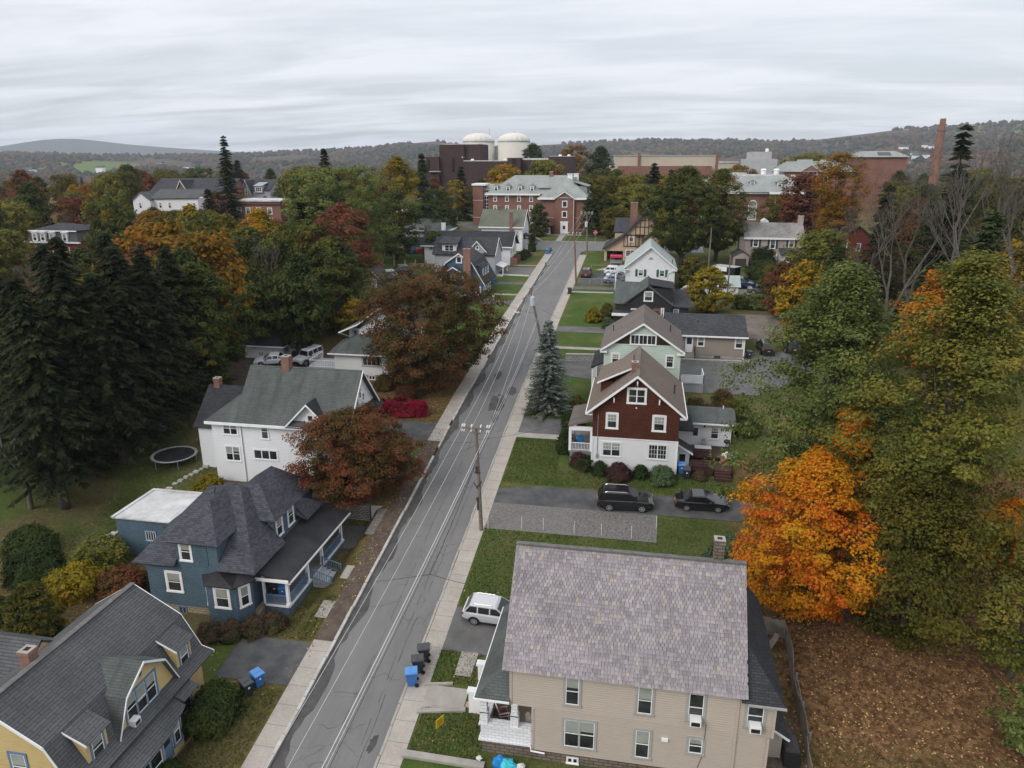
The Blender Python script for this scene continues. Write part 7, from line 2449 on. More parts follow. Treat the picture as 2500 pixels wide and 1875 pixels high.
wheelie(-13.45,38.85,-72,'black','black rubbish bin between the blue bin and the farther black one',sw(38.8),1.05)
wheelie(-13.35,39.85,-72,'black','black rubbish bin, farthest of the three at the kerb',sw(39.8),1.05)
wheelie(-23.6,36.15,60,'blue','blue recycling bin on the grass by the yellow house drive')
wheelie(-23.95,35.35,60,'black','black rubbish bin on the grass beside a blue one by the dark shrub')
wheelie(-25.75,44.1,20,'blue','blue recycling bin on the porch of the blue house',2.35,.9)
wheelie(-26.5,44.3,20,'black','black bin with bulging lid on the porch of the blue house',2.35,.95)
wheelie(4.55,66.0,5,'blue','blue recycling bin at the corner of the brown house')
wheelie(5.0,65.2,5,'black','black bin in front of the blue one at the brown house corner')
wheelie(14.4,97.3,5,'black','black bin at the right end of the taupe cottage')
wheelie(-12.55,126.3,90,'black','black bin standing alone on the far pavement',sw(126.3))
wheelie(-20.95,160.5,70,'blue','blue bin on the left pavement near the junction',sw(160.5))
wheelie(-20.85,161.8,70,'black','black bin behind the blue one near the junction',sw(161.8))
wheelie(-27.6,133.0,40,'blue','blue bin tucked against the grey gabled house')
wheelie(-27.9,134.2,40,'black','dark bin behind the blue bin at the grey gabled house')
wheelie(-50.8,157.5,0,'blue','blue bin on the back lawn by the red covered grill')
wheelie(-52.2,157.4,0,'black','black bin on the back lawn beside the brown boxes')
wheelie(6.9,127.9,0,'blue','blue bin behind the charcoal house')
# ------------------------------------------------------------------ poles and wires
def pole(x,y,h,label,mat='pole_wood',lean=(0,0),arm=None,group='wooden utility poles',r=.15):
 z = prof(y) + .1
 t = thing('utility_pole',label,'utility pole',(x,y,z),group)
 top = (x + lean[0],y + lean[1],z + h)
 part(t,'shaft',MB().tube([(x,y,z - .3),(x + lean[0] * .5,y + lean[1] * .5,z + h * .5),top],[r * 1.15,r,r * .75],10),M[mat])
 if arm:
  for (dz,hw,dy) in arm:
   a = part(t,'crossarm',MB().box(top[0] - hw,top[1] - .06 + dy,top[2] + dz - .06,top[0] + hw,top[1] + .06 + dy,top[2] + dz + .06).beam((top[0],top[1] + dy,top[2] + dz - .7),(top[0] + hw * .6,top[1] + dy,top[2] + dz - .06),.03,.04).beam((top[0],top[1] + dy,top[2] + dz - .7),(top[0] - hw * .6,top[1] + dy,top[2] + dz - .06),.03,.04),M['pole_wood'])
   for u in (-.95,-.8,-.3,.35,.8,.95):
    I = MB()
    I.lathe((top[0] + u * hw,top[1] + dy,top[2] + dz + .06),[(.035,0),(.06,.05),(.04,.09),(.06,.13),(.03,.2)],8)
    I.lathe((top[0] + u * hw,top[1] + dy - .1,top[2] + dz - .3),[(.03,0),(.06,.06),(.04,.1),(.05,.16)],8)
    part(a,'insulator',I,M['white_paint'])
 return t,top
def transformer(t,p,r=.24,h=.95):
 o = part(t,'transformer',MB().lathe(p,[(r * .9,0),(r,.06),(r,h - .1),(r * .8,h)],16).box(p[0] - .05,p[1] - .1,p[2] + h,p[0] + .05,p[1] + .1,p[2] + h + .18),M['transformer'])
 return o
WIRES = []
def wire(a,b,sag,label,mat='wire_aluminium',r=.016,group='overhead wires',n=14):
 a,b = Vector(a),Vector(b)
 pts = []
 for i in range(n + 1):
  q = i / n
  p = a.lerp(b,q)
  p.z -= sag * 4 * q * (1 - q)
  pts.append(p)
 solo('overhead_wire',MB().tube(pts,r,5),label,'wire',M[mat],group=group)
def streetlines():
 t1,p1 = pole(-12.62,54.6,9.5,'weathered utility pole with double crossarm between pavement and gravel drive',lean=(-.33,0),arm=((-.1,1.2,-.12),(-.1,1.2,.12)))
 part(t1,'bracket',MB().box(-13.1,54.4,9.0,-12.6,54.5,9.1).tube([(-12.9,54.3,9.7),(-12.9,54.25,9.2)],.09,8).tube([(-12.95,54.5,7.6),(-12.5,54.4,8.3)],.06,6).tube([(-13.2,54.5,8.1),(-12.85,54.45,7.6)],.05,6).tube([(-12.87,54.42,5.6),(-12.87,54.42,6.6)],.06,6).lathe((-12.9,54.4,6.6),[(.1,0),(.1,.16)],8),M['dark_trim'])
 t2,p2 = pole(-12.35,93.0,9.6,'leaning utility pole with grey transformer above the blue spruce',lean=(-2.1,0))
 tr = transformer(t2,(-14.1,92.75,15.9),.3,1.25)
 part(t2,'lamp_arm',MB().tube([(-13.35,92.9,14.1),(-14.6,92.9,14.7),(-16.0,92.9,14.95)],.04,6),M['galvanised'])
 part(t2,'lamp_head',MB().box(-16.6,92.78,14.88,-15.9,93.02,15.02),M['white_paint'])
 t3,p3 = pole(-12.05,132.7,9.5,'reddish utility pole with crossarm beside the fenced car park','pole_wood_red',lean=(-.55,0),arm=((-.15,1.2,0),))
 t4,p4 = pole(-12.16,158.7,9.4,'utility pole with small transformer and crossarm at the junction',lean=(-.35,0),arm=((-.15,1.3,0),))
 transformer(t4,(-12.55,158.4,20.6),.3,1.1)
 part(t4,'cable_loop',MB().tube([(-12.3,158.6,21.5),(-11.0,158.6,21.2),(-10.8,158.6,19.8),(-12.0,158.6,17.8)],.04,6),M['dark_trim'])
 t5,p5 = pole(12.2,143.2,9.0,'bare grey pole among scrub right of the shuttered house')
 t6,p6 = pole(14.3,127.2,7.4,'thin wooden pole beside the white garage roof',r=.12)
 t7,p7 = pole(-47.0,176.0,9.6,'dark pole behind the long white house','dark_trim')
 t8,p8 = pole(-65.0,186.0,10.5,'pale pole with lamp arm beside the grey roofed house')
 part(t8,'lamp_arm',MB().tube([(-65,186,20.0),(-63,186,20.8)],.05,6),M['galvanised'])
 L = thing('street_lamp','thin street lamp with arm between conifers mid left','street lamp',(-56,190,16.6))
 part(L,'column',MB().tube([(-56,190,16.5),(-56,190,26.0),(-57.5,190,26.4)],.08,6),M['galvanised'])
 part(L,'lamp_head',MB().box(-58.2,189.9,26.3,-57.4,190.1,26.45),M['white_paint'])
 # conductors along the street
 for u,lab in ((-1.15,'bright overhead wire along the street, left side of the crossarm'),(-.3,'bright overhead wire along the street beside the pole top'),(1.1,'bright overhead wire along the street, right side of the crossarm')):
  a = (p1[0] + u,p1[1],p1[2] - .02)
  wire((a[0] + .02,-12,a[2] - 3.6),a,.9,lab + ', near span',r=.013)
  wire(a,(p2[0] + u * .35,p2[1],p2[2] - (.1 if u < 0 else .5)),.8,lab + ', span to the transformer pole',r=.012)
  wire((p2[0] + u * .3,p2[1],p2[2] - (.1 if u < 0 else .5)),(p3[0] + u,p3[1],p3[2] - .1),.7,lab + ', span to the reddish pole',r=.012)
  wire((p3[0] + u,p3[1],p3[2] - .1),(p4[0] + u,p4[1],p4[2] - .1),.4,lab + ', span to the junction',r=.012)
 for dz,m,lab in ((7.4,'wire_aluminium','lower telephone cable along the right kerb'),(7.0,'wire_aluminium','lowest bright cable along the right kerb'),(6.7,'wire_black','dark cable under the bright ones along the right kerb')):
  wire((p1[0] + .1,-12,prof(0) + dz - .3),(p1[0] + .15,54.6,3.6 + dz),.7,lab + ', near span',m,.015)
  wire((p1[0] + .15,54.6,3.6 + dz),(p2[0] + 1.0,93,8.4 + dz - 1.5),.6,lab + ', span past the spruce',m,.015)
 # service drops
 j = (-12.75,40.0,8.2)
 wire((-12.8,54.55,10.6),j,.3,'cable from the pole to the joint above the near pavement','wire_black',.022)
 wire(j,(-6.3,38.5,8.6),.25,'service wire from the joint to the slate roofed house','wire_black',.018)
 wire(j,(-24.5,42.6,4.6),.35,'service wire across the street to the blue house porch','wire_black',.016)
 wire((-12.8,54.5,11.6),(-27.0,50,7.4),.5,'thin service wire from the pole to the blue house','wire_black',.012)
 wire((-12.8,54.5,11.8),(-26.2,60,10.0),.5,'thin service wire from the pole to the tall white house','wire_black',.012)
 wire((-12.8,54.5,12.0),(-4.2,66.2,10.8),.4,'service wire from the pole to the brown house','wire_black',.012)
 wire((-13.5,93,14.8),(-28,112,15),.5,'service wire over the road from the transformer pole','wire_black',.014)
 wire((-12.9,92.9,15.4),(-4.2,88,14),.4,'service wire to the mint house','wire_black',.014)
 wire(p5,(4.5,131,15.8),.5,'dark wire from the bare grey pole to the shuttered house','wire_black',.015)
 g = solo('guy_wire',MB().tube([(-12.7,54.6,8.0),(-10.9,53.9,3.5)],.012,5),'thin guy wire bracing the near utility pole','wire',M['galvanised'])
streetlines()
# ------------------------------------------------------------------ signs and small things
def text_part(parent,body,size,loc,rot,mat,name='lettering'):
 cu = bpy.data.curves.new('tmp_text','FONT')
 cu.body = body
 cu.size = size
 cu.align_x = 'CENTER'
 cu.align_y = 'CENTER'
 cu.extrude = .002
 o = bpy.data.objects.new('tmp_text',cu)
 COL.objects.link(o)
 dg = bpy.context.evaluated_depsgraph_get()
 me = bpy.data.meshes.new_from_object(o.evaluated_get(dg))
 bpy.data.objects.remove(o)
 me.materials.clear()
 me.materials.append(M[mat])
 q = bpy.data.objects.new(name,me)
 COL.objects.link(q)
 q.parent = parent
 q.location = loc
 q.rotation_euler = rot
 return q
def signs():
 x,y = -11.52,173.0
 z = prof(y) + .1
 t = thing('stop_sign','red octagonal stop sign at the junction','sign',(x,y,z))
 part(t,'post',MB().tube([(x,y,z),(x,y,z + 2.5)],.035,6),M['galvanised'])
 oc = lambda r: [(x + r * math.cos(rad(22.5 + 45 * i)),z + 2.75 + r * math.sin(rad(22.5 + 45 * i))) for i in range(8)]
 f = part(t,'plate',MB().prism(oc(.46),lambda u,v: (u,y - .05,v),lambda u,v: (u,y - .02,v)),M['sign_white'])
 part(f,'face',MB().prism(oc(.42),lambda u,v: (u,y - .056,v),lambda u,v: (u,y - .051,v)),M['sign_red'])
 text_part(t,'STOP',.30,(0,-.06,2.75),(rad(90),0,0),'sign_white')
 x,y = -24.1,115.9
 z = prof(y) + .1
 t = thing('street_sign','small white sign on a thin post on the lawn of the blue gambrel house','sign',(x,y,z))
 part(t,'post',MB().tube([(x,y,z),(x,y,z + 2.3)],.03,6),M['galvanised'])
 part(t,'plate',MB().box(x - .17,y - .04,z + 1.75,x + .17,y - .02,z + 2.35),M['sign_white'])
 part(t,'emblem',MB().box(x - .06,y - .05,z + 1.95,x + .06,y - .041,z + 2.2),M['dark_trim'])
 x,y = -10.8,34.7
 z = gz(x,y) + .1
 t = thing('yard_sign','yellow yard sign on wire legs in the near front lawn','sign',(x,y,z),None,rad(62))
 lpart(t,'legs',MB().tube([(-.2,0,0),(-.2,0,.5)],.01,5).tube([(.2,0,0),(.2,0,.5)],.01,5).mesh('yard_legs',mats=[M['galvanised']]))
 lpart(t,'panel',MB().box(-.34,-.012,.3,.34,.012,.92).mesh('yard_panel',mats=[M['sign_yellow']]))
 lines_ = MB()
 for k,(a,b) in enumerate(((-.24,.24),(-.26,.2),(-.2,.26),(-.25,.12))):
  lines_.box(a,-.016,.42 + k * .12,b,-.0125,.455 + k * .12)
  lines_.box(a,.0125,.42 + k * .12,b,.016,.455 + k * .12)
 lpart(t,'print',lines_.mesh('yard_print',mats=[M['sign_text']]))
 x,y = -6.2,76.6
 z = gz(x,y) + .1
 t = thing('number_sign','small white house sign on the lawn beside the round bush','sign',(x,y,z))
 part(t,'panel',MB().box(x - .22,y - .02,z + .3,x + .22,y + .02,z + 1.0).box(x - .03,y - .015,z,x + .03,y + .015,z + .299),M['sign_white'])
 part(t,'print',MB().box(x - .1,y - .026,z + .5,x + .1,y - .021,z + .8),M['dark_trim'])
signs()
def props():
 for x,y,z,lab in ((4.02,33.6,4.82,'white window air conditioner under the middle upper window of the beige house'),(7.12,33.63,4.86,'white window air conditioner in the projecting bay of the beige house'),):
  t = thing('air_conditioner',lab,'air conditioner',(x,y - .3,z),'window air conditioners')
  part(t,'case',MB().box(x - .30,y - .5,z,x + .28,y - .02,z + .42),M['white_paint'])
  part(t,'grille',MB().box(x - .24,y - .512,z + .05,x + .22,y - .5,z + .30),M['plastic_black'])
  part(t,'side_panel',MB().box(x - .40,y - .06,z,x - .301,y - .03,z + .42).box(x + .281,y - .06,z,x + .40,y - .03,z + .42),M['pale_grey'])
 x,y,z = -26.85,28.75,4.0
 t = thing('air_conditioner','white window air conditioner in the gable of the yellow house','air conditioner',(x,y,z),'window air conditioners')
 part(t,'case',MB().box(x,y - .22,z,x + .4,y + .28,z + .38),M['white_paint'])
 part(t,'grille',MB().box(x + .4,y - .17,z + .05,x + .41,y + .22,z + .28),M['plastic_black'])
 # rocking chair
 x,y,z = -6.95,35.3,1.66
 t = thing('rocking_chair','white rocking chair on the beige house porch','chair',(x,y,z),None,rad(25))
 lpart(t,'seat',MB().box(-.28,-.26,.40,.28,.28,.45).mesh('rk_seat',mats=[M['white_paint']]))
 b = MB()
 for k in range(6):
  u = -.25 + k * .1
  b.beam((-.24,u,.45),(-.48,u,1.2),.03,.03)
 b.beam((-.48,-.28,1.2),(-.48,.28,1.2),.05,.08).beam((-.36,-.28,.82),(-.36,.28,.82),.03,.05)
 lpart(t,'backrest',b.mesh('rk_back',mats=[M['white_paint']]))
 for s in (-1,1):
  lpart(t,'rocker',MB().tube([(-.62,s * .25,.12),(-.3,s * .25,.03),(.1,s * .25,.02),(.5,s * .25,.1)],.025,6).mesh('rk_rock',mats=[M['white_paint']]))
  lpart(t,'leg',MB().tube([(-.24,s * .25,.04),(-.22,s * .25,.45)],.025,6).mesh('rk_leg',mats=[M['white_paint']]))
  lpart(t,'leg',MB().tube([(.24,s * .25,.04),(.24,s * .25,.68)],.025,6).mesh('rk_leg',mats=[M['white_paint']]))
  lpart(t,'armrest',MB().beam((-.36,s * .28,.68),(.3,s * .28,.68),.08,.03).mesh('rk_arm',mats=[M['white_paint']]))
 c = thing('cushion','dusty pink cushion lying on the white rocking chair','cushion',(x,y,z + .45),None,rad(25))
 lpart(c,'pad',MB().box(-.22,-.22,0,.24,.22,.08).box(-.32,-.2,.081,-.2,.2,.5).mesh('rk_cush',mats=[M['pink_cloth']]))
 t = thing('plastic_bag','bundle of clear white plastic hanging at the porch back','bag',(-5.25,34.6,1.8))
 part(t,'bundle',lump((-5.3,34.6,2.5),(.25,.25,.6),5),M['bag_white'])
 t = thing('paddling_pool','crumpled turquoise and blue paddling pool at the foot of the beige house','pool toy',(-6.4,32.9,.5))
 part(t,'blue_side',lump((-6.75,32.95,.75),(.42,.35,.35),2),M['blue_plastic'])
 part(t,'folds',lump((-6.25,32.85,.72),(.55,.40,.32),3),M['teal_plastic'])
 part(t,'folds',lump((-6.15,32.45,.58),(.5,.3,.22),4),M['teal_plastic'])
 t = thing('rubbish_bag','small white rubbish bag beside the turquoise paddling pool','bag',(-5.5,32.8,.5))
 part(t,'bag',lump((-5.5,32.85,.7),(.26,.22,.24),6),M['bag_white'])
 t = thing('hose_reel','tangle of brown hose and a white helmet on the low wall','hose',(-8.0,32.75,.6))
 mb = MB()
 for k in range(5):
  r = .18 + .07 * k
  mb.tube([(-8.0 + r * math.cos(a) + random.uniform(-.03,.03),32.75 + r * .6 * math.sin(a),.68 + .05 * math.sin(3 * a + k)) for a in [2 * math.pi * i / 14 for i in range(15)]],.018,5)
 part(t,'coils',mb,M['brown_timber'])
 part(t,'helmet',lump((-7.95,32.9,.9),(.18,.14,.12),9),M['bag_white'])
 # backyard grill with gas bottle
 t = thing('barbecue','black barbecue under a cover by the fence behind the beige house','barbecue',(9.7,35.8,1.0))
 part(t,'body',MB().box(9.3,35.3,.9,10.2,36.5,1.9),M['plastic_black'])
 part(t,'lid',MB().prism([(9.35,1.9),(10.15,1.9),(10.05,2.2),(9.75,2.35),(9.45,2.2)],lambda u,z: (u,35.4,z),lambda u,z: (u,36.4,z)),M['bin_lid_black'])
 part(t,'shelf',MB().box(9.35,36.6,1.6,10.1,37.2,1.66),M['plastic_black'])
 t = thing('gas_bottle','white gas bottle beside the black barbecue','gas bottle',(9.6,34.7,.8))
 part(t,'tank',MB().lathe((9.6,34.7,.75),[(.1,0),(.17,.06),(.17,.34),(.1,.42),(.1,.52)],14),M['white_paint'])
 t = thing('timber_scrap','dark scrap timber and a red can in the fence corner','scrap heap',(9.4,44.3,2))
 part(t,'boards',MB().beam((9.6,44.2,2.1),(10.3,44.8,3.1),.4,.04).beam((9.0,43.9,2.1),(9.6,44.5,2.15),.3,.06),M['fence_wood'])
 part(t,'can',MB().box(9.0,44.4,2.1,9.35,44.65,2.4),M['sign_red'])
 # trampoline
 x,y = -46.3,61.4
 z = gz(x,y) + .1
 t = thing('trampoline','round black trampoline on the shaded lawn','trampoline',(x,y,z))
 part(t,'mat',MB().lathe((x,y,z + .82),[(1.95,0),(1.95,.02)],36),M['net_black'])
 ring = MB()
 ring.tube([(x + 2.2 * math.cos(a),y + 2.2 * math.sin(a),z + .85) for a in [2 * math.pi * i / 40 for i in range(41)]],.05,6)
 part(t,'frame',ring,M['galvanised'])
 sp = MB()
 for i in range(72):
  a = 2 * math.pi * i / 72
  sp.beam((x + 1.93 * math.cos(a),y + 1.93 * math.sin(a),z + .84),(x + 2.18 * math.cos(a),y + 2.18 * math.sin(a),z + .85),.035,.02)
 part(t,'springs',sp,M['white_paint'])
 for i in range(6):
  a = 2 * math.pi * i / 6 + .2
  part(t,'leg',MB().tube([(x + 2.2 * math.cos(a),y + 2.2 * math.sin(a),z),(x + 2.2 * math.cos(a),y + 2.2 * math.sin(a),z + .85)],.03,6),M['galvanised'])
 # brown house: porch chairs, deck things
 for (px,py,c,lab) in ((-5.3,68.0,'blue_plastic','blue folding chair on the brown house porch'),(-5.75,69.2,'pale_grey','pale green porch chair behind the blue folding chair')):
  t = thing('porch_chair',lab,'chair',(px,py,6.6),None,rad(20))
  lpart(t,'seat',MB().box(-.3,-.28,.4,.3,.28,.46).mesh('pc_seat',mats=[M[c]]))
  lpart(t,'backrest',MB().slab([(-.3,.28,.46),(.3,.28,.46),(.3,.45,1.05),(-.3,.45,1.05)],.04).mesh('pc_back',mats=[M[c]]))
  for s in (-1,1):
   for q in (-.24,.26):
    lpart(t,'leg',MB().tube([(s * .27,q,0),(s * .27,q,.6)],.02,5).mesh('pc_leg',mats=[M['dark_trim']]))
 part_ = thing('garden_table','pale rectangular glass table on the reddish deck','table',(6.6,69.0,6.2))
 part(part_,'top',MB().box(5.9,68.75,6.85,7.5,69.6,6.89),M['pale_grey'])
 for lx,ly in ((6,68.85),(7.4,68.85),(6,69.5),(7.4,69.5)):
  part(part_,'leg',MB().tube([(lx,ly,6.2),(lx,ly,6.85)],.03,5),M['dark_trim'])
 t = thing('rubbish_bags','heap of white and pink rubbish bags on the corner of the deck','bags',(9.0,68.6,6.0))
 part(t,'bag',lump((8.75,68.4,6.3),(.35,.3,.32),11),M['bag_white'])
 part(t,'bag',lump((9.15,68.75,6.35),(.38,.32,.34),12),M['bag_white'])
 part(t,'bag',lump((8.6,67.9,6.1),(.28,.25,.25),13),M['pink_cloth'])
 t = thing('tarpaulin','turquoise tarpaulin beside the deck corner','tarpaulin',(9.9,69.2,5.6))
 part(t,'sheet',lump((9.85,69.2,5.95),(.35,.5,.3),14),M['teal_plastic'])
 t = thing('barbecue','small black grill standing behind the bags on the deck','barbecue',(9.3,70.2,6.2))
 part(t,'bowl',MB().lathe((9.1,70.4,6.9),[(.1,0),(.3,.15),(.32,.28),(.2,.42)],12),M['plastic_black'])
 part(t,'legs',MB().tube([(8.95,70.3,6.2),(9.05,70.4,6.9)],.02,5).tube([(9.3,70.3,6.2),(9.15,70.4,6.9)],.02,5).tube([(9.1,70.6,6.2),(9.1,70.4,6.9)],.02,5),M['plastic_black'])
 t = thing('wire_chair','grey metal chair against the white annex wall','chair',(6.9,71.0,6.2))
 part(t,'frame',MB().box(6.7,70.8,6.6,7.1,71.2,6.64).box(6.7,71.18,6.64,7.1,71.22,7.0).tube([(6.72,70.82,6.2),(6.72,70.82,6.6)],.02,5).tube([(7.08,70.82,6.2),(7.08,70.82,6.6)],.02,5).tube([(6.72,71.18,6.2),(6.72,71.18,6.6)],.02,5).tube([(7.08,71.18,6.2),(7.08,71.18,6.6)],.02,5),M['galvanised'])
 # yard of the hip house, tudor lawn
 z = prof(157.6) + .1
 t = thing('grill','red covered grill on the back lawn','barbecue',(-49.2,157.7,z))
 part(t,'cover',MB().prism([(-50.2,z),(-48.2,z),(-48.3,z + .9),(-48.7,z + 1.1),(-49.7,z + 1.1),(-50.1,z + .9)],lambda u,v: (u,157.4,v),lambda u,v: (u,158.2,v)),M['sign_red'])
 t = thing('wooden_crates','brown crates stacked by the pale blue wall','crate',(-53.4,157.7,z))
 part(t,'box',MB().box(-54.6,157.3,z,-53.5,158.1,z + 1.3).box(-53.49,157.3,z,-52.6,158.1,z + 1.5),M['cardboard'])
 x,y = -5.6,150.2
 z = gz(x,y) + .1
 t = thing('garden_swing','garden swing seat with bright pink red canopy on the tudor lawn','swing seat',(x,y,z))
 part(t,'canopy',MB().slab([(x - 1.2,y - .8,z + 1.9),(x + 1.2,y - .8,z + 1.9),(x + 1.2,y + .2,z + 2.15),(x - 1.2,y + .2,z + 2.15)],.1).slab([(x - 1.2,y + .2,z + 2.15),(x + 1.2,y + .2,z + 2.15),(x + 1.2,y + .9,z + 1.85),(x - 1.2,y + .9,z + 1.85)],.1).box(x - 1.2,y - .82,z + 1.6,x + 1.2,y - .8,z + 1.9),M['red_cover'])
 part(t,'frame',MB().tube([(x - 1.1,y - .7,z),(x - 1.1,y,z + 2.0),(x - 1.1,y + .7,z)],.035,6).tube([(x + 1.1,y - .7,z),(x + 1.1,y,z + 2.0),(x + 1.1,y + .7,z)],.035,6),M['pale_grey'])
 part(t,'seat',MB().box(x - 1,y - .3,z + .5,x + 1,y + .3,z + .6).box(x - 1,y + .25,z + .6,x + 1,y + .32,z + 1.1),M['galvanised'])
 # banner on the near corner of the slate roofed house
 t = thing('banner','white cloth banner hanging past the roof edge over the drive','banner',(-6.95,41.4,5.2))
 part(t,'cloth',MB().box(-6.9,41.40,5.6,-6.2,41.42,7.3),M['bag_white'])
def lump(c,r,seed):
 """crumpled bag-like solid"""
 R = random.Random(seed)
 mb = MB()
 n,m = 12,7
 for i in range(m + 1):
  th = math.pi * i / m
  for k in range(n):
   a = 2 * math.pi * k / n
   q = 1 + R.uniform(-.22,.22)
   mb.v.append((c[0] + r[0] * q * math.sin(th) * math.cos(a),c[1] + r[1] * q * math.sin(th) * math.sin(a),c[2] + r[2] * (q if 0 < i < m else 1) * math.cos(th)))
 for i in range(m):
  for k in range(n):
   mb.f.append((i * n + k,(i + 1) * n + k,(i + 1) * n + (k + 1) % n,i * n + (k + 1) % n))
   mb.mi.append(0)
 return mb
props()
# ------------------------------------------------------------------ trees
def leaf_mesh(name,P,N,S,asp=0.62):
 """P centres, N normals, S half lengths: one diamond leaf (or leaf spray) each"""
 n = len(P)
 N = N / np.maximum(np.linalg.norm(N,axis=1,keepdims=True),1e-6)
 T = rng.normal(size=(n,3))
 T -= N * np.sum(T * N,axis=1,keepdims=True)
 T /= np.maximum(np.linalg.norm(T,axis=1,keepdims=True),1e-6)
 return quads(name,P,T,np.cross(N,T),S,asp,N)
def quads(name,P,T,B,S,asp,N):
 n = len(P)
 S = S[:,None]
 V = np.empty((n,4,3))
 V[:,0] = P - T * S
 V[:,1] = P + B * S * asp - N * S * .12
 V[:,2] = P + T * S
 V[:,3] = P - B * S * asp - N * S * .12
 return np_mesh(name,V.reshape(-1,3),np.arange(n * 4).reshape(-1,4))
SHAPE = {
 'pear': lambda t: np.clip(1.25 * (1 - t) ** .62 * np.sqrt(np.clip(t * 4 + .12,0,1)),0,1),
 'round': lambda t: np.sqrt(np.clip(1 - (2 * t - 1) ** 2,0,1)) ** .75,
 'spread': lambda t: np.sqrt(np.clip(1 - (1.75 * t - .95) ** 2,0,1)) ** .7,
 'oval': lambda t: np.clip(np.sin(np.pi * np.clip(t,.02,1) ** .8),0,1) ** .65,
 'vase': lambda t: np.clip(.30 + .9 * t,0,1) * np.sqrt(np.clip(1 - t ** 5,0,1)),
 'cone': lambda t: np.clip(1 - t,0,1) ** .75 * np.clip(t * 9 + .35,0,1),
 'dome': lambda t: np.sqrt(np.clip(1 - t * t,0,1)),
 'box': lambda t: np.ones_like(t),
}
def crown_points(z0,z1,R,shape,K,per,crad,fill=.38,flat=.55,lob=.22):
 t = rng.random(K) ** .9
 a = rng.random(K) * 2 * np.pi
 ph = rng.random(4) * 6.28
 rr = SHAPE[shape](t) * R * (1 + lob * np.sin(3 * a + ph[0] + 4 * t) + lob * .7 * np.sin(5 * a + ph[1] - 7 * t) + lob * .4 * np.sin(9 * t * 3 + ph[2]))
 f = rng.random(K) ** fill
 C = np.stack([np.cos(a) * rr * f,np.sin(a) * rr * f,z0 + (z1 - z0) * t],1)
 cs = crad * rng.uniform(.6,1.35,K)
 d = rng.normal(size=(K,per,3))
 d /= np.linalg.norm(d,axis=2,keepdims=True)
 d *= rng.random((K,per,1)) ** .4
 d[:,:,2] *= flat
 P = (C[:,None,:] + d * cs[:,None,None]).reshape(-1,3)
 mid = np.array([0,0,z0 + (z1 - z0) * .4])
 out = P - mid
 out /= np.maximum(np.linalg.norm(out,axis=1,keepdims=True),1e-6)
 N = out * .7 + d.reshape(-1,3) * .7 + np.array([0,0,.75]) + rng.normal(size=P.shape) * .45
 return C,P,N
def trunk_mesh(name,H,r,C,mat,nl=12,top=.72,lean=0.0):
 mb = MB()
 pts = [Vector((lean * H * q + .12 * math.sin(q * 5),.10 * math.sin(q * 7 + 1),H * q * top)) for q in (0,.1,.25,.45,.65,.85,1)]
 mb.tube([pts[0] - Vector((0,0,.4))] + pts[1:],[r * 1.25,r,r * .86,r * .7,r * .52,r * .35,r * .18],8)
 for i in range(min(nl,len(C))):
  c = Vector(C[int(rng.integers(len(C)))])
  k = min(5,max(1,int(6 * min(1,max(.1,(c.z - H * .12) / (H * top))) * random.uniform(.55,.85))))
  s = pts[k]
  m = s.lerp(c,.5) + Vector((0,0,.06 * H * random.uniform(-.3,.8)))
  mb.tube([s,m,c],[r * .36,r * .2,r * .05],5,cap=False)
 return mb.mesh(name,smooth=True,mats=[M[mat]])
def put_mesh(parent,name,me,mat=None):
 o = lpart(parent,name,me)
 if mat:
  if len(me.materials) == 0:
   me.materials.append(M[mat])
  o.material_slots[0].link = 'OBJECT'
  o.material_slots[0].material = M[mat]
 return o
def tree(name,label,x,y,H,R,mat,shape='round',low=.2,K=420,per=40,leaf=.17,crad=.85,bark='bark',r=None,group=None,nl=14,fill=.38,lob=.22,z=None,cat='tree',asp=.62):
 z = gz(x,y) + .05 if z is None else z
 t = thing(name,label,cat,(x,y,z),group)
 C,P,N = crown_points(H * low,H * .97,R,shape,K,per,crad,fill,lob=lob)
 me = leaf_mesh(name + '_crown',P,N,leaf * rng.uniform(.6,1.35,len(P)),asp)
 put_mesh(t,'crown',me,mat)
 if nl:
  lpart(t,'trunk',trunk_mesh(name + '_trunk',H,r or H * .018 + .05,C,bark,nl))
 return t
def conifer_mesh(name,H,R,levels,per,n,size,base=.1,droop=.25,pw=.85):
 P,T,N,S = [],[],[],[]
 for i in range(levels):
  t = (i + random.random()) / levels
  z = H * (base + (1 - base) * t)
  L0 = R * (1 - t) ** pw * random.uniform(.8,1.1) + .12
  for k in range(per):
   a = random.uniform(0,6.283)
   L = L0 * random.uniform(.65,1.12)
   ca,sa = math.cos(a),math.sin(a)
   m = max(3,int(n * L / R) + 2)
   for j in range(m):
    s = (j + .6) / m
    zz = z - droop * L * (s ** 1.4) + .10 * L * max(0,s - .75) * 4
    for sd in (-1,1):
     b = a + sd * random.uniform(.3,1.1)
     off = size * .6 * (1.15 - s * .6)
     P.append((ca * L * s + math.cos(b) * off,sa * L * s + math.sin(b) * off,zz + size * random.uniform(-.45,.3)))
     T.append((math.cos(b),math.sin(b),-droop * .9 + random.uniform(-.25,.2)))
     N.append((random.uniform(-.7,.7) + ca * .4,random.uniform(-.7,.7) + sa * .4,1))
     S.append(size * random.uniform(.7,1.3))
 P,T,N,S = map(np.array,(P,T,N,S))
 T /= np.linalg.norm(T,axis=1,keepdims=True)
 N = N - T * np.sum(N * T,axis=1,keepdims=True)
 N /= np.linalg.norm(N,axis=1,keepdims=True)
 return quads(name,P,T,np.cross(N,T),S,.34,N)
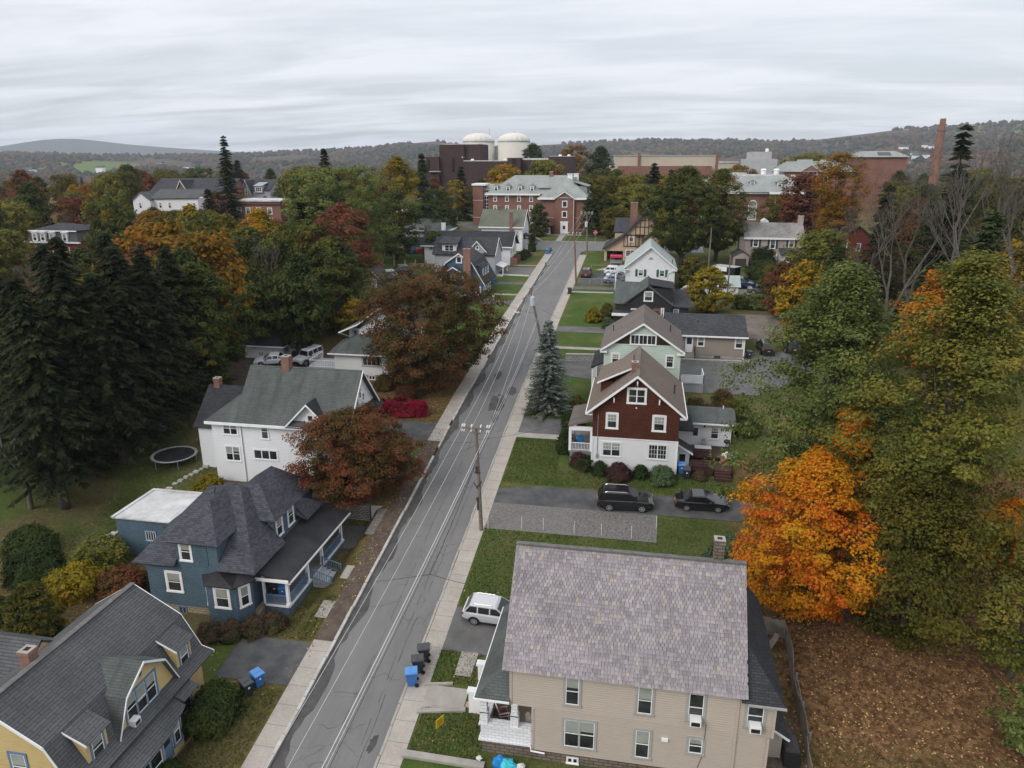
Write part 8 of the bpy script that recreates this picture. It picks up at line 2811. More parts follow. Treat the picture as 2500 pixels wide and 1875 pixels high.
def conifer(name,label,x,y,H,R,mat,levels=38,per=9,n=9,size=.42,base=.1,droop=.28,bark='bark',group=None,me=None,lean=0,pw=.85):
 t = thing(name,label,'tree',(x,y,gz(x,y) + .05),group)
 me = me or conifer_mesh(name + '_crown',H,R,levels,per,n,size,base,droop,pw)
 put_mesh(t,'crown',me,mat)
 mb = MB().tube([(0,0,-.4),(0,0,H * .1),(0,0,H * .5),(0,0,H * .97)],[H * .022 + .06,H * .018 + .03,H * .011,.03],8)
 lpart(t,'trunk',mb.mesh(name + '_trunk',smooth=True,mats=[M[bark]]))
 return t
def bare_mesh(name,H,spread=.5,depth=5,mat='bark_grey',r=None):
 mb = MB()
 def grow(p,d,L,r,k):
  q = p + d * L * .5 + Vector((random.uniform(-1,1),random.uniform(-1,1),0)) * L * .05
  e = q + (d + Vector((random.uniform(-.2,.2),random.uniform(-.2,.2),.06))).normalized() * L * .5
  mb.tube([p,q,e],[r,r * .85,r * .68],6 if k > 3 else 3,cap=False)
  if k == 0:
   return
  for i in range(2 if k > 3 else 3):
   v = (d + Vector((random.uniform(-1,1),random.uniform(-1,1),random.uniform(-.15,.5))) * spread * (1.0 if k > 2 else 1.3)).normalized()
   grow(q.lerp(e,random.uniform(.3,1)),v,L * random.uniform(.62,.82),r * random.uniform(.5,.66),k - 1)
 grow(Vector((0,0,-.3)),Vector((0,0,1)),H * .33,r or H * .013 + .05,depth)
 return mb.mesh(name,smooth=True,mats=[M[mat]])
def bare_tree(label,x,y,H,leafmat_=None,mat='bark_grey',spread=.5,group=None,depth=6,K=60):
 t = thing('bare_tree',label,'tree',(x,y,gz(x,y)),group)
 lpart(t,'trunk',bare_mesh('bare_branches',H,spread,depth,mat))
 if leafmat_:
  C,P,N = crown_points(H * .38,H * .98,H * .22,'round',K * 3,30,1.1,.6)
  put_mesh(t,'crown',leaf_mesh('bare_leaves',P,N,.062 * rng.uniform(.6,1.3,len(P))),leafmat_)
 return t
def shrub(name,label,x,y,H,R,mat,shape='dome',K=90,per=40,leaf=.085,crad=.28,group=None,ry=None,core=True,z=None,rz=0):
 """dense rounded bush: leaves round a dark solid heart"""
 z = gz(x,y) + .08 if z is None else z
 C,P,N = crown_points(.02 * H,H * .92,R * .92,shape,K,per,crad,.22,.7,.06)
 t = thing(name,label,'shrub',(x,y,z),group,rad(rz))
 if ry:
  P[:,1] *= ry / R
 put_mesh(t,'foliage',leaf_mesh(name + '_leaves',P,N,leaf * rng.uniform(.6,1.3,len(P))),mat)
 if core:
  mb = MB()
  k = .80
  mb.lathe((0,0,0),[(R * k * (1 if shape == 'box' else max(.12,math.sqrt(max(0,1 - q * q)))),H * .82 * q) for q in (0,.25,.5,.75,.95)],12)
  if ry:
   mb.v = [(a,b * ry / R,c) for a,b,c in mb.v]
  lpart(t,'dark_core',mb.mesh(name + '_heart',smooth=True,mats=[M['leaf_box']]))  # solid dark core added inside the leaves to stop see-through, no real branches
 return t
# the near trees, each its own
tree('maple_tree','brilliant orange and yellow maple behind the slate roofed house',12.2,47.6,13.0,4.7,'leaf_orange','oval',.08,620,84,.105,.72)
tree('hickory_tree','tall green leafed tree rising behind the orange maple',14.9,56.5,23.4,6.6,'leaf_green','pear',.18,560,110,.125,1.15,fill=.42,lob=.36)
tree('hickory_tree','tall yellow green tree with drooping boughs at the right edge',20.6,50.0,26.0,5.7,'leaf_yellowgreen','oval',.14,640,104,.125,1.15,fill=.42,lob=.36)
tree('hickory_tree','low drooping olive green tree over the fallen leaves',18.6,46.4,12.8,4.9,'leaf_olive','oval',.05,380,76,.115,.95,fill=.5)
tree('young_tree','small green tree reaching in at the right edge',24.6,44.2,10.4,3.1,'leaf_yellowgreen','oval',.1,220,64,.115,.75,fill=.5)
tree('young_tree','small orange leaved tree at the right edge',24.6,47.8,10.6,1.8,'leaf_orange','oval',.5,90,40,.14,.55)
tree('young_tree','low leafy sapling in the lower right corner',23.1,38.6,4.2,1.9,'leaf_green','round',.1,90,40,.13,.5)
tree('maple_tree','orange sapling glowing low between the green trees',15.0,52.0,14.5,2.0,'leaf_orange','oval',.55,110,44,.15,.6)
tree('maple_tree','broad rusty brown maple overhanging the street on the left',-25.3,82.4,14.4,7.6,'leaf_rust','spread',.08,900,84,.13,.95,fill=.36)
tree('rust_tree','bushy copper leaved tree in front of the tall white house',-25.2,58.2,8.6,5.2,'leaf_copper','round',.04,720,90,.10,.72,fill=.36)
conifer('blue_spruce','blue grey spruce beside the right pavement',-9.9,77.2,10.7,3.1,'needle_blue',48,14,9,.25,.02,.18,pw=.72)
SPR = [(-53.2,54.0,20.5),(-56.2,56.4,21),(-53.6,58.4,22),(-51.5,60.4,19.5),(-51.6,63.8,21.5),(-51.4,67.5,20),(-56.5,62.5,22.5),(-57.2,70,21),(-52.8,73.5,18.5),(-60.5,58.5,20),(-61.5,66,21)]
for i,(x,y,H) in enumerate(SPR):
 conifer('spruce_tree','tall dark spruce in the row beyond the trampoline',x,y,H,5.4,'needle_dark',46,13,10,.40,.20 if i < 6 else .1,.42,pw=.62,group='row of dark spruces at the left')
bare_tree('leaning bare grey snag at the left edge of the spruces',-55.6,52.6,15,None,'bark_grey',.75)
tree('maple_tree','dark green maple turning yellow behind the spruces',-52.3,77,16.2,5.7,'leaf_mapledark','oval',.08,520,70,.15,.9)
tree('maple_tree','green maple with rusty shoulder behind the bungalow garage',-45.0,100.5,14.6,5.5,'leaf_mapledark','oval',.06,420,66,.17,.95)
tree('young_tree','small tree with orange top beside the bungalow',-40.2,96.2,6.6,2.5,'leaf_orangeyellow','oval',.08,170,40,.16,.55)
tree('maple_tree','dark maple left of the pair in the middle distance right',7.4,151.6,19.6,7.4,'leaf_mapledark','oval',.16,560,64,.20,1.1)
tree('maple_tree','dark maple with rusty crown, right of the pair in the middle distance',14.6,156.5,18.6,5.7,'leaf_mapledark','oval',.14,420,64,.20,1.1)
tree('amber_tree','tall amber tree with several stems right of the colonial house',34.4,146.0,22.6,6.0,'leaf_amber','vase',.26,360,60,.17,1.1,fill=.6)
tree('red_tree','brick red tree left of the amber tree',33.8,172,16.4,4.6,'leaf_wine','round',.2,260,36,.3,1.1)
tree('yellow_tree','yellow leaved small tree behind the taupe cottage',10.4,117.5,7.4,3.4,'leaf_yellow','oval',.05,220,36,.2,.65)
tree('shrub_tree','grey green scrubby tree left of the yellow one',8.8,133.0,5.5,2.8,'leaf_olive','round',.05,120,36,.2,.6)
tree('orange_tree','orange leaved understorey tree between the bare trunks',31.0,84,15.5,3.4,'leaf_orange','oval',.3,170,36,.22,.8)
for i,(x,y,H,lf) in enumerate(((28.5,92,24.5,'leaf_brown'),(31.0,84,29.5,None),(34.5,80.5,30,'leaf_brown'),(33.2,98,27,'leaf_brown'),(38.5,86,29,'leaf_brown'),(29.4,104,24,'leaf_brown'))):
 bare_tree('tall bare grey trunked tree at the upper right',x,y,H,lf,'bark_grey',.42,'bare trees at the upper right',6,70)
for (x,y,H,R,m,lab) in ((35.3,95,29,3.4,'needle_dark','dark pine top rising among the bare trees'),(32.6,110,20.5,4.4,'needle_dark','dark hemlock between the amber and the bare trees'),(30.2,72,24,3.8,'needle_green','green pine at the right edge above the yellow green tree'),
          (38,104,19,4.5,'needle_dark','dark evergreen behind the bare trunks'),(27.6,112,12,3.6,'leaf_darkgreen','low dark evergreen below the hemlock'),(42,120,17,4.5,'needle_dark','dark evergreen at the right beyond the hemlock'),
          (-114,190,24.5,4.8,'needle_dark','tallest dark spruce on the left skyline'),(-92,205,20.5,4.5,'needle_dark','dark conical spruce on the skyline left of the big green tree'),(-54,176,20.5,3.2,'needle_green','narrow conifer left of the dark brick blocks')):
 conifer('evergreen_tree',lab,x,y,H,R,m,44,9,7,.55,.06,.3,pw=.75)
CED = [(-26.3,183.2,8.2,2.5,'rounded dark cedar left of the hall entrance'),(-13.4,185.4,10.4,3.0,'rounded dark cedar right of the hall entrance'),(-9.9,187.0,9.2,2.6,'second dark cedar right of the hall entrance')]
for x,y,H,R,lab in CED:
 tree('cedar_tree',lab,x,y,H,R,'leaf_darkgreen','dome',.06,200,40,.2,.5,nl=3,lob=.05,fill=.25)
BIG = [(-56.5,131,21.5,10.5,'leaf_green','spread','huge spreading green tree in the left middle distance'),(-46.8,109,17.8,5.2,'leaf_wine','round','wine red tree in front of the huge green one'),
    (-58,169,20.6,6.4,'leaf_yellow','oval','tall yellow green tree beside the narrow conifer'),(-48.2,168,13.2,5.0,'leaf_darkgreen','round','broad dark green tree left of the campus drive'),
    (-66,118,15.5,5.0,'leaf_orangeyellow','oval','golden tree left of the huge green tree'),(-60,104,15.0,5.2,'leaf_mapledark','oval','green and yellow tree below the golden one'),
    (-2.8,188,12.4,6.6,'leaf_yellowgreen','round','olive yellow tree left of the tudor chimney'),(-7.6,181,7.5,3.0,'leaf_olive','round','small olive tree by the stop sign'),
    (33.5,194,9.2,5.2,'leaf_olive','round','olive yellow tree in front of the library'),(-45,236,15.8,6.5,'leaf_orangeyellow','round','golden olive tree behind the hall roof'),
    (-33.5,246,17.2,7.5,'leaf_yellowgreen','round','yellow green tree before the low brick wing'),(-45.8,300,24.0,6.5,'needle_green','oval','dark pine in front of the right dome'),
    (-30.5,310,23.5,7.5,'leaf_amber','round','amber tree between the pines by the domes'),(-19.0,300,22.5,6.5,'needle_green','oval','dark pine right of the amber tree by the domes'),(-44,150.5,6,2.0,'leaf_darkgreen','round','dark bush tree at the corner of the long white house'),
    (-13,238,13.5,7.0,'leaf_amber','round','amber and olive tree right of the brick hall'),(-52.5,150,15,6,'leaf_darkgreen','oval','dark green tree shading the back lawn'),
    (-63,140,17,6.5,'leaf_darkgreen','oval','dark green tree left of the back lawn'),(66,330,20,14,'leaf_yellowgreen','round','broad rounded yellow green tree against the far hillside')]
for x,y,H,R,m,sh,lab in BIG:
 tree('broad_tree',lab,x,y,H,R,m,sh,.08,520 if R > 8 else 250,56,.21 if y < 200 else .32,1.15 if y < 200 else 1.5,nl=8)
tree('willow_tree','pale yellow upright branched tree left of the brick stair tower',-50.6,195,12.6,3.6,'leaf_yellow','vase',.4,70,30,.22,.8,'bark_pale',.25,nl=26)
# shrubs
S_ = shrub
S_('box_hedge','square clipped dark box at the left corner of the brown house',-4.55,65.4,1.5,.62,'leaf_box','box',60)
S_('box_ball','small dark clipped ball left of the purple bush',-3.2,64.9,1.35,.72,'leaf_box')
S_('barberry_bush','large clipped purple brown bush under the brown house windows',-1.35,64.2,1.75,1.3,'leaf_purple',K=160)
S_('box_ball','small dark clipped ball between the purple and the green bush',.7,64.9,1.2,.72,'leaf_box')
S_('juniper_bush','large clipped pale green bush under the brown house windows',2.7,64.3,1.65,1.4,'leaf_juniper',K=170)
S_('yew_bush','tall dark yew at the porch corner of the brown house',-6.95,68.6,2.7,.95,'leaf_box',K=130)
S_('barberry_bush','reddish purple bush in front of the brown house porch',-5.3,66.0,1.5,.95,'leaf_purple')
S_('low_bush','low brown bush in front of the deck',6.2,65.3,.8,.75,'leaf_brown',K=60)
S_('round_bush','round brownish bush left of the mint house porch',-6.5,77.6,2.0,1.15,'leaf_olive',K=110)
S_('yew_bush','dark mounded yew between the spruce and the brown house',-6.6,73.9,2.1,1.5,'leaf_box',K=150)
S_('evergreen_bush','broad light green evergreen bush behind the slate ridge chimney',8.1,52.5,2.9,2.5,'leaf_juniper',K=240,crad=.4,leaf=.12)
S_('crimson_hedge','long crimson burning bush hedge beside the dark driveway',-26.2,74.3,1.9,3.1,'leaf_crimson','box',520,ry=.95,crad=.30,leaf=.10)
S_('crimson_bush','crimson bush behind the blue house roof',-36.9,56.9,1.9,1.3,'leaf_crimson',K=100)
S_('crimson_bush','dull crimson bush right of the blue house rear roof',-30.9,58.4,1.9,1.2,'leaf_wine',K=90)
S_('hedge','dark wine tinged hedge above the fieldstone wall',-26.4,58.2,1.7,3.0,'leaf_wine','box',200,ry=.9,crad=.36,leaf=.11)
S_('green_bush','dark green bush by the street corner of the copper tree',-23.1,63.0,1.7,1.2,'leaf_darkgreen',K=100)
S_('yellow_bush','yellow green bush left of the crimson one behind the blue house',-39.7,57.0,1.9,1.8,'leaf_yellow',K=120,crad=.35)
S_('sumac_bush','airy yellow green sumac bush beside the flat roofed addition',-43.0,46.0,3.0,2.2,'leaf_yellowgreen','round',130,30,.13,.5,core=False)
S_('sumac_bush','second yellow green bush left of the blue house',-42.5,42.4,2.8,2.1,'leaf_yellow','round',120,30,.13,.5,core=False)
S_('sumac_bush','thin yellow bush at the near edge of the trampoline lawn',-43.4,53.0,2.3,1.9,'leaf_yellow','round',70,26,.12,.5,core=False)
S_('green_bush','green bush with rusty top at the corner of the blue house',-38.8,43.2,2.4,2.0,'leaf_copper','round',130,32,.12,.45)
S_('dark_bush','very dark evergreen bush at the left edge below the lawn',-47.8,44.5,2.8,2.6,'leaf_box',K=190,crad=.42,leaf=.12)
S_('dark_bush','dark mixed shrub at the left edge',-51.0,47.5,2.4,2.4,'leaf_darkgreen',K=170,crad=.42,leaf=.12)
S_('arborvitae','brownish rounded arborvitae behind the yellow house',-41.6,37.6,4.8,2.0,'leaf_olive','dome',260,44,.11,.36)
S_('dark_bush','low dark shrubs behind the yellow house at the left edge',-47.5,38.5,2.2,2.6,'leaf_darkgreen',K=170,crad=.45,leaf=.12)
S_('rhododendron','big dark glossy shrub by the yellow house porch',-25.1,33.4,2.3,1.75,'leaf_darkgreen',K=230,crad=.34,leaf=.10,ry=2.3)
S_('dark_bush','dark clipped shrub at the bottom edge by the yellow house bay',-25.0,28.6,1.6,1.2,'leaf_box',K=110)
for x,y in ((-29.2,39.6),(-27.7,39.9),(-26.3,40.6),(-25.2,41.4)):
 S_('twiggy_bush','brown twiggy bush in the row along the blue house porch',x,y,1.3,1.1,'leaf_brown',K=75,leaf=.07,group='brown twiggy bushes along the blue house')
S_('rust_bush','rusty bush at the foot of the bungalow',-30.4,81.0,1.9,1.7,'leaf_rust',K=130,crad=.36)
S_('red_bush','small red bush under the rusty maple',-26.8,78.2,1.9,1.5,'leaf_wine','round',90,36,.1,.4)
S_('golden_bush','rounded golden green bush on the bright lawn',-7.2,110.2,2.4,1.45,'leaf_yellow',K=130)
S_('dark_bush','dark hedge shrub between golden bush and charcoal house',-5.3,113.0,2.2,1.3,'leaf_olive',K=120,ry=3.2)
S_('green_bush','green bush by the steps of the charcoal house',-4.9,107.2,1.7,1.0,'leaf_juniper',K=80)
for i,(x,y,r,m) in enumerate(((6.4,78.3,1.3,'leaf_rust'),(8.6,77.2,1.7,'leaf_brown'),(10.6,78.5,1.6,'leaf_olive'),(11.6,75.0,1.8,'leaf_darkgreen'),(9.6,81.0,1.3,'leaf_rust'))):
 S_('garden_shrub','loose brownish shrub behind the white annex',x,y,2.0,r,m,'round',100,32,.1,.42,group='loose shrubs behind the white annex')
S_('tall_hedge','tall grassy green hedge behind the dirt lot',18.4,120.0,2.6,4.2,'leaf_green','box',320,34,.14,.4,ry=1.0)
S_('tall_hedge','shorter length of green hedge right of the long one',25.8,120.6,2.4,2.4,'leaf_green','box',170,34,.14,.4,ry=1.0)
for i,(x,y,h,r,m) in enumerate(((22.0,141.5,3.6,3.3,'leaf_darkgreen'),(25.5,137.5,2.6,2.0,'leaf_yellowgreen'),(27.6,131.5,3.6,3.3,'leaf_darkgreen'),(32,133,3.4,3.2,'leaf_olive'),(29.5,143,4.6,3.0,'leaf_rust'),(32,149,5.2,3.4,'leaf_darkgreen'),(23.2,150.6,4.4,2.6,'leaf_box'),(36,136,3.6,3.4,'leaf_copper'))):
 S_('garden_shrub','overgrown shrub in the garden below the colonial house',x,y,h,r,m,'round',150,34,.17,.6,group='overgrown shrubs below the colonial house')
S_('topiary','tall dark egg shaped yew at the corner of the green roofed house',-25.0,163.0,4.2,1.2,'leaf_box','round',110)
S_('clipped_bush','pair of mounded clipped bushes by the long white house',-25.6,156.8,1.7,1.6,'leaf_box',K=110)
S_('clipped_bush','mounded clipped bush nearer the brick garage front',-26.0,153.8,1.6,1.5,'leaf_box',K=110)
S_('dark_bush','round dark bush in the tudor porch',-6.4,155.6,2.2,1.0,'leaf_purple','round',70)
# ------------------------------------------------------------------ the wooded town beyond: copies of a few grown prototypes
def proto(shape,H,R,K,per,leaf,crad):
 C,P,N = crown_points(H * .1,H * .97,R,shape,K,per,crad)
 return leaf_mesh('far_crown_' + shape,P,N,leaf * rng.uniform(.6,1.35,len(P))),trunk_mesh('far_trunk_' + shape,H,.26,C,'bark',5)
PRO = {'round': [proto('round',12,5,150,46,.29,1.3) for _ in range(2)],'oval': [proto('oval',13,4.4,150,46,.29,1.25) for _ in range(2)],'spread': [proto('spread',12,5.6,165,46,.29,1.3)],
    'vase': [proto('vase',13,4.2,90,44,.25,1.15)]}
CONM = [conifer_mesh('far_conifer',15,3.6,34,8,6,.55,.05,.3,.75) for _ in range(2)]
BAREM = [bare_mesh('far_bare',12,.55,5,'bark_grey',.18) for _ in range(2)]
LIM = [(-.62,-.52,89,8.3),(-.50,-.31,86,7.8),(-.46,-.34,105,10.3),(-.42,-.33,128,12.2),(-.40,-.17,150,13.8),(-.957,-.85,140,15.5),(-.725,-.595,230,24.0),(-.765,-.65,200,20.5),(-.60,-.535,240,22.3),(-.605,-.52,190,17.5),(-.348,-.297,200,20.5),(-.31,-.1,262,30.5),(-.255,-.158,330,35),(-.25,-.06,196,17),
    (.03,.21,206,18.5),(.16,.262,270,27.5),(-.05,.09,330,31.5),(.118,.16,420,34.0),(.25,.32,330,34.8),(.335,.352,300,39),(.12,.205,155,14),(.255,.31,160,15)]
HOUSES = [(-136,-119,138,153),(-169,-136,226,247),(-154,-130,198,215),(-145,-127,237,254),(-116,-97,188,205),(-70,-58,198,214),(-80,-24,253,278),(-47,-13,185,208),(10,44,202,234),(44,70,268,297),(-17,30,326,347),(83,106,329,352),(-83,-50,320,345),(-56,-26,118,176),
     (-49,-20,104,113),(37,49,158,174),(33,39,139,146),(-62,-26,176,206),(98,108,295,305),(49,68,418,437),(-22,44,376,416)]
KINDS = [('amber_tree','amber autumn tree','leaf_amber','round',2.2),('green_tree','dark green broadleaf tree','leaf_darkgreen','oval',3),('yellow_green_tree','yellow green broadleaf tree','leaf_yellowgreen','round',3),('olive_tree','olive brown turning tree','leaf_olive','spread',3),
     ('russet_tree','russet autumn tree','leaf_copper','oval',1.3),('wine_tree','wine red autumn tree','leaf_wine','round',.7),('gold_tree','golden yellow tree','leaf_orangeyellow','oval',1.5),('conifer_tree','dark conifer','needle_dark',None,2.2),('mixed_tree','green maple turning yellow','leaf_mapledark','spread',2),('leafless_tree','leafless grey tree','leaf_brown','bare',1.1)]
placed = [(b[0],b[1],b[3]) for b in BIG] + [(x,y,4) for x,y,_ in SPR] + [(7.4,151,7),(14,156,6),(34,146,6),(33,172,5),(-45,100,6),(-46,75,6),(-114,190,4),(-92,205,4),(-54,176,3),(-45,192,3)]
def fill(n,xr,yr,region,hr,mind,kinds=None):
 ws = [k[4] for k in KINDS]
 cnt,tries = 0,0
 while cnt < n and tries < n * 40:
  tries += 1
  y = random.uniform(*yr)
  x = random.uniform(*xr) * (y / yr[1] if xr[0] < -300 or xr[1] > 200 else 1)
  if any(a - 3 < x < b + 3 and c - 3 < y < d + 3 for a,b,c,d in HOUSES):
   continue
  if any((x - px) ** 2 + (y - py) ** 2 < (mind + pr * .45) ** 2 for px,py,pr in placed):
   continue
  nm,lab,mat,sh,_ = random.choices(KINDS,ws)[0]
  H = random.uniform(*hr)
  z = gz(x,y)
  top = min(34 + y * random.uniform(-.035,.004),z + H)
  for a,b,Y_,zv in LIM:
   if y < Y_ and a - .014 < x / y < b + .014:
    top = min(top,34 + y * (zv - 34) / Y_)
  H = top - z
  if H < 3.2:
   continue
  R = min(H * .36,random.uniform(3.6,6.0))
  placed.append((x,y,R))
  t = thing(nm,'%s among the woods %s' % (lab,region),'tree',(x,y,z),'trees in the woods ' + region,random.uniform(0,6.28))
  if sh is None:
   put_mesh(t,'crown',random.choice(CONM),mat)
   t.scale = (R / 3.9,R / 3.9,H * 1.1 / 15)
  elif sh == 'bare':
   lpart(t,'trunk',random.choice(BAREM))
   t.scale = (R / 4.2,R / 4.2,H / 12)
  else:
   cm,tm = random.choice(PRO[sh])
   put_mesh(t,'crown',cm,mat)
   lpart(t,'trunk',tm)
   t.scale = (R / 4.8,R / 4.8,H / 12.3)
  cnt += 1
fill(34,(-76,-44),(78,130),'behind the spruces on the left',(11,18),3.6)
fill(62,(-150,-60),(100,200),'of the left middle distance',(9,17),4.2)
fill(44,(-235,-118),(120,225),'beyond the mansard house',(9,15),4.5)
fill(74,(-230,-62),(200,330),'before the left horizon',(10,18),4.5)
fill(16,(-64,-10),(208,252),'between the brick hall and the dark brick blocks',(9,16),3.6)
fill(34,(-22,30),(178,320),'of the campus beyond the tudor house',(8,15),3.8)
fill(52,(36,130),(150,400),'of the campus at the right',(9,19),4.0)
fill(30,(20,60),(98,150),'behind the bare trees on the right',(8,15),3.2)
fill(66,(-560,-60),(340,640),'far off at the left',(11,18),6)
fill(40,(-60,260),(350,640),'far off at the right',(9,14),6)
# ------------------------------------------------------------------ far hills and their forest
AZ = [-60,-44.4,-41.6,-38.7,-35.6,-32.4,-29,-25.4,-21.7,-18,-15.8,-14.1,-11.8,-8.7,-5.6,-2.6,-.7,1.2,3.4,6.3,8.4,11.8,14.4,16.9,19.4,23.8,50]
RY = [362,360,360,362,362,362,358,351,346,333,327,339,343,338,333,328,325,327,329,327,332,328,318,308,302,299,300]
EL = [(395 - v) * .000517 for v in RY]
def hill_z(az,r):
 e = float(np.interp(math.degrees(az),AZ,EL))
 R_ = 3300
 crest = 4 + e * R_
 t = min(1,max(0,(r - 1050) / (R_ - 1050)))
 base = -17 - 6 * math.sin(az * 9)
 roll = 9 * math.sin(az * 31 + r * .004) * t * (1 - t) * 4
 return base + (crest - base) * (t ** 1.25) + roll
def build_hills():
 azs = np.radians(np.linspace(-62,52,230))
 rs = [640,760,900,1050,1200,1350,1500,1650,1800,1950,2100,2300,2500,2700,2900,3100,3300,3700]
 V = []
 for r in rs:
  for a in azs:
   z = hill_z(a,r) if r < 3500 else hill_z(a,3300) - 40
   V.append((r * math.sin(a),r * math.cos(a),z))
 n = len(azs)
 Q = [(i * n + k,i * n + k + 1,(i + 1) * n + k + 1,(i + 1) * n + k) for i in range(len(rs) - 1) for k in range(n - 1)]
 me = np_mesh('hills',np.array(V),np.array(Q),True)
 k = NT('hill_ground',0.95,0.05)
 v = k.coord('Object')
 vo = k.n('ShaderNodeTexVoronoi')
 k.put(vo.inputs['Vector'],k.coord('Object',(.0022,.0013,.002)))
 vo.inputs['Scale'].default_value = 1.0
 sp = k.n('ShaderNodeSeparateColor')
 k.put(sp.inputs[0],vo.outputs['Color'])
 woods = k.ramp(k.noise(v,.012,7,.65),[(.3,(.034,.036,.022)),(.45,(.062,.050,.034)),(.58,(.085,.056,.038)),(.7,(.055,.062,.028))])
 field = k.ramp(sp.outputs[1],[(.2,(.10,.14,.04)),(.5,(.25,.18,.10)),(.8,(.13,.16,.06))],'CONSTANT')
 k.color(k.mix(k.ramp(sp.outputs[0],[(.74,0.0),(.76,1.0)]),woods,field))
 me.materials.append(k.m)
 o = bpy.data.objects.new('hills',me)
 COL.objects.link(o)
 tag(o,kind='structure')
 # blue ridge far beyond
 V,azs = [],np.radians(np.linspace(-62,52,120))
 for r in (6200,7400,9000):
  for a in azs:
   d = math.degrees(a)
   h = 62 * math.exp(-((d + 41) / 3.6) ** 2) + 30 * math.exp(-((d + 36) / 5) ** 2) + 76
   V.append((r * math.sin(a),r * math.cos(a),{6200: -60,7400: h * 1.5,9000: -60}[r]))
 n = len(azs)
 Q = [(i * n + k,i * n + k + 1,(i + 1) * n + k + 1,(i + 1) * n + k) for i in range(2) for k in range(n - 1)]
 me = np_mesh('hills',np.array(V),np.array(Q),True)
 me.materials.append(simple('far_ridge',(.040,.048,.034),(.058,.056,.040),.01,.95))
 o = bpy.data.objects.new('hills',me)
 COL.objects.link(o)
 tag(o,kind='structure')
 # forest cover of the valley and hillsides
 import bmesh
 bm = bmesh.new()
 bmesh.ops.create_icosphere(bm,subdivisions=1,radius=1)
 bm.verts.ensure_lookup_table()
 iv = np.array([v.co[:] for v in bm.verts])
 it = np.array([[v.index for v in f.verts] for f in bm.faces])
 bm.free()
 pts = []
 while len(pts) < 15000:
  a = rad(random.uniform(-52,32))
  r = 560 + 2740 * random.random() ** 1.15
  x,y = r * math.sin(a),r * math.cos(a)
  f = math.sin(x * .0041 + 1) * math.sin(y * .0027 + 2) + .55 * math.sin(x * .011 + y * .006)
  if r > 1200 and f > .62:
   continue
  z = hill_z(a,r) if r > 700 else gz(x,y) - 3
  pts.append((x,y,z,random.uniform(3.5,6.5) + r * .0012))
 A = np.array(pts)
 n = len(A)
 jit = rng.uniform(.72,1.25,(n,len(iv),1))
 sc = A[:,3][:,None,None] * np.array([1,1,1.05])
 V = iv[None] * jit * sc + A[:,None,:3] + np.array([0,0,2.0])
 T = it[None] + (np.arange(n) * len(iv))[:,None,None]
 me = np_mesh('distant_forest',V.reshape(-1,3),T.reshape(-1,3))
 k = NT('distant_foliage',.9,.05)
 g = k.n('ShaderNodeNewGeometry')
 nz = k.noise(k.coord('Object'),.006,4,.6)
 fz = k.math('ADD',k.math('MULTIPLY',g.outputs['Random Per Island'],.7),k.math('MULTIPLY',k.math('SUBTRACT',nz,.5),1.2))
 k.color(k.ramp(fz,[(0,(.020,.032,.020)),(.25,(.034,.042,.024)),(.4,(.066,.052,.036)),(.6,(.092,.060,.040)),(.75,(.13,.076,.034)),(.9,(.072,.070,.028))]))
 k.bump(k.noise(k.coord('Object'),.5,3),1.5,.9)
 me.materials.append(k.m)
 o = bpy.data.objects.new('distant_forest',me)
 COL.objects.link(o)
 tag(o,'far off autumn woods covering the valley and hillsides','forest',kind='stuff')
 # pale houses scattered on the right hillside
 for i in range(20):
  a = rad(random.choice((13.6,14.3,15.2,16.0,16.8,17.6,18.4)) + random.uniform(-.35,.35))
  if i > 14:
   a = rad(random.uniform(-46,-30))
  r = random.uniform(1750,2350)
  x,y = r * math.sin(a),r * math.cos(a)
  z = hill_z(a,r) + 3
  w,d = random.uniform(7,13),random.uniform(6,8)
  t = thing('hillside_house','tiny pale farmhouse on the far hillside','house',(x,y,z),'pale houses on the far hillside',random.uniform(-.5,.5))
  lpart(t,'wall',MB().box(-w,-d,-6,w,d,8).mesh('hh_wall',mats=[M['white_paint']]))
  R = MB()
  roof_profile(R,'x',[(-d - 1,7.8),(0,12.5),(d + 1,7.8)],-w - 1,w + 1,.4)
  lpart(t,'roof',R.mesh('hh_roof',mats=[M['roof_grey']]))
build_hills()
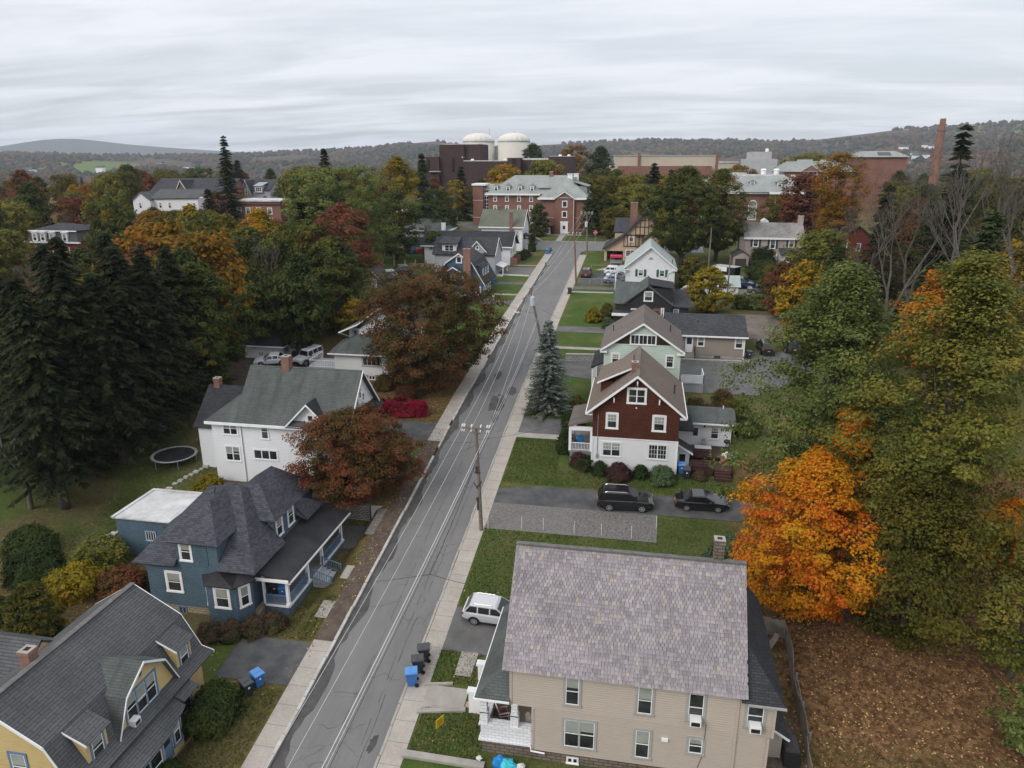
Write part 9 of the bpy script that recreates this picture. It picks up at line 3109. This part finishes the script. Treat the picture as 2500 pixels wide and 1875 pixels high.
# ------------------------------------------------------------------ fallen leaves, tufts of grass
def litter():
 P = []
 while len(P) < 15000:
  x,y = random.uniform(9,36),random.uniform(26,60)
  if random.random() < rect(x,y,11,36,36.5,62,5) + .35 * rect(x,y,9,36,26,40,2):
   P.append((x,y))
 for (x0,x1,y0,y1,n) in ((-29,-21.3,35,44,500),(-22,-20.3,44,72,700),(-28,-21,56,68,700),(-32,-20.8,74,90,1500),(-13,-5,30,62,260),(-46,-38,36,48,700),(-12.7,10,60,66,120),(-13.2,-12.0,44,75,160),(-60,-40,48,72,700)):
  P += [(random.uniform(x0,x1),random.uniform(y0,y1)) for _ in range(n)]
 A = np.array([(x,y,gz(x,y) + (.155 if x < -20.3 and x > -22 else .125)) for x,y in P])
 N = np.array([0,0,1.0]) + rng.normal(size=A.shape) * .28
 me = leaf_mesh('fallen_leaves',A,N,rng.uniform(.045,.095,len(A)),.75)
 me.materials.append(M['fallen_leaf'])
 o = bpy.data.objects.new('fallen_leaves',me)
 COL.objects.link(o)
 tag(o,'brown and tan fallen leaves scattered over lawns and yard','leaf litter',kind='stuff')
 # grass blades in the nearer lawns
 G = []
 for (x0,x1,y0,y1,n) in ((-12.3,-8,33,36.2,2600),(-12.5,-9.5,38.2,41,1300),(-12.3,-5,45.4,54.8,7000),(-5,9,45.4,58.4,6500),(-30,-21.8,40.4,45,5000),(-26.8,-21.8,30,36,3600),(-12.3,3,62.2,65,5500),(-12.3,-7.4,65,70.8,5000),(3,11,61.8,66,3500),(10.9,20,28,37,5000),(-40,-36,38,47,2000),(-50,-41,48,66,6000)):
  G += [(random.uniform(x0,x1),random.uniform(y0,y1)) for _ in range(n)]
 A = np.array([(x,y,gz(x,y) + .13) for x,y in G])
 n = len(A)
 T = np.array([0,0,1.0]) + rng.normal(size=(n,3)) * .5
 T /= np.linalg.norm(T,axis=1,keepdims=True)
 B = np.cross(T,rng.normal(size=(n,3)))
 B /= np.linalg.norm(B,axis=1,keepdims=True)
 me = quads('grass_tufts',A,T,B,rng.uniform(.04,.10,n),.5,np.cross(T,B))
 k = NT('grass_blade',.8,.1)
 g = k.n('ShaderNodeNewGeometry')
 nz = k.noise(k.coord('Object'),.35,4)
 k.color(k.ramp(k.math('ADD',k.math('MULTIPLY',g.outputs['Random Per Island'],.5),k.math('MULTIPLY',nz,.5)),[(.15,(.038,.070,.014)),(.45,(.066,.098,.023)),(.58,(.110,.115,.038)),(.74,(.17,.14,.065))]))
 me.materials.append(k.m)
 o = bpy.data.objects.new('grass_tufts',me)
 COL.objects.link(o)
 tag(o,'rough grass standing up from the lawns','grass',kind='stuff')
litter()
# ------------------------------------------------------------------ the air between
hz = MB().box(-9600,-600,-75,9600,9600,330)
o = bpy.data.objects.new('haze',hz.mesh('haze'))
COL.objects.link(o)
tag(o,'thin blue autumn haze over the valley','haze',kind='stuff')
hm = bpy.data.materials.new('haze_air')
hm.use_nodes = True
hn = hm.node_tree.nodes
hn.clear()
ho = hn.new('ShaderNodeOutputMaterial')
hv = hn.new('ShaderNodeVolumePrincipled')
hv.inputs['Color'].default_value = (0.80,0.88,1.0,1)
hv.inputs['Density'].default_value = 0.00009
hm.node_tree.links.new(hv.outputs[0],ho.inputs['Volume'])
o.data.materials.append(hm)
